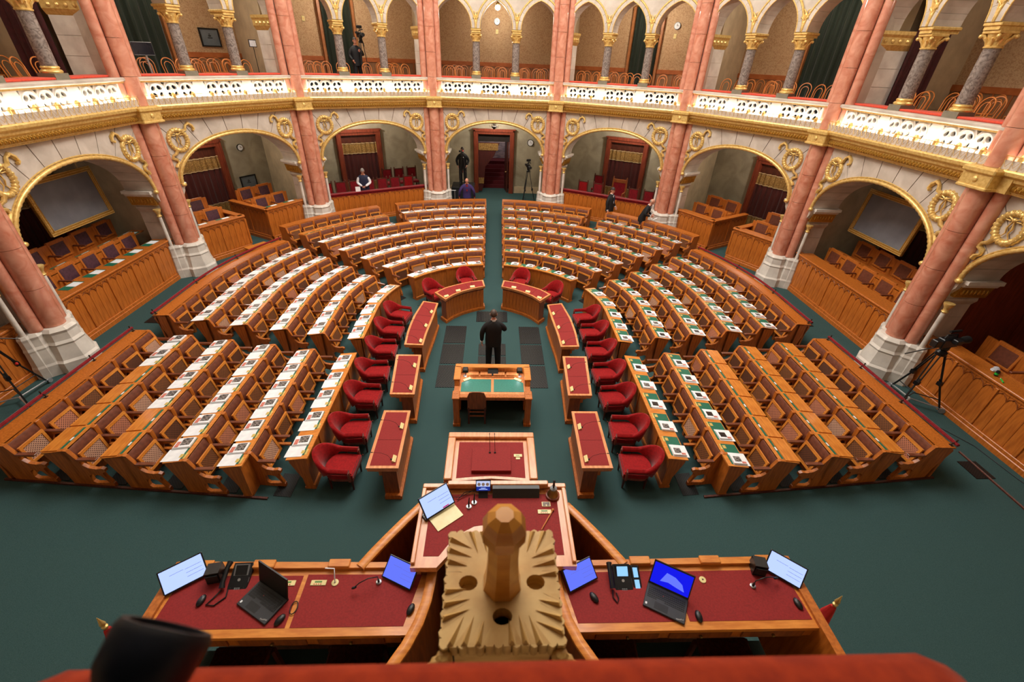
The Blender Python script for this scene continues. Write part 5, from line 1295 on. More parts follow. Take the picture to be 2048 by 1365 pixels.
PZ = 3.05
t = thing('pulpit', 'high oak pulpit desk of the chair with red leather top', 'desk', (0.04, 2.74, 0))
half = [(0.0, -0.10), (-0.12, -0.11), (-0.25, -0.16), (-0.36, -0.25), (-0.44, -0.36), (-0.53, -0.47)]
cut = half+[(-0.77, -0.47)]
outl = [(-x, y) for x, y in reversed(cut)]
poly = [(-0.77, -0.47), (-0.77, 0.46), (0.78, 0.46), (0.77, -0.47), (0.53, -0.47), (0.44, -0.36), (0.36, -0.25), (0.25, -0.16), (0.12, -0.11), (0.0, -0.10), (-0.12, -0.11), (-0.25, -0.16), (-0.36, -0.25), (-0.44, -0.36), (-0.53, -0.47)]
mb = MB(); mb.prism(poly, PZ-0.07, PZ); mk('desk_top', mb, OAKP, t)
red = [(-0.665, -0.36), (-0.665, 0.33), (0.665, 0.33), (0.665, -0.36), (0.52, -0.36), (0.44, -0.24), (0.34, -0.13), (0.2, -0.05), (0, -0.02), (-0.2, -0.05), (-0.34, -0.13), (-0.44, -0.24), (-0.52, -0.36)]
mb = MB(); mb.prism(red, PZ, PZ+0.003); mk('leather_inset', mb, BAIZE, t)
mb = MB(); mb.box(-0.77, 0.78, 0.40, 0.46, PZ, PZ+0.03, c=0.008)
for s in (-1, 1): mb.box(s*0.75-0.02, s*0.75+0.02, -0.44, 0.40, PZ, PZ+0.03, c=0.006)
mb.box(-0.50, 0.58, 0.38, 0.44, PZ+0.03, PZ+0.10, c=0.008); mk('raised_rim', mb, OAKP, t)
mb = MB(); mb.box(-0.68, 0.68, 0.36, 0.42, 0, PZ-0.07)
for s in (-1, 1): mb.box(s*0.65-0.04, s*0.65+0.04, -0.42, 0.36, 0, PZ-0.07)
mk('body', mb, OAKD, t)
# curved banister walls from the pulpit to the side tables, and the curved inner walls
def wall_curve(name, pts, lab, z0, z1, th=0.06, capw=0.10):
    c = Vector((sum(p[0] for p in pts)/len(pts), sum(p[1] for p in pts)/len(pts), 0))
    r = thing(name, lab, 'banister', (c.x, c.y, 0)); fr = []
    for i, p in enumerate(pts):
        a = pts[max(i-1, 0)]; b = pts[min(i+1, len(pts)-1)]; d = Vector((b[0]-a[0], b[1]-a[1])).normalized(); fr.append(((p[0]-c.x, p[1]-c.y, 0), (-d.y, d.x)))
    mb = MB(); mb.sweep([(-th/2, z0), (-th/2, z1-0.03), (th/2, z1-0.03), (th/2, z0)], fr); mk('panel', mb, OAKD, r)
    mb = MB(); mb.sweep([(-capw/2, z1-0.04), (-capw/2, z1-0.01), (-capw*0.3, z1), (capw*0.3, z1), (capw/2, z1-0.01), (capw/2, z1-0.04)], fr); mk('handrail', mb, OAKL, r, 40)
    return r
for sd in (-1, 1):
    o = 0.04
    P = [(o+sd*0.79, 3.06), (o+sd*0.93, 2.88), (o+sd*1.06, 2.70), (o+sd*1.17, 2.54), (o+sd*1.27, 2.38)]
    wall_curve('curved_banister', P, 'curved oak banister sweeping from the pulpit to the %s table' % SIDE[sd], 0.0, 2.90, 0.06, 0.09)
    Q = [(o+sd*0.58, 2.36), (o+sd*0.585, 2.2), (o+sd*0.60, 2.05), (o+sd*0.645, 1.87), (o+sd*0.72, 1.70), (o+sd*0.82, 1.54), (o+sd*0.94, 1.40)]
    wall_curve('curved_banister', Q, 'curved oak wall at the inner end of the %s table' % SIDE[sd], 1.6, 2.92, 0.06, 0.09)
# side tables
SZ = 2.85
for sd in (-1, 1):
    o = 0.02
    t = thing('secretaries_table', 'long oak table with red leather top and computers, %s of the pulpit' % SIDE[sd], 'table', (o+sd*1.80, 2.12, 0))
    X = lambda x: sd*(x-1.80)
    top = [(X(0.60), 0.27), (X(2.96), 0.32), (X(2.96), -0.32), (X(0.72), -0.32), (X(0.62), -0.05)]
    mb = MB(); mb.prism(top, SZ-0.045, SZ); mk('table_top', mb, OAKL, t)
    for a, b in ((0.66, 1.72), (1.76, 2.86)):
        a0 = a; mb = MB(); mb.prism([(X(a0), 0.20), (X(b), 0.21), (X(b+(0.02 if b > 2 else 0)), -0.25), (X(a0+(0.10 if a < 1 else 0)), -0.25)], SZ, SZ+0.003); mk('leather_inset', mb, BAIZE, t)
    mb = MB(); mb.prism([(X(0.60), 0.25), (X(2.96), 0.26), (X(2.96), 0.33), (X(0.60), 0.30)], SZ, SZ+0.035)
    for x in (1.35, 2.05, 2.62): mb.box(min(X(x), X(x+0.2)), max(X(x), X(x+0.2)), 0.25, 0.33, SZ+0.035, SZ+0.06, c=0.006)
    mk('back_rim', mb, OAKL, t)
    mb = MB(); mb.prism([(X(2.90), -0.62), (X(2.98), -0.62), (X(2.98), 0.33), (X(2.90), 0.33)], 1.8, SZ+0.03); mk('side_panel', mb, OAK, t)
    mb = MB(); mb.prism([(X(0.78), -0.30), (X(2.90), -0.30), (X(2.90), -0.26), (X(0.78), -0.26)], SZ-0.18, SZ-0.045)
    mk('apron', mb, OAK, t)
    for k in range(3):
        xa = 0.92+0.66*k; mb = MB(); mb.prism([(X(xa), -0.315), (X(xa+0.56), -0.315), (X(xa+0.56), -0.30), (X(xa), -0.30)], SZ-0.16, SZ-0.06); d = mk('drawer', mb, OAKD, t)
        mb = MB(); mb.lathe([(0.012, 0), (0.016, 0.02), (0.004, 0.025)], 8, T=Matrix.Translation((X(xa+0.28), -0.315, SZ-0.11)) @ Matrix.Rotation(pi/2, 4, 'X')); mk('knob', mb, BRASS, d)
    mb = MB(); mb.prism([(X(0.60), 0.24), (X(2.96), 0.25), (X(2.96), 0.30), (X(0.60), 0.29)], 0.0, SZ-0.045); mk('front_panel', mb, OAKD, t)
mb = MB(); mb.box(-3.0, 3.0, -0.9, 2.2, 1.55, 1.66); mb.box(-3.0, 3.0, -0.9, -0.8, 0, 1.6)
struct('floor_presidium', mb, mat('presidium_carpet', (26, 44, 40), (34, 54, 50), 0.95, scale=100))
for j, x in enumerate((-2.35, -1.28, 1.20, 2.35)):
    c = thing('secretary_chair', 'dark wooden chair with round knobs behind the tables, %s from left' % ORD[j], 'chair', (x, 1.62, 1.66), 0, 'chairs behind the tables')
    mb = MB(); mb.box(-0.24, 0.24, -0.03, 0.01, 0.45, 0.92); mk('backrest', mb, WALNUT, c)
    for s in (-1, 1):
        mb = MB(); mb.box(s*0.28-0.022, s*0.28+0.022, -0.03, 0.02, 0, 0.96); k = mk('post', mb, MAHOG, c)
        mb = MB(); mb.lathe([(0.012, 0.96), (0.026, 0.985), (0.03, 1.01), (0.018, 1.035), (0.006, 1.04)], 10, T=Matrix.Translation((s*0.28, -0.005, 0))); mk('knob', mb, MAHOG, k, 50)
        mb = MB(); mb.box(s*0.26-0.02, s*0.26+0.02, 0.38, 0.42, 0, 0.44); mk('leg', mb, WALNUT, c)
    mb = MB(); mb.box(-0.26, 0.26, 0.0, 0.42, 0.42, 0.48, c=0.015); mk('seat', mb, WALNUT, c)

# ---- equipment
SLN = [(-0.09, 0.035, 0.10), (0.02, 0.03, 0.12), (0.02, -0.005, 0.12), (0.02, -0.04, 0.12)]
def tablet(x, y, z, rz, lab, scr, w_=0.165, h=0.105, tilt=38, taskbar=False, name='touch_monitor'):
    t = thing(name, lab, 'monitor', (x, y, z), rz)
    T = Matrix.Translation((0, 0, 0.02)) @ Matrix.Rotation(radians(tilt), 4, 'X') @ Matrix.Translation((0, h, 0))
    mb = MB(); mb.box(-w_, w_, -h, h, -0.014, 0.0, T=T, c=0.004); sh = mk('housing', mb, BLACK, t)
    mb = MB(); mb.box(-w_+0.012, w_-0.012, -h+0.016, h-0.012, 0.0, 0.002, T=T); s = mk('screen', mb, scr, t)
    mb = MB()
    for a, b, l in SLN: mb.box(a*w_/0.165, (a+l)*w_/0.165, b-0.001, b+0.002, 0.002, 0.003, T=T)
    mk('screen_lines', mb, SCREENL, s)
    if taskbar:
        mb = MB(); mb.box(0.03, 0.10, -h+0.018, -h+0.030, 0.002, 0.003, T=T); mk('red_button', mb, SCREENR, s)
    mb = MB(); mb.prism([(0.02, 0), (2*h*cos(radians(tilt))*0.9, 0), (2*h*cos(radians(tilt))*0.8, 2*h*sin(radians(tilt))*0.72), (0.05, 0.02)], -0.06, 0.06, 'yz'); mk('stand', mb, BLACKM, t)
    return t
def mouse(x, y, z, rz, lab):
    t = thing('computer_mouse', lab, 'mouse', (x, y, z), rz)
    mb = MB(); mb.ell((0, 0, 0.012), (0.030, 0.055, 0.022), 12, 8); mk('shell', mb, BLACK, t, 60)
    mb = MB(); mb.ell((0, 0.028, 0.031), (0.004, 0.010, 0.005), 8, 5); mk('wheel', mb, GREYP, t)
def laptop(x, y, z, rz, lab, scr, ang=112):
    t = thing('laptop', lab, 'laptop', (x, y, z), rz)
    mb = MB(); mb.box(-0.183, 0.183, -0.123, 0.123, 0.0, 0.020, c=0.004); b = mk('base', mb, mat('laptop_grey_'+lab[:4], (34, 36, 42), (40, 42, 48), 0.5, scale=30), t)
    mb = MB()
    for r in range(6):
        for c in range(19):
            if r == 5 and 4 < c < 9: continue
            mb.box(-0.165+0.0174*c, -0.151+0.0174*c, 0.085-0.0185*r-0.0145, 0.085-0.0185*r, 0.020, 0.0225)
    k = mk('keys', mb, BLACKM, b); k['kind'] = 'stuff'
    mb = MB(); mb.box(-0.09, 0.03, -0.105, -0.04, 0.020, 0.0208); mk('touchpad', mb, BLACKM, b)
    mb = MB(); mb.ell((-0.03, 0.035, 0.024), (0.004, 0.004, 0.002), 8, 4); mk('pointing_stick', mb, REDPL, b)
    mb = MB(); mb.box(-0.168, -0.152, -0.10, -0.08, 0.020, 0.0206); mk('sticker', mb, WHITE, b)
    o = ob('logo', text_mesh('ThinkPad', 0.018, ALU), b, (0.138, -0.10, 0.0208), (0, 0, radians(20)))
    T = Matrix.Translation((0, 0.118, 0.018)) @ Matrix.Rotation(radians(180-ang), 4, 'X')
    mb = MB(); mb.box(-0.183, 0.183, -0.012, 0.0, 0.0, 0.235, T=Matrix.Translation((0, 0.118, 0.018)) @ Matrix.Rotation(radians(-(ang-90)), 4, 'X')); l = mk('lid', mb, BLACK, t)
    T2 = Matrix.Translation((0, 0.118, 0.018)) @ Matrix.Rotation(radians(-(ang-90)), 4, 'X')
    mb = MB(); mb.box(-0.172, 0.172, -0.014, -0.012, 0.018, 0.222, T=T2); s = mk('screen', mb, scr, l)
    if scr is SCREENV:
        mb = MB(); mb.add([(-0.09, -0.0146, 0.06), (-0.02, -0.0146, 0.075), (0.06, -0.0146, 0.06), (0.13, -0.0146, 0.05), (0.10, -0.0146, 0.11), (0.03, -0.0146, 0.15), (-0.05, -0.0146, 0.16), (-0.07, -0.0146, 0.11)], [tuple(range(8))], T=T2); mk('wallpaper_shape', mb, SCREENB, s)
    return t
def phone(x, y, z, rz, lab, lit):
    t = thing('desk_phone', lab, 'phone', (x, y, z), rz)
    T = Matrix.Rotation(radians(18), 4, 'X')
    mb = MB(); mb.box(-0.06, 0.115, -0.115, 0.115, 0.0, 0.028, T=T, c=0.004); mb.prism([(-0.10, 0), (0.11, 0), (0.11, 0.07)], -0.055, 0.11, 'yz'); b = mk('body', mb, BLACK, t)
    mb = MB(); mb.box(-0.055, 0.112, -0.04, 0.0, 0.028, 0.031, T=T); mk('silver_band', mb, GREYP if lit else ALU, b)
    mb = MB()
    for r in range(4):
        for c in range(3): mb.box(0.005+0.018*c, 0.018+0.018*c, -0.062-0.014*r, -0.052-0.014*r, 0.028, 0.031, T=T)
    for cx_ in (-0.03, 0.085): mb.lathe([(0.014, 0.028), (0.014, 0.031)], 8, T=T @ Matrix.Translation((cx_, -0.07, 0)))
    k = mk('keypad', mb, GREYP, b)
    mb = MB(); mb.lathe([(0.013, 0.030), (0.013, 0.034)], 12, T=T @ Matrix.Translation((0.027, -0.018, 0))); mk('round_key', mb, ALU, b)
    T3 = T @ Matrix.Translation((0.03, 0.06, 0.028)) @ Matrix.Rotation(radians(14), 4, 'X')
    mb = MB(); mb.box(-0.065, 0.065, -0.05, 0.055, 0.0, 0.014, T=T3); d = mk('display_frame', mb, BLACK if lit else ALU, t)
    mb = MB(); mb.box(-0.052, 0.052, -0.038, 0.045, 0.014, 0.016, T=T3); mk('display', mb, SCREENC if lit else BLACKM, d)
    mb = MB(); mb.tube([(-0.09, -0.10, 0.03), (-0.095, -0.06, 0.05), (-0.095, 0.06, 0.085), (-0.09, 0.11, 0.09)], [0.026, 0.02, 0.02, 0.027], 10, T=None); h = mk('handset', mb, BLACK, t, 60)
    mb = MB(); mb.tube([(-0.09, -0.11, 0.02), (-0.10, -0.17, 0.01), (-0.07, -0.22, 0.008), (-0.05, -0.18, 0.008), (-0.06, -0.13, 0.008)] if lit else [(-0.09, -0.11, 0.02), (-0.13, -0.17, 0.01), (-0.17, -0.23, 0.008), (-0.10, -0.24, 0.008), (-0.03, -0.17, 0.008), (-0.04, -0.11, 0.01)], 0.006, 6); mk('cord', mb, BLACKM, t, 60)
    if lit:
        mb = MB(); mb.box(0.12, 0.20, -0.115, 0.115, 0.0, 0.024, T=T, c=0.003); e = mk('key_module', mb, BLACK, t)
        mb = MB(); mb.box(0.138, 0.182, 0.01, 0.095, 0.024, 0.026, T=T); mb.box(0.138, 0.182, -0.09, -0.01, 0.024, 0.026, T=T); mk('module_screens', mb, SCREENC, e)
    return t
def gooseneck(x, y, z, rz, lab, L=0.2):
    t = thing('gooseneck_microphone', lab, 'microphone', (x, y, z), rz)
    mb = MB(); mb.lathe([(0.026, 0), (0.026, 0.01), (0.018, 0.014)], 14); mk('socket_ring', mb, ALU, t); mb = MB(); mb.lathe([(0.012, 0.014), (0.010, 0.05)], 10); mk('plug', mb, BLACK, t)
    mb = MB(); mb.tube([(0, 0, 0.05), (0, 0.0, 0.09), (0, L*0.4, 0.12), (0, L*0.8, 0.10), (0, L, 0.07)], 0.005, 6); mk('neck', mb, BLACK, t, 60)
    mb = MB(); mb.ell((0, L+0.012, 0.06), (0.012, 0.025, 0.012), 10, 6); mk('capsule', mb, BLACKM, t, 60)
def plate_disc(x, y, z, lab, arm=False):
    t = thing('cable_socket', lab, 'socket', (x, y, z))
    mb = MB(); mb.lathe([(0.032, 0), (0.032, 0.005), (0.026, 0.007)], 18); mk('plate', mb, IVORY, t); mb = MB(); mb.lathe([(0.008, 0.006), (0.008, 0.009)], 8); mk('hole', mb, BLACK, t)
    if arm: mb = MB(); mb.tube([(0, 0, 0.01), (-0.005, 0.03, 0.06), (-0.01, 0.07, 0.11), (-0.09, 0.07, 0.12)], 0.006, 6); mk('white_arm', mb, SHIRTW, t, 60)
def vplate(x, y, z, lab, rz=0):
    t = thing('control_plate', lab, 'plate', (x, y, z), rz)
    mb = MB(); mb.box(-0.07, 0.07, -0.025, 0.025, 0, 0.006, c=0.002); mk('plate', mb, IVORY, t); mb = MB(); mb.box(-0.035, 0.03, 0.0, 0.014, 0.006, 0.008); mk('display', mb, bpy.data.materials['green_display'], t)
    mb = MB()
    for k in range(4): mb.box(-0.04+0.02*k, -0.03+0.02*k, -0.018, -0.011, 0.006, 0.009)
    mk('buttons', mb, REDPL, t)
zt = SZ+0.004
def speaker_box(x, y, z, rz, lab):
    t = thing('desk_speaker', lab, 'speaker', (x, y, z), rz)
    mb = MB(); mb.prism([(-0.065, 0), (0.065, 0), (0.065, 0.12), (-0.05, 0.13)], -0.06, 0.06, 'yz'); mk('cabinet', mb, BLACK, t); mb = MB(); mb.box(-0.05, 0.05, -0.068, -0.06, 0.01, 0.11); mk('grille', mb, BLACKM, t)
tablet(-2.74, 2.23, zt, radians(36), 'white-lit touch monitor at the far left end of the left table', SCREENW, 0.175, 0.11, 42)
speaker_box(-2.53, 2.32, zt, radians(10), 'small black speaker beside the phone on the left table')
phone(-2.33, 2.30, zt, radians(2), 'grey and black desk phone with dark display on the left table', False)
mouse(-2.55, 2.10, zt, radians(-10), 'black mouse near the left end of the left table')
laptop(-2.01, 2.085, zt, radians(-29), 'black laptop with dark screen on the left table', BLACKM, 105)
mouse(-1.80, 1.93, zt, radians(-30), 'black mouse beside the laptop on the left table')
vplate(-1.58, 2.25, zt, 'ivory control plate in the middle of the left table'); vplate(-1.86, 2.25, zt, 'ivory control plate behind the laptop on the left table')
plate_disc(-1.43, 2.25, zt, 'round ivory socket with thin white arm on the left table', True)
gooseneck(-1.03, 2.25, zt, radians(112), 'black gooseneck microphone on the left table')
tablet(-0.87, 2.22, zt, radians(-25), 'blue-lit touch monitor at the inner end of the left table', SCREENB, 0.16, 0.105, 38)
mouse(-0.695, 2.0, zt, radians(-20), 'black mouse at the inner end of the left table')
t = thing('coiled_cable', 'small coil of dark cable on the left table divider', 'cable', (-1.72, 2.03, zt)); mb = MB()
mb.tube([(0.03*cos(a), 0.055*sin(a), 0.006+0.002*k/10) for k, a in enumerate([2*pi*i/12 for i in range(26)])], 0.004, 5); mk('coil', mb, BLACKM, t, 60)
tablet(0.885, 2.18, zt, radians(25), 'blue-lit touch monitor at the inner end of the right table', SCREENB, 0.16, 0.105, 38)
mouse(0.96, 2.08, zt, radians(30), 'black mouse beside the blue monitor on the right table')
phone(1.235, 2.25, zt, radians(0), 'black desk phone with lit key module on the right table', True)
laptop(1.61, 2.03, zt, radians(-28), 'open laptop with blue screen on the right table', SCREENV, 118)
mouse(1.87, 1.905, zt, radians(0), 'black mouse beside the blue laptop on the right table')
vplate(1.87, 2.24, zt, 'ivory control plate behind the laptop on the right table')
plate_disc(2.04, 2.235, zt, 'round ivory socket on the right table')
speaker_box(2.62, 2.33, zt, radians(-12), 'small black speaker near the right end of the right table')
gooseneck(2.50, 2.17, zt, radians(-80), 'black gooseneck microphone at the right end of the right table', 0.22)
tablet(2.80, 2.22, zt, radians(-40), 'white-lit touch monitor at the far right end of the right table', SCREENW, 0.165, 0.105, 40)
mouse(2.84, 2.0, zt, radians(8), 'black mouse at the far right end of the right table')
# on the pulpit
zp = PZ+0.004
mb = MB(); mb.box(-0.15, 0.15, -0.10, 0.10, 0, 0.008); q = mk('writing_board', mb, IVORY, None, loc=(-0.455, 2.80, zp), rot=(0, 0, radians(38))); tag(q, 'pale writing board under the monitor on the pulpit', 'board')
tablet(-0.50, 2.84, zp+0.009, radians(38), 'white-lit touch monitor on the pulpit', SCREENW, 0.17, 0.115, 48, True)
t = thing('keypad', 'small grey keypad at the left edge of the pulpit', 'keypad', (-0.66, 2.83, zp), radians(38))
mb = MB(); mb.box(-0.045, 0.045, -0.075, 0.075, 0, 0.014, c=0.003); mk('case', mb, BLACK, t); mb = MB()
for r in range(5):
    for c in range(4): mb.box(-0.04+0.021*c, -0.023+0.021*c, -0.066+0.027*r, -0.045+0.027*r, 0.014, 0.018)
k = mk('keys', mb, GREYP, t); k['kind'] = 'stuff'
t = thing('status_display', 'small lit display on a black foot at the back of the pulpit', 'display', (-0.08, 3.07, zp))
T = Matrix.Translation((0, 0, 0.06)) @ Matrix.Rotation(radians(62), 4, 'X')
mb = MB(); mb.box(-0.08, 0.08, -0.005, 0.115, -0.015, 0.0, T=T); mk('housing', mb, BLACK, t)
mb = MB(); mb.box(-0.072, 0.072, 0.045, 0.105, 0.0, 0.002, T=T); mk('lit_field', mb, emit('display_white', (190, 200, 235), 1.0), t)
mb = MB()
for c in (-0.045, 0, 0.045): mb.lathe([(0.018, 0.002), (0.018, 0.003)], 10, T=T @ Matrix.Translation((c, 0.07, 0)))
mk('dial_marks', mb, SHIRTW, t)
mb = MB(); mb.box(-0.072, 0.072, 0.0, 0.043, 0.0, 0.002, T=T); mk('blue_field', mb, emit('display_blue', (30, 50, 150), 0.8), t)
mb = MB(); mb.box(-0.045, 0.045, 0.012, 0.018, 0.002, 0.003, T=T); mb.box(-0.025, 0.025, 0.026, 0.031, 0.002, 0.003, T=T); mk('text_lines', mb, SCREENW, t)
mb = MB(); mb.prism([(-0.05, 0), (0.05, 0), (0.03, 0.06)], -0.05, 0.05, 'yz'); mk('foot', mb, BLACKM, t)
t = thing('sound_bar', 'long black bar standing at the back of the pulpit', 'speaker', (0.27, 3.07, zp))
mb = MB(); mb.prism([(-0.05, 0), (0.05, 0), (0.045, 0.085), (0.0, 0.085)], -0.25, 0.25, 'yz'); mk('cabinet', mb, BLACK, t); mb = MB(); mb.box(-0.245, 0.245, 0.0, 0.045, 0.085, 0.09); mk('top_strip', mb, mat('dark_grey_plastic', (52, 54, 58), (60, 62, 66), 0.5, scale=9), t)
t = thing('hand_bell', 'brass hand bell with dark handle on a wooden base on the pulpit', 'bell', (0.665, 3.05, zp))
mb = MB(); mb.lathe([(0.075, 0), (0.075, 0.02), (0.065, 0.025)], 20); mk('wooden_base', mb, MAHOG, t, 40)
mb = MB(); mb.lathe([(0.062, 0.026), (0.055, 0.04), (0.042, 0.08), (0.034, 0.105), (0.02, 0.115)], 20); mk('bell_body', mb, BRASS, t, 50)
mb = MB(); mb.lathe([(0.036, 0.11), (0.038, 0.125), (0.02, 0.135)], 16); mk('shoulder', mb, GREYP, t, 50)
mb = MB(); mb.lathe([(0.009, 0.13), (0.014, 0.17), (0.010, 0.21), (0.015, 0.235), (0.004, 0.245)], 10); mk('handle', mb, BLACK, t, 50)
vplate(0.56, 2.85, zp, 'ivory control plate on the right of the pulpit')
t = thing('socket_box', 'small framed socket box on the right of the pulpit', 'socket', (0.585, 2.94, zp)); mb = MB(); mb.box(-0.045, 0.045, -0.028, 0.028, 0, 0.006); mk('frame', mb, IVORY, t); mb = MB(); mb.box(-0.036, 0.036, 0.0, 0.022, 0.006, 0.008); mb.box(-0.036, -0.004, -0.022, -0.004, 0.006, 0.008); mb.box(0.004, 0.036, -0.022, -0.004, 0.006, 0.008); mk('inserts', mb, WALNUT, t)
t = thing('pointer_stick', 'thin wooden stick with a round head on the pulpit', 'stick', (0.58, 2.75, zp)); mb = MB(); mb.tube([(0.065, 0.11, 0.01), (-0.07, -0.11, 0.008)], 0.006, 6); mk('rod', mb, OAKP, t); mb = MB(); mb.ell((0.068, 0.115, 0.012), (0.014, 0.014, 0.012), 10, 6); mk('head', mb, OAKL, t)
for j, (x, y) in enumerate(((-0.225, 2.915), (-0.172, 2.965))):
    t = thing('microphone_socket', 'round steel socket with black plug on the pulpit, %s one' % ['nearer', 'farther'][j], 'socket', (x, y, zp)); mb = MB(); mb.lathe([(0.03, 0), (0.03, 0.008), (0.022, 0.011)], 16); mk('ring', mb, ALU, t); mb = MB(); mb.tube([(0, 0, 0.01), (0, 0.0, 0.06), (0.004, 0.03, 0.11)], [0.012, 0.009, 0.004], 8); mk('plug', mb, BLACK, t)
t = thing('loose_cables', 'thin black cables behind the small pulpit display', 'cable', (-0.2, 3.05, zp)); mb = MB()
mb.tube([(-0.25, -0.02, 0.01), (-0.12, -0.03, 0.02), (0.0, 0.04, 0.03), (0.07, 0.02, 0.03)], 0.004, 5); mb.tube([(-0.15, -0.06, 0.01), (-0.08, 0.02, 0.03), (0.05, 0.06, 0.02)], 0.004, 5); mk('strands', mb, BLACKM, t, 60)
# flags beside the tables
for sd, x, y in ((-1, -3.50, 2.06), (1, 3.46, 2.16)):
    t = thing('flag', 'furled red flag with gilt spear tip beside the %s table' % SIDE[sd], 'flag', (x, y, zf(x, y)))
    b0 = 2.62-zf(x, y)
    mb = MB(); mb.tube([(0, 0, 0), (0, 0, b0-0.12)], 0.016, 8); mk('pole', mb, OAKD, t)
    mb = MB(); mb.lathe([(0.02, b0-0.13), (0.026, b0-0.10), (0.012, b0-0.09), (0.026, b0-0.06), (0.016, b0-0.02), (0.003, b0+0.05)], 8); mk('spear_tip', mb, GOLD, t, 50)
    mb = MB(); n = 14; prof = [(0.025, b0-0.14), (0.05, b0-0.28), (0.075, b0-0.55), (0.10, b0-0.95), (0.11, b0-1.3)]
    v = []
    for i, (r_, z) in enumerate(prof):
        for k in range(n): a = 2*pi*k/n; rr_ = r_*(1+0.25*sin(3*a+i)); v.append((rr_*cos(a), rr_*sin(a), z))
    mb.add(v, [(i*n+k, i*n+(k+1) % n, (i+1)*n+(k+1) % n, (i+1)*n+k) for i in range(4) for k in range(n)]+[tuple(range(n)), tuple(4*n+k for k in range(n))]); mk('cloth', mb, mat('flag_red_'+SIDE[sd], (184, 30, 30), (200, 44, 40), 0.75, scale=8), t, 60)
    mb = MB(); mb.lathe([(0.16, 0), (0.15, 0.03), (0.03, 0.05), (0.03, 0.12)], 14); mk('foot', mb, BRASS, t, 40)

# ================================================================ just below the camera: carved finial, plush ledge, lens
t = thing('carved_finial', 'carved gilded oak finial plate with a knobbed post below the camera', 'finial', (0.045, 0.862, 0))
FZ = 5.40
pts = []; S = 0.206
def notch_side(n=14):
    out = []
    for i in range(n):
        q = -S+2*S*i/n; w_ = 2*S/n; dep = (0.022 if i in (2, 5, 8, 11) else 0.008)
        out += [(q+0.1*w_, 0.0), (q+0.5*w_, 0.006 if i % 2 else 0.0), (q+0.86*w_, 0.0), (q+0.93*w_, -dep)]
    return out
sd_ = notch_side()
for k in range(4):
    c, s = cos(-k*pi/2), sin(-k*pi/2)
    for q, d in sd_: x, y = q, S+d; pts.append((c*x-s*y, s*x+c*y))
hol = []
for k, a in enumerate((pi, 0, -pi/2, pi/2)):
    hol.append(circ(0.122*cos(a), 0.115*sin(a) if k < 3 else 0.13, 0.034, 14, 0.028))
me = plate('finial_plate', pts, hol, 0.06, CARVED); o = ob('plate', me, t, (0, 0, FZ-0.03))
mb = MB()
for k in range(4):
    for q in (-0.145, -0.10, -0.055, 0.055, 0.10, 0.145):
        a = Matrix.Rotation(k*pi/2, 4, 'Z'); x0 = q*1.0; ln = 0.045 if abs(q) > 0.08 else 0.03
        mb.add([(x0-0.012, S-0.004, FZ-0.0), (x0+0.012, S-0.004, FZ-0.0), (x0*0.72, S-ln-0.03, FZ+0.001), (x0, S-0.006, FZ-0.028)], [(0, 1, 3), (1, 2, 3), (2, 0, 3), (0, 2, 1)], T=a)
        mb.add([(x0+0.014, S-0.003, FZ), (x0+0.036, S-0.003, FZ), (x0*0.76+0.02, S-ln-0.05, FZ+0.002), (x0+0.025, S-0.012, FZ+0.016)], [(0, 1, 3), (1, 2, 3), (2, 0, 3), (0, 2, 1)], T=a)
mk('chip_carving', mb, CARVED, t)['kind'] = 'stuff'
mb = MB(); mb.lathe([(0.075, FZ-0.01), (0.068, FZ+0.02), (0.062, FZ+0.06), (0.055, FZ+0.18), (0.056, FZ+0.26), (0.074, FZ+0.29), (0.075, FZ+0.335), (0.058, FZ+0.375), (0.03, FZ+0.395)], 8, a0=pi/8); mk('post', mb, CARVEDH, t, 20)
mb = MB(); mb.box(-0.16, 0.16, -0.20, 0.0, FZ-0.5, FZ-0.06); mb.box(-0.19, 0.19, -0.19, 0.19, FZ-0.10, FZ-0.06)
for s in (-1, 1):
    for k in range(4): mb.ell((s*(0.19+0.02*k), -0.22-0.01*k, FZ-0.05-0.02*k), (0.03, 0.03, 0.035), 8, 5)
mk('bracket', mb, CARVED, t)
mb = MB(); mb.box(-0.14, 0.14, -0.20, -0.05, 1.6, FZ-0.45); mk('tall_support', mb, OAKD, t)
t = thing('plush_ledge', 'blurred orange-red plush ledge across the bottom of the picture', 'ledge', (0.035, 0.1, 0))
mb = MB(); prof = []
xs = [-0.76, -0.74, -0.69, -0.57]+[-0.5+0.1*i for i in range(11)]+[0.57, 0.69, 0.74, 0.76]; v = []; n = 10
for i, x in enumerate(xs):
    e = min(1.0, max(0.35, sqrt(max(0.0, 1-max(0, (abs(x)-0.69)/0.073)**2))))
    for k in range(n):
        a = pi*k/(n-1); ca = cos(a); v.append((x, 0.02+0.205*(abs(ca)**0.6)*(1 if ca > 0 else -1)*(0.75+0.25*e), 6.12+0.09*e*sin(a)**0.5))
mb.add(v, [(i*n+k, i*n+k+1, (i+1)*n+k+1, (i+1)*n+k) for i in range(len(xs)-1) for k in range(n-1)] + [tuple(range(n)), tuple((len(xs)-1)*n+k for k in range(n))] + [tuple([i*n for i in range(len(xs))]+[i*n+n-1 for i in reversed(range(len(xs)))])]); mk('plush_pad', mb, LEDGEV, t, 60)
mb = MB(); mb.box(-1.6, 1.6, -0.2, 0.17, 5.95, 6.13); mk('ledge_board', mb, OAKD, t)
t = thing('camera_lens', 'blurred dark camera lens hood resting on the plush ledge', 'lens', (-0.446, 0.165, 6.315))
T = Matrix.Rotation(radians(-14), 4, 'Z') @ Matrix.Rotation(radians(-68), 4, 'X') @ Matrix.Scale(0.90, 4)
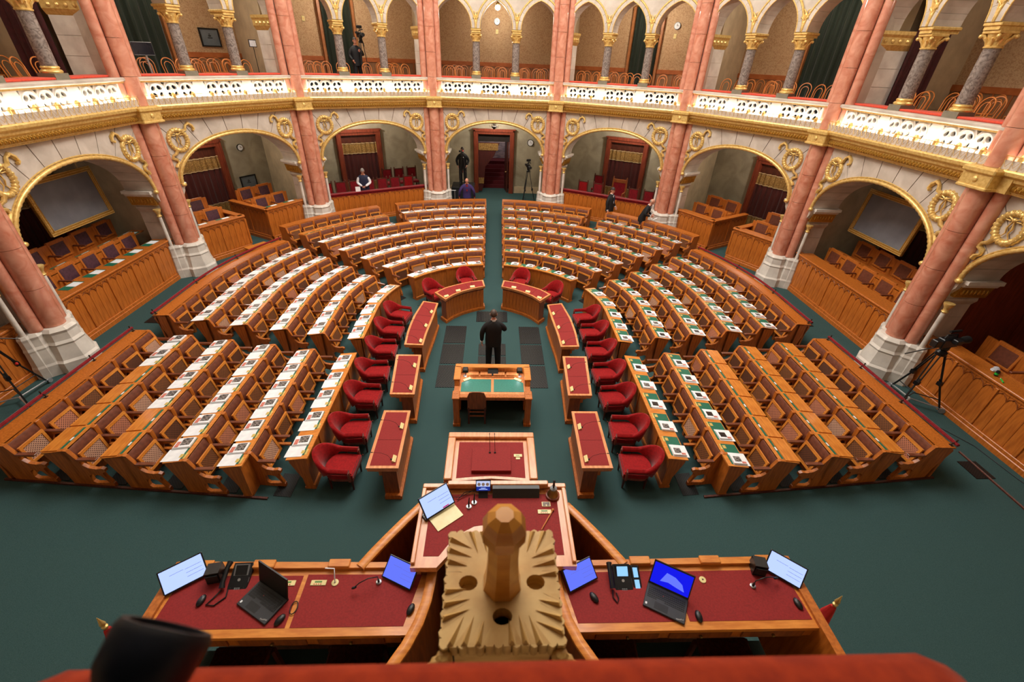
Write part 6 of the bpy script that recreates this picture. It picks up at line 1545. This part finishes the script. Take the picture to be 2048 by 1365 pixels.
mb = MB(); mb.lathe([(0.052, -0.02), (0.056, 0.0), (0.056, 0.06), (0.052, 0.065), (0.05, 0.09)], 24, T=T); mk('barrel', mb, BLACK, t, 40)
mb = MB(); mb.lathe([(0.052, 0.085), (0.060, 0.10), (0.064, 0.145), (0.060, 0.155), (0.05, 0.155), (0.05, 0.148)], 24, T=T); mk('hood', mb, mat('lens_hood', (14, 15, 20), (20, 21, 28), 0.45, scale=30), t, 40)
mb = MB(); mb.lathe([(0.0565, 0.02), (0.058, 0.022), (0.058, 0.052), (0.0565, 0.054)], 24, T=T); mk('grip_ring', mb, BLACKM, t, 40)
mb = MB(); mb.lathe([(0.05, 0.14), (0.03, 0.148), (0.005, 0.15)], 24, T=T); mk('front_cap', mb, mat('lens_cap_grey', (16, 17, 24), (24, 25, 34), 0.4, scale=9), t, 40)
# ================================================================ people
def skin_mesh(name, V, E, mats, tags):
    """V: {joint: (co, rx, ry)}, E: [(a, b, mat)] -> one continuous surface, materials by nearest bone"""
    names = list(V); me = bpy.data.meshes.new(name); me.from_pydata([V[n][0] for n in names], [(names.index(a), names.index(b)) for a, b, _ in E], [])
    o = bpy.data.objects.new(name, me); COL.objects.link(o)
    md = o.modifiers.new('skin', 'SKIN'); md.use_smooth_shade = True; md.branch_smoothing = 0.6
    sv = me.skin_vertices[0].data
    for i, n in enumerate(names): sv[i].radius = (V[n][1], V[n][2]); sv[i].use_root = (n == 'pelvis')
    ss = o.modifiers.new('sub', 'SUBSURF'); ss.levels = 2; ss.render_levels = 2
    dg = bpy.context.evaluated_depsgraph_get(); dg.update()
    out = bpy.data.meshes.new_from_object(o.evaluated_get(dg)); out.name = name
    bpy.data.objects.remove(o); out.materials.clear()
    for m in mats: out.materials.append(m)
    segs = [(Vector(V[a][0]), Vector(V[b][0]), t) for a, b, t in E]
    for p in out.polygons:
        c = p.center; best = 1e9; bt = 0
        for a, b, t in segs:
            d = b-a; u = max(0, min(1, (c-a).dot(d)/max(d.length_squared, 1e-9))); q = (c-(a+d*u)).length
            if q < best: best = q; bt = t
        p.material_index = bt; p.use_smooth = True
    return out
def hand_mesh(sx, curl=0.5):
    m = MB(); m.ell((0, 0, -0.045), (0.022, 0.04, 0.05), 10, 6)
    for k in range(4):
        y = -0.028+0.019*k; L = (0.065, 0.075, 0.07, 0.055)[k]
        m.tube([(0, y, -0.08), (-sx*0.006*curl, y*1.08, -0.08-L*0.45), (-sx*0.03*curl, y*1.1, -0.08-L*0.9), (-sx*0.05*curl, y*1.1, -0.08-L)], [0.0095, 0.009, 0.008, 0.005], 6)
    m.tube([(0, -0.035, -0.03), (-sx*0.012, -0.056, -0.065), (-sx*0.018, -0.058, -0.095)], [0.011, 0.010, 0.006], 6)
    return m.mesh('hand', SKIN, 60)
def person(lab, loc, rz, top, legs, H=1.78, lean=0.0, arms=None, hair=HAIRD, bald=False, sleeve=None, shirt=None, tie=None, nod=0.15, stride=0.0, mask=False):
    t = thing('person', lab, 'person', loc, rz); s = H/1.78
    def L(p):      # lean everything above the pelvis
        x, y, z = p
        if z > 0.95: dz_, dy = z-0.95, y; y = dy*cos(lean)-dz_*sin(lean); z = 0.95+dz_*cos(lean)+dy*sin(lean)*0
        return Vector((x*s, y*s, z*s))
    V = {}
    def j(n, p, rx, ry=None): V[n] = (L(p), rx*s, (ry or rx)*s)
    j('pelvis', (0, 0, 0.95), 0.155, 0.155); j('waist', (0, 0, 1.10), 0.14, 0.14); j('chest', (0, 0.0, 1.30), 0.15, 0.15); j('upper', (0, 0.01, 1.42), 0.12, 0.11); j('neck', (0, 0.0, 1.52), 0.06, 0.06); j('nape', (0, -0.012, 1.60), 0.058, 0.062)
    E = [('pelvis', 'waist', 0), ('waist', 'chest', 0), ('chest', 'upper', 0), ('upper', 'neck', 0), ('neck', 'nape', 2)]
    arms = arms or {}
    for sx, nm in ((-1, 'r'), (1, 'l')):
        j('sh'+nm, (sx*0.20, 0.01, 1.41), 0.088, 0.088)
        e, w_ = arms.get(nm, ((0.255, 0.03, 1.14), (0.265, -0.03, 0.90)))
        V['el'+nm] = (L((sx*e[0], e[1], e[2])), 0.066*s, 0.066*s); V['wr'+nm] = (L((sx*w_[0], w_[1], w_[2])), 0.046*s, 0.046*s)
        E += [('upper', 'sh'+nm, 0), ('sh'+nm, 'el'+nm, 3 if sleeve else 0), ('el'+nm, 'wr'+nm, 3 if sleeve else 0)]
        st = stride*sx
        j('hip'+nm, (sx*0.10, 0, 0.86), 0.115, 0.115); j('kn'+nm, (sx*0.115, -0.02+st*0.5, 0.49), 0.088, 0.088); j('an'+nm, (sx*0.125, 0.02+st, 0.10), 0.072, 0.075); j('to'+nm, (sx*0.135, -0.13+st, 0.045), 0.042, 0.035)
        E += [('pelvis', 'hip'+nm, 1), ('hip'+nm, 'kn'+nm, 1), ('kn'+nm, 'an'+nm, 1), ('an'+nm, 'to'+nm, 4)]
    me = skin_mesh('body', V, E, [top, legs, SKIN, sleeve or top, BLACKM], None)
    ob('body', me, t)
    if not sleeve or True:
        mb = MB(); n = 20; rings = [(0.80, 0.20, 0.148), (0.95, 0.205, 0.15), (1.10, 0.198, 0.145), (1.28, 0.215, 0.148), (1.38, 0.21, 0.13), (1.455, 0.15, 0.10), (1.50, 0.075, 0.075)]; vv_ = []
        for z, rx, ry in rings:
            for k in range(n): a = 2*pi*k/n; ca, sa = cos(a), sin(a); vv_.append(L((rx*abs(ca)**0.8*(1 if ca > 0 else -1), ry*abs(sa)**0.8*(1 if sa > 0 else -1), z)))
        mb.add(vv_, [(i*n+k, i*n+(k+1) % n, (i+1)*n+(k+1) % n, (i+1)*n+k) for i in range(len(rings)-1) for k in range(n)]+[tuple(range(n)), tuple((len(rings)-1)*n+k for k in range(n))]); mk('jacket', mb, top, t, 60)
    for sx, nm in ((-1, 'r'), (1, 'l')):
        d = (V['wr'+nm][0]-V['el'+nm][0]).normalized()
        q = Vector((0, 0, -1)).rotation_difference(d)
        h = ob('hand', hand_mesh(sx), t, V['wr'+nm][0]+d*0.01); h.rotation_mode = 'QUATERNION'; h.rotation_quaternion = q; h.scale = (s*1.05,)*3
        if shirt:
            mb = MB(); mb.lathe([(0.040, -0.025), (0.042, 0.0)], 12); c = mk('cuff', mb, shirt, t, 50); c.location = V['wr'+nm][0]; c.rotation_mode = 'QUATERNION'; c.rotation_quaternion = q
    hc = L((0, -0.02, 1.665))
    hd = bpy.data.objects.new('head', None)
    T = Matrix.Translation(hc) @ Matrix.Rotation(lean+nod, 4, 'X') @ Matrix.Scale(s, 4)
    mb = MB(); mb.ell((0, 0.01, 0.02), (0.076, 0.098, 0.105), 16, 12, T=T); mb.ell((0, -0.03, -0.05), (0.056, 0.062, 0.065), 14, 9, T=T)
    mb.tube([(0, -0.088, 0.02), (0, -0.108, -0.018), (0, -0.09, -0.028)], [0.009, 0.015, 0.010], 8, T=T)
    for sx in (-1, 1): mb.ell((sx*0.078, 0.012, 0.0), (0.012, 0.02, 0.032), 8, 6, T=T)
    hd = mk('head', mb, SKIN, t, 70)
    mb = MB()
    for sx in (-1, 1): mb.ell((sx*0.031, -0.084, 0.022), (0.011, 0.006, 0.006), 8, 5, T=T)
    mk('eyes', mb, BLACK, hd)
    mb = MB()
    for sx in (-1, 1): mb.tube([(sx*0.016, -0.092, 0.04), (sx*0.032, -0.09, 0.046), (sx*0.048, -0.078, 0.04)], 0.004, 5, T=T)
    mk('eyebrows', mb, hair, hd)
    mb = MB(); mb.ell((0, -0.082, -0.058), (0.024, 0.008, 0.007), 10, 5, T=T); mk('mouth', mb, mat('lips_'+str(len(bpy.data.materials)), (150, 84, 76), None, 0.5), hd)
    mb = MB()
    if bald:
        for a in range(11):
            an = radians(-10+200*a/10)
        mb.ell((0, 0.045, -0.005), (0.078, 0.072, 0.055), 14, 8, T=T)
    else:
        n, m_ = 18, 9; v = []; f = []
        for i in range(m_+1):
            th = pi/2*(1-i/m_*1.32)
            for k in range(n):
                ph = 2*pi*k/n; front = max(0, -sin(ph)); tt = th if not front else max(th, radians(24*front))
                v.append((0.082*cos(tt)*cos(ph), 0.012+0.106*cos(tt)*sin(ph), 0.022+0.112*sin(tt)))
        for i in range(m_):
            for k in range(n): f.append((i*n+k, i*n+(k+1) % n, (i+1)*n+(k+1) % n, (i+1)*n+k))
        mb.add(v, f, T=T)
    mk('hair', mb, hair, hd, 70)
    if shirt:
        nk = L((0, 0.004, 1.505)); mb = MB(); mb.lathe([(0.068, -0.02), (0.066, 0.035), (0.062, 0.035)], 16, T=Matrix.Translation(nk) @ Matrix.Rotation(lean+0.1, 4, 'X')); mk('collar', mb, shirt, t, 50)
        mb = MB(); a, b, c, d = (L((-0.055, -0.098, 1.47)), L((0.055, -0.098, 1.47)), L((0.02, -0.152, 1.15)), L((-0.02, -0.152, 1.15)))
        up = Vector((0, -0.012, 0)); mb.add([a, b, c, d, a+up, b+up, c+up, d+up], [(0, 1, 2, 3), (7, 6, 5, 4), (0, 4, 5, 1), (1, 5, 6, 2), (2, 6, 7, 3), (3, 7, 4, 0)]); mk('shirt_front', mb, shirt, t)
    if tie:
        mb = MB(); P = [L((0, -0.115, 1.47)), L((0, -0.125, 1.43)), L((0, -0.160, 1.28)), L((0, -0.166, 1.16))]; mb.tube(P, [0.016, 0.010, 0.020, 0.024], 6); mk('tie', mb, tie, t, 60)
    return t, V
def sub_paper(lab, p, rz, w_=0.10, h=0.15, tilt=0.0):
    mb = MB(); mb.box(-w_, w_, -0.003, 0.003, -2*h, 0); o = mk('held_paper', mb, WHITE, None, loc=p, rot=(tilt, 0, rz)); tag(o, lab, 'paper')
# the man standing in the middle, seen from behind (faces away from the camera: rz = pi)
person('man in a black suit standing in the middle, seen from behind', (0.02, 9.42, 0), pi, SUITB, SUITB, 1.80, arms={'l': ((0.285, 0.03, 1.14), (0.29, -0.02, 0.89)), 'r': ((0.30, -0.06, 1.19), (0.10, -0.24, 1.28))}, hair=mat('greying_hair', (66, 52, 44), (86, 70, 60), 0.6, scale=40), shirt=SHIRTW, nod=0.0)
# man in a purple blazer leaning on the last row
person('bald man in a purple blazer and red shirt leaning on the rear row', (-1.26, 20.74, ZW), 0.08, SUITP, SUITB, 1.72, lean=radians(20), arms={'r': ((0.33, -0.10, 1.14), (0.36, -0.02, 0.86)), 'l': ((0.33, -0.10, 1.14), (0.36, -0.02, 0.86))}, hair=HAIRG, bald=True, shirt=SHIRTR, nod=0.35)
# man with a vest and papers behind the left parapet
person('grey-haired man in a navy vest holding papers behind the left parapet', (-5.66, 19.95, ZP), radians(15), SUITN, SUITN, 1.76, lean=radians(14), arms={'r': ((0.27, -0.04, 1.15), (0.10, -0.26, 1.05)), 'l': ((0.27, -0.04, 1.15), (0.05, -0.27, 1.05))}, hair=HAIRG, sleeve=SHIRTW, nod=0.35)
sub_paper('white papers in the hands of the man in the navy vest', (-5.83, 19.50, ZP+1.05), radians(15))
# cameraman on the black platform in the central bay
PLZ = 1.58
t = thing('camera_platform', 'black platform under the cameraman in the central bay', 'platform', (-1.55, 22.7, ZW))
mb = MB(); mb.box(-0.55, 0.55, -0.5, 0.6, PLZ-ZW-0.08, PLZ-ZW, c=0.01); mk('deck', mb, BLACKM, t)
mb = MB(); mb.box(-0.53, 0.53, -0.48, -0.46, 0.0, PLZ-ZW-0.08); mb.box(-0.53, -0.51, -0.46, 0.58, 0.0, PLZ-ZW-0.08); mb.box(0.51, 0.53, -0.46, 0.58, 0.0, PLZ-ZW-0.08); mk('skirt', mb, SUITB, t)
person('cameraman in black clothes standing on the platform in the central arch', (-1.56, 22.75, PLZ), 0.0, SUITB, SUITB, 1.74, arms={'r': ((0.30, 0.0, 1.16), (0.24, -0.12, 0.95)), 'l': ((0.30, 0.0, 1.16), (0.22, -0.14, 0.98))}, hair=HAIRD)
person('cameraman in black with a white badge standing in the left gallery', tuple(bay_pt(1, 0.22, 2.05, 5.72)), radians(30), SUITB, SUITB, 1.74, arms={'r': ((0.28, 0.0, 1.15), (0.22, -0.18, 1.0)), 'l': ((0.28, -0.02, 1.18), (0.10, -0.30, 1.30))}, hair=HAIRD)
person('dark-haired man in a black suit standing before the right parapet', (5.02, 19.05, ZW), radians(50), SUITB, SUITB, 1.80, arms={'l': ((0.25, 0.02, 1.15), (0.20, -0.14, 0.98))}, hair=HAIRD, shirt=SHIRTW, tie=SUITN, nod=0.4)
person('bald man in a black suit bending by the pier, reading papers', (6.10, 17.82, ZW), radians(62), SUITB, SUITB, 1.76, lean=radians(22), arms={'r': ((0.25, -0.06, 1.16), (0.12, -0.30, 1.08)), 'l': ((0.25, -0.06, 1.16), (0.10, -0.31, 1.10))}, hair=HAIRG, bald=True, shirt=SHIRTW, tie=BLACK, nod=0.35)
sub_paper('white paper in the hands of the bending bald man', (6.62, 17.52, ZW+1.0), radians(62), 0.07, 0.08, radians(60))

# ================================================================ television cameras and other loose things
def tv_camera(lab, loc, rz, h=1.5, scale=1.0, body=True, spread=0.5, dolly=False, zlow=0.0, tall=False):
    t = thing('television_camera' if body else 'camera_tripod', lab, 'camera' if body else 'tripod', loc, rz)
    for k in range(3):
        a = 2*pi*k/3+pi/2+0.3; fx, fy = spread*cos(a), spread*sin(a)
        mb = MB()
        for d in (-0.03, 0.03):
            ox, oy = -sin(a)*d, cos(a)*d
            mb.tube([(0.07*cos(a)+ox, 0.07*sin(a)+oy, h-0.05), (fx*0.55+ox*0.7, fy*0.55+oy*0.7, h*0.48)], 0.013, 6)
        mb.tube([(fx*0.45, fy*0.45, h*0.56), (fx, fy, 0.06 if dolly else 0.0)], 0.017, 6); mb.box(fx*0.52-0.035, fx*0.52+0.035, fy*0.52-0.035, fy*0.52+0.035, h*0.46, h*0.52)
        lg = mk('leg', mb, BLACK, t)
        if dolly:
            mb = MB(); mb.tube([(0, 0, 0.12), (fx*1.05, fy*1.05, 0.09)], 0.018, 6); mk('dolly_arm', mb, ALU, t)
            mb = MB(); mb.lathe([(0.05, -0.02), (0.055, 0.0), (0.05, 0.02)], 14, T=Matrix.Translation((fx*1.08, fy*1.08, 0.055)) @ Matrix.Rotation(a, 4, 'Z') @ Matrix.Rotation(pi/2, 4, 'X')); mk('wheel', mb, GREYP, t, 40)
    mb = MB()
    for k in range(3):
        a = 2*pi*k/3+pi/2+0.3; mb.tube([(0, 0, h*0.22), (spread*0.78*cos(a), spread*0.78*sin(a), h*0.22)], 0.01, 5)
    mk('spreader', mb, BLACKM, t)
    mb = MB(); mb.ell((spread*0.5*cos(pi/2+0.3)+0.02, spread*0.5*sin(pi/2+0.3), h*0.5), (0.03, 0.03, 0.035), 8, 5); mk('red_clamp', mb, REDPL, t)
    mb = MB(); mb.lathe([(0.08, h-0.06), (0.085, h), (0.05, h+0.04), (0.07, h+0.06), (0.07, h+0.12)], 12); mb.tube([(0.05, 0.0, h+0.08), (0.16, 0.22, h-0.05), (0.24, 0.42, h-0.16)], 0.011, 6); mk('fluid_head', mb, BLACK, t, 40)
    if body:
        z = h+0.12
        mb = MB(); mb.box(-0.065, 0.065, -0.16, 0.20, z, z+0.17, c=0.012); mb.box(-0.055, 0.055, 0.20, 0.33, z+0.02, z+0.15, c=0.01); mk('camera_body', mb, BLACK, t)
        mb = MB(); T = Matrix.Translation((0, -0.16, z+0.09)) @ Matrix.Rotation(pi/2, 4, 'X'); mb.lathe([(0.045, 0.0), (0.05, 0.05), (0.05, 0.15), (0.062, 0.18), (0.068, 0.26), (0.06, 0.26)], 16, T=T); mk('lens', mb, BLACKM, t, 40)
        mb = MB(); mb.tube([(0, -0.12, z+0.17), (0, -0.10, z+0.23), (0, 0.12, z+0.23), (0, 0.14, z+0.17)], 0.014, 6); mk('handle', mb, BLACK, t)
        mb = MB(); mb.box(-0.17, -0.075, -0.05, 0.08, z+0.12, z+0.20, c=0.01); mk('viewfinder', mb, BLACK, t)
        mb = MB(); mb.tube([(0.05, -0.22, z+0.26), (0.05, 0.02, z+0.26)], 0.02, 8); mk('microphone', mb, BLACKM, t, 40)
        mb = MB(); mb.box(0.066, 0.070, 0.0, 0.08, z+0.06, z+0.11); mk('badge', mb, SHIRTW, t)
        if tall:
            mb = MB(); mb.box(-0.10, 0.10, -0.03, 0.05, z+0.30, z+0.40, c=0.01); mb.tube([(0, 0, z+0.22), (0, 0, z+0.31)], 0.015, 6); mk('lamp_unit', mb, BLACK, t)
    t.scale = (scale,)*3
    return t
tv_camera('large television camera on a tripod before the right parapet', (9.40, 7.32, ZW), radians(100), 1.18, 1.2, True, 0.46, True)
tv_camera('tripod on a wheeled dolly before the left parapet', (-9.62, 7.20, ZW), radians(-20), 1.5, 1.0, True, 0.60, True)
tv_camera('television camera on a tall tripod right of the central doorway', (1.62, 22.25, ZW), radians(10), 1.72, 1.0, True, 0.46, tall=True)
tv_camera('television camera of the cameraman on the platform', (-1.54, 22.42, PLZ), radians(0), 1.38, 0.97, True, 0.26)
tv_camera('television camera held up in the left gallery', tuple(bay_pt(1, 0.38, 1.72, 5.72)), radians(30), 1.62, 1.0, True, 0.30, tall=True)
mb = MB(); mb.ell((0, 0, 0), (0.012, 0.008, 0.012), 8, 6); o = mk('tally_lamp', mb, emit('tally_red', (255, 70, 60), 6.0), None, loc=(-1.50, 22.22, PLZ+1.66)); tag(o, 'small red tally light on the platform camera', 'lamp')
# things on the right parapet, wooden stand, stanchion, cables
t = thing('drinks_can', 'small green and black can on the right parapet', 'can', tuple(bay_pt(8, -0.72, 0.46, 1.955))); mb = MB(); mb.lathe([(0.03, 0), (0.033, 0.01), (0.033, 0.10), (0.028, 0.115)], 14); mk('can', mb, BLACK, t, 40); mb = MB(); mb.lathe([(0.0336, 0.03), (0.0336, 0.07)], 14); mk('label_band', mb, GREENPL, t)
t = thing('plastic_bag', 'crumpled clear plastic bag on the right parapet', 'bag', tuple(bay_pt(8, -0.85, 0.50, 1.955)), 0.3); mb = MB(); mb.ell((0.1, 0, 0.035), (0.13, 0.06, 0.035), 9, 6); mb.ell((0.2, 0.03, 0.03), (0.07, 0.05, 0.03), 8, 5); mk('bag', mb, GLASSY, t)
t = thing('green_pen', 'bright green marker on the right parapet', 'pen', tuple(bay_pt(8, -0.55, 0.42, 1.965)), radians(60)); mb = MB(); mb.tube([(-0.08, 0, 0), (0.06, 0, 0)], 0.012, 8); mk('barrel', mb, GREENPL, t); mb = MB(); mb.tube([(0.06, 0, 0), (0.09, 0, 0)], [0.010, 0.004], 8); mk('tip', mb, SHIRTW, t)
t = thing('oak_stand', 'low oak stand with sloping top on the left walkway', 'stand', (-8.62, 15.62, ZW), radians(58))
mb = MB(); mb.prism([(-0.40, -0.17), (-0.33, 0.20), (0.40, 0.20), (0.44, -0.17)], 0.16, 0.20); mb.box(-0.42, -0.14, -0.15, 0.15, 0.20, 0.235); mk('top', mb, OAKL, t); mb = MB(); mb.box(-0.36, 0.38, -0.14, 0.17, 0.0, 0.16); mk('plinth', mb, OAK, t)
t = thing('white_rack', 'small white metal rack beside the leaning man', 'rack', (-2.02, 21.45, ZW)); mb = MB(); mb.tube([(-0.2, 0, 0.9), (0.2, 0, 0.9)], 0.02, 8); mk('top_bar', mb, ALU, t)
for s in (-1, 1):
    mb = MB(); mb.tube([(s*0.14, 0, 0.9), (s*0.14, 0, 0.0)], 0.014, 6); mk('leg', mb, ALU, t)
mb = MB(); mb.tube([(9.28, 5.85, ZW+0.015), (9.26, 5.2, ZW+0.015), (9.24, 4.4, ZW+0.015), (9.24, 3.4, ZW+0.015)], 0.022, 6); o = mk('cable_cover', mb, WALNUT, None); tag(o, 'dark brown cable strip on the carpet at the right edge', 'cable strip')
mb = MB(); mb.tube([(9.35, 7.1, ZW+0.01), (9.5, 6.5, ZW+0.01), (9.75, 6.0, ZW+0.01), (9.8, 5.2, ZW+0.01), (9.9, 4.6, ZW+0.01)], 0.008, 5); o = mk('camera_cable', mb, BLACKM, None); tag(o, 'thin black cable trailing from the right camera tripod', 'cable')
mb = MB(); mb.tube([(-9.3, 7.4, ZW+0.01), (-9.2, 8.0, ZW+0.01), (-9.25, 8.8, ZW+0.01), (-9.15, 9.6, ZW+0.01), (-9.3, 10.0, ZW+0.01)], 0.008, 5); o = mk('camera_cable', mb, BLACKM, None); tag(o, 'thin black cable on the left walkway by the nearest pier', 'cable')
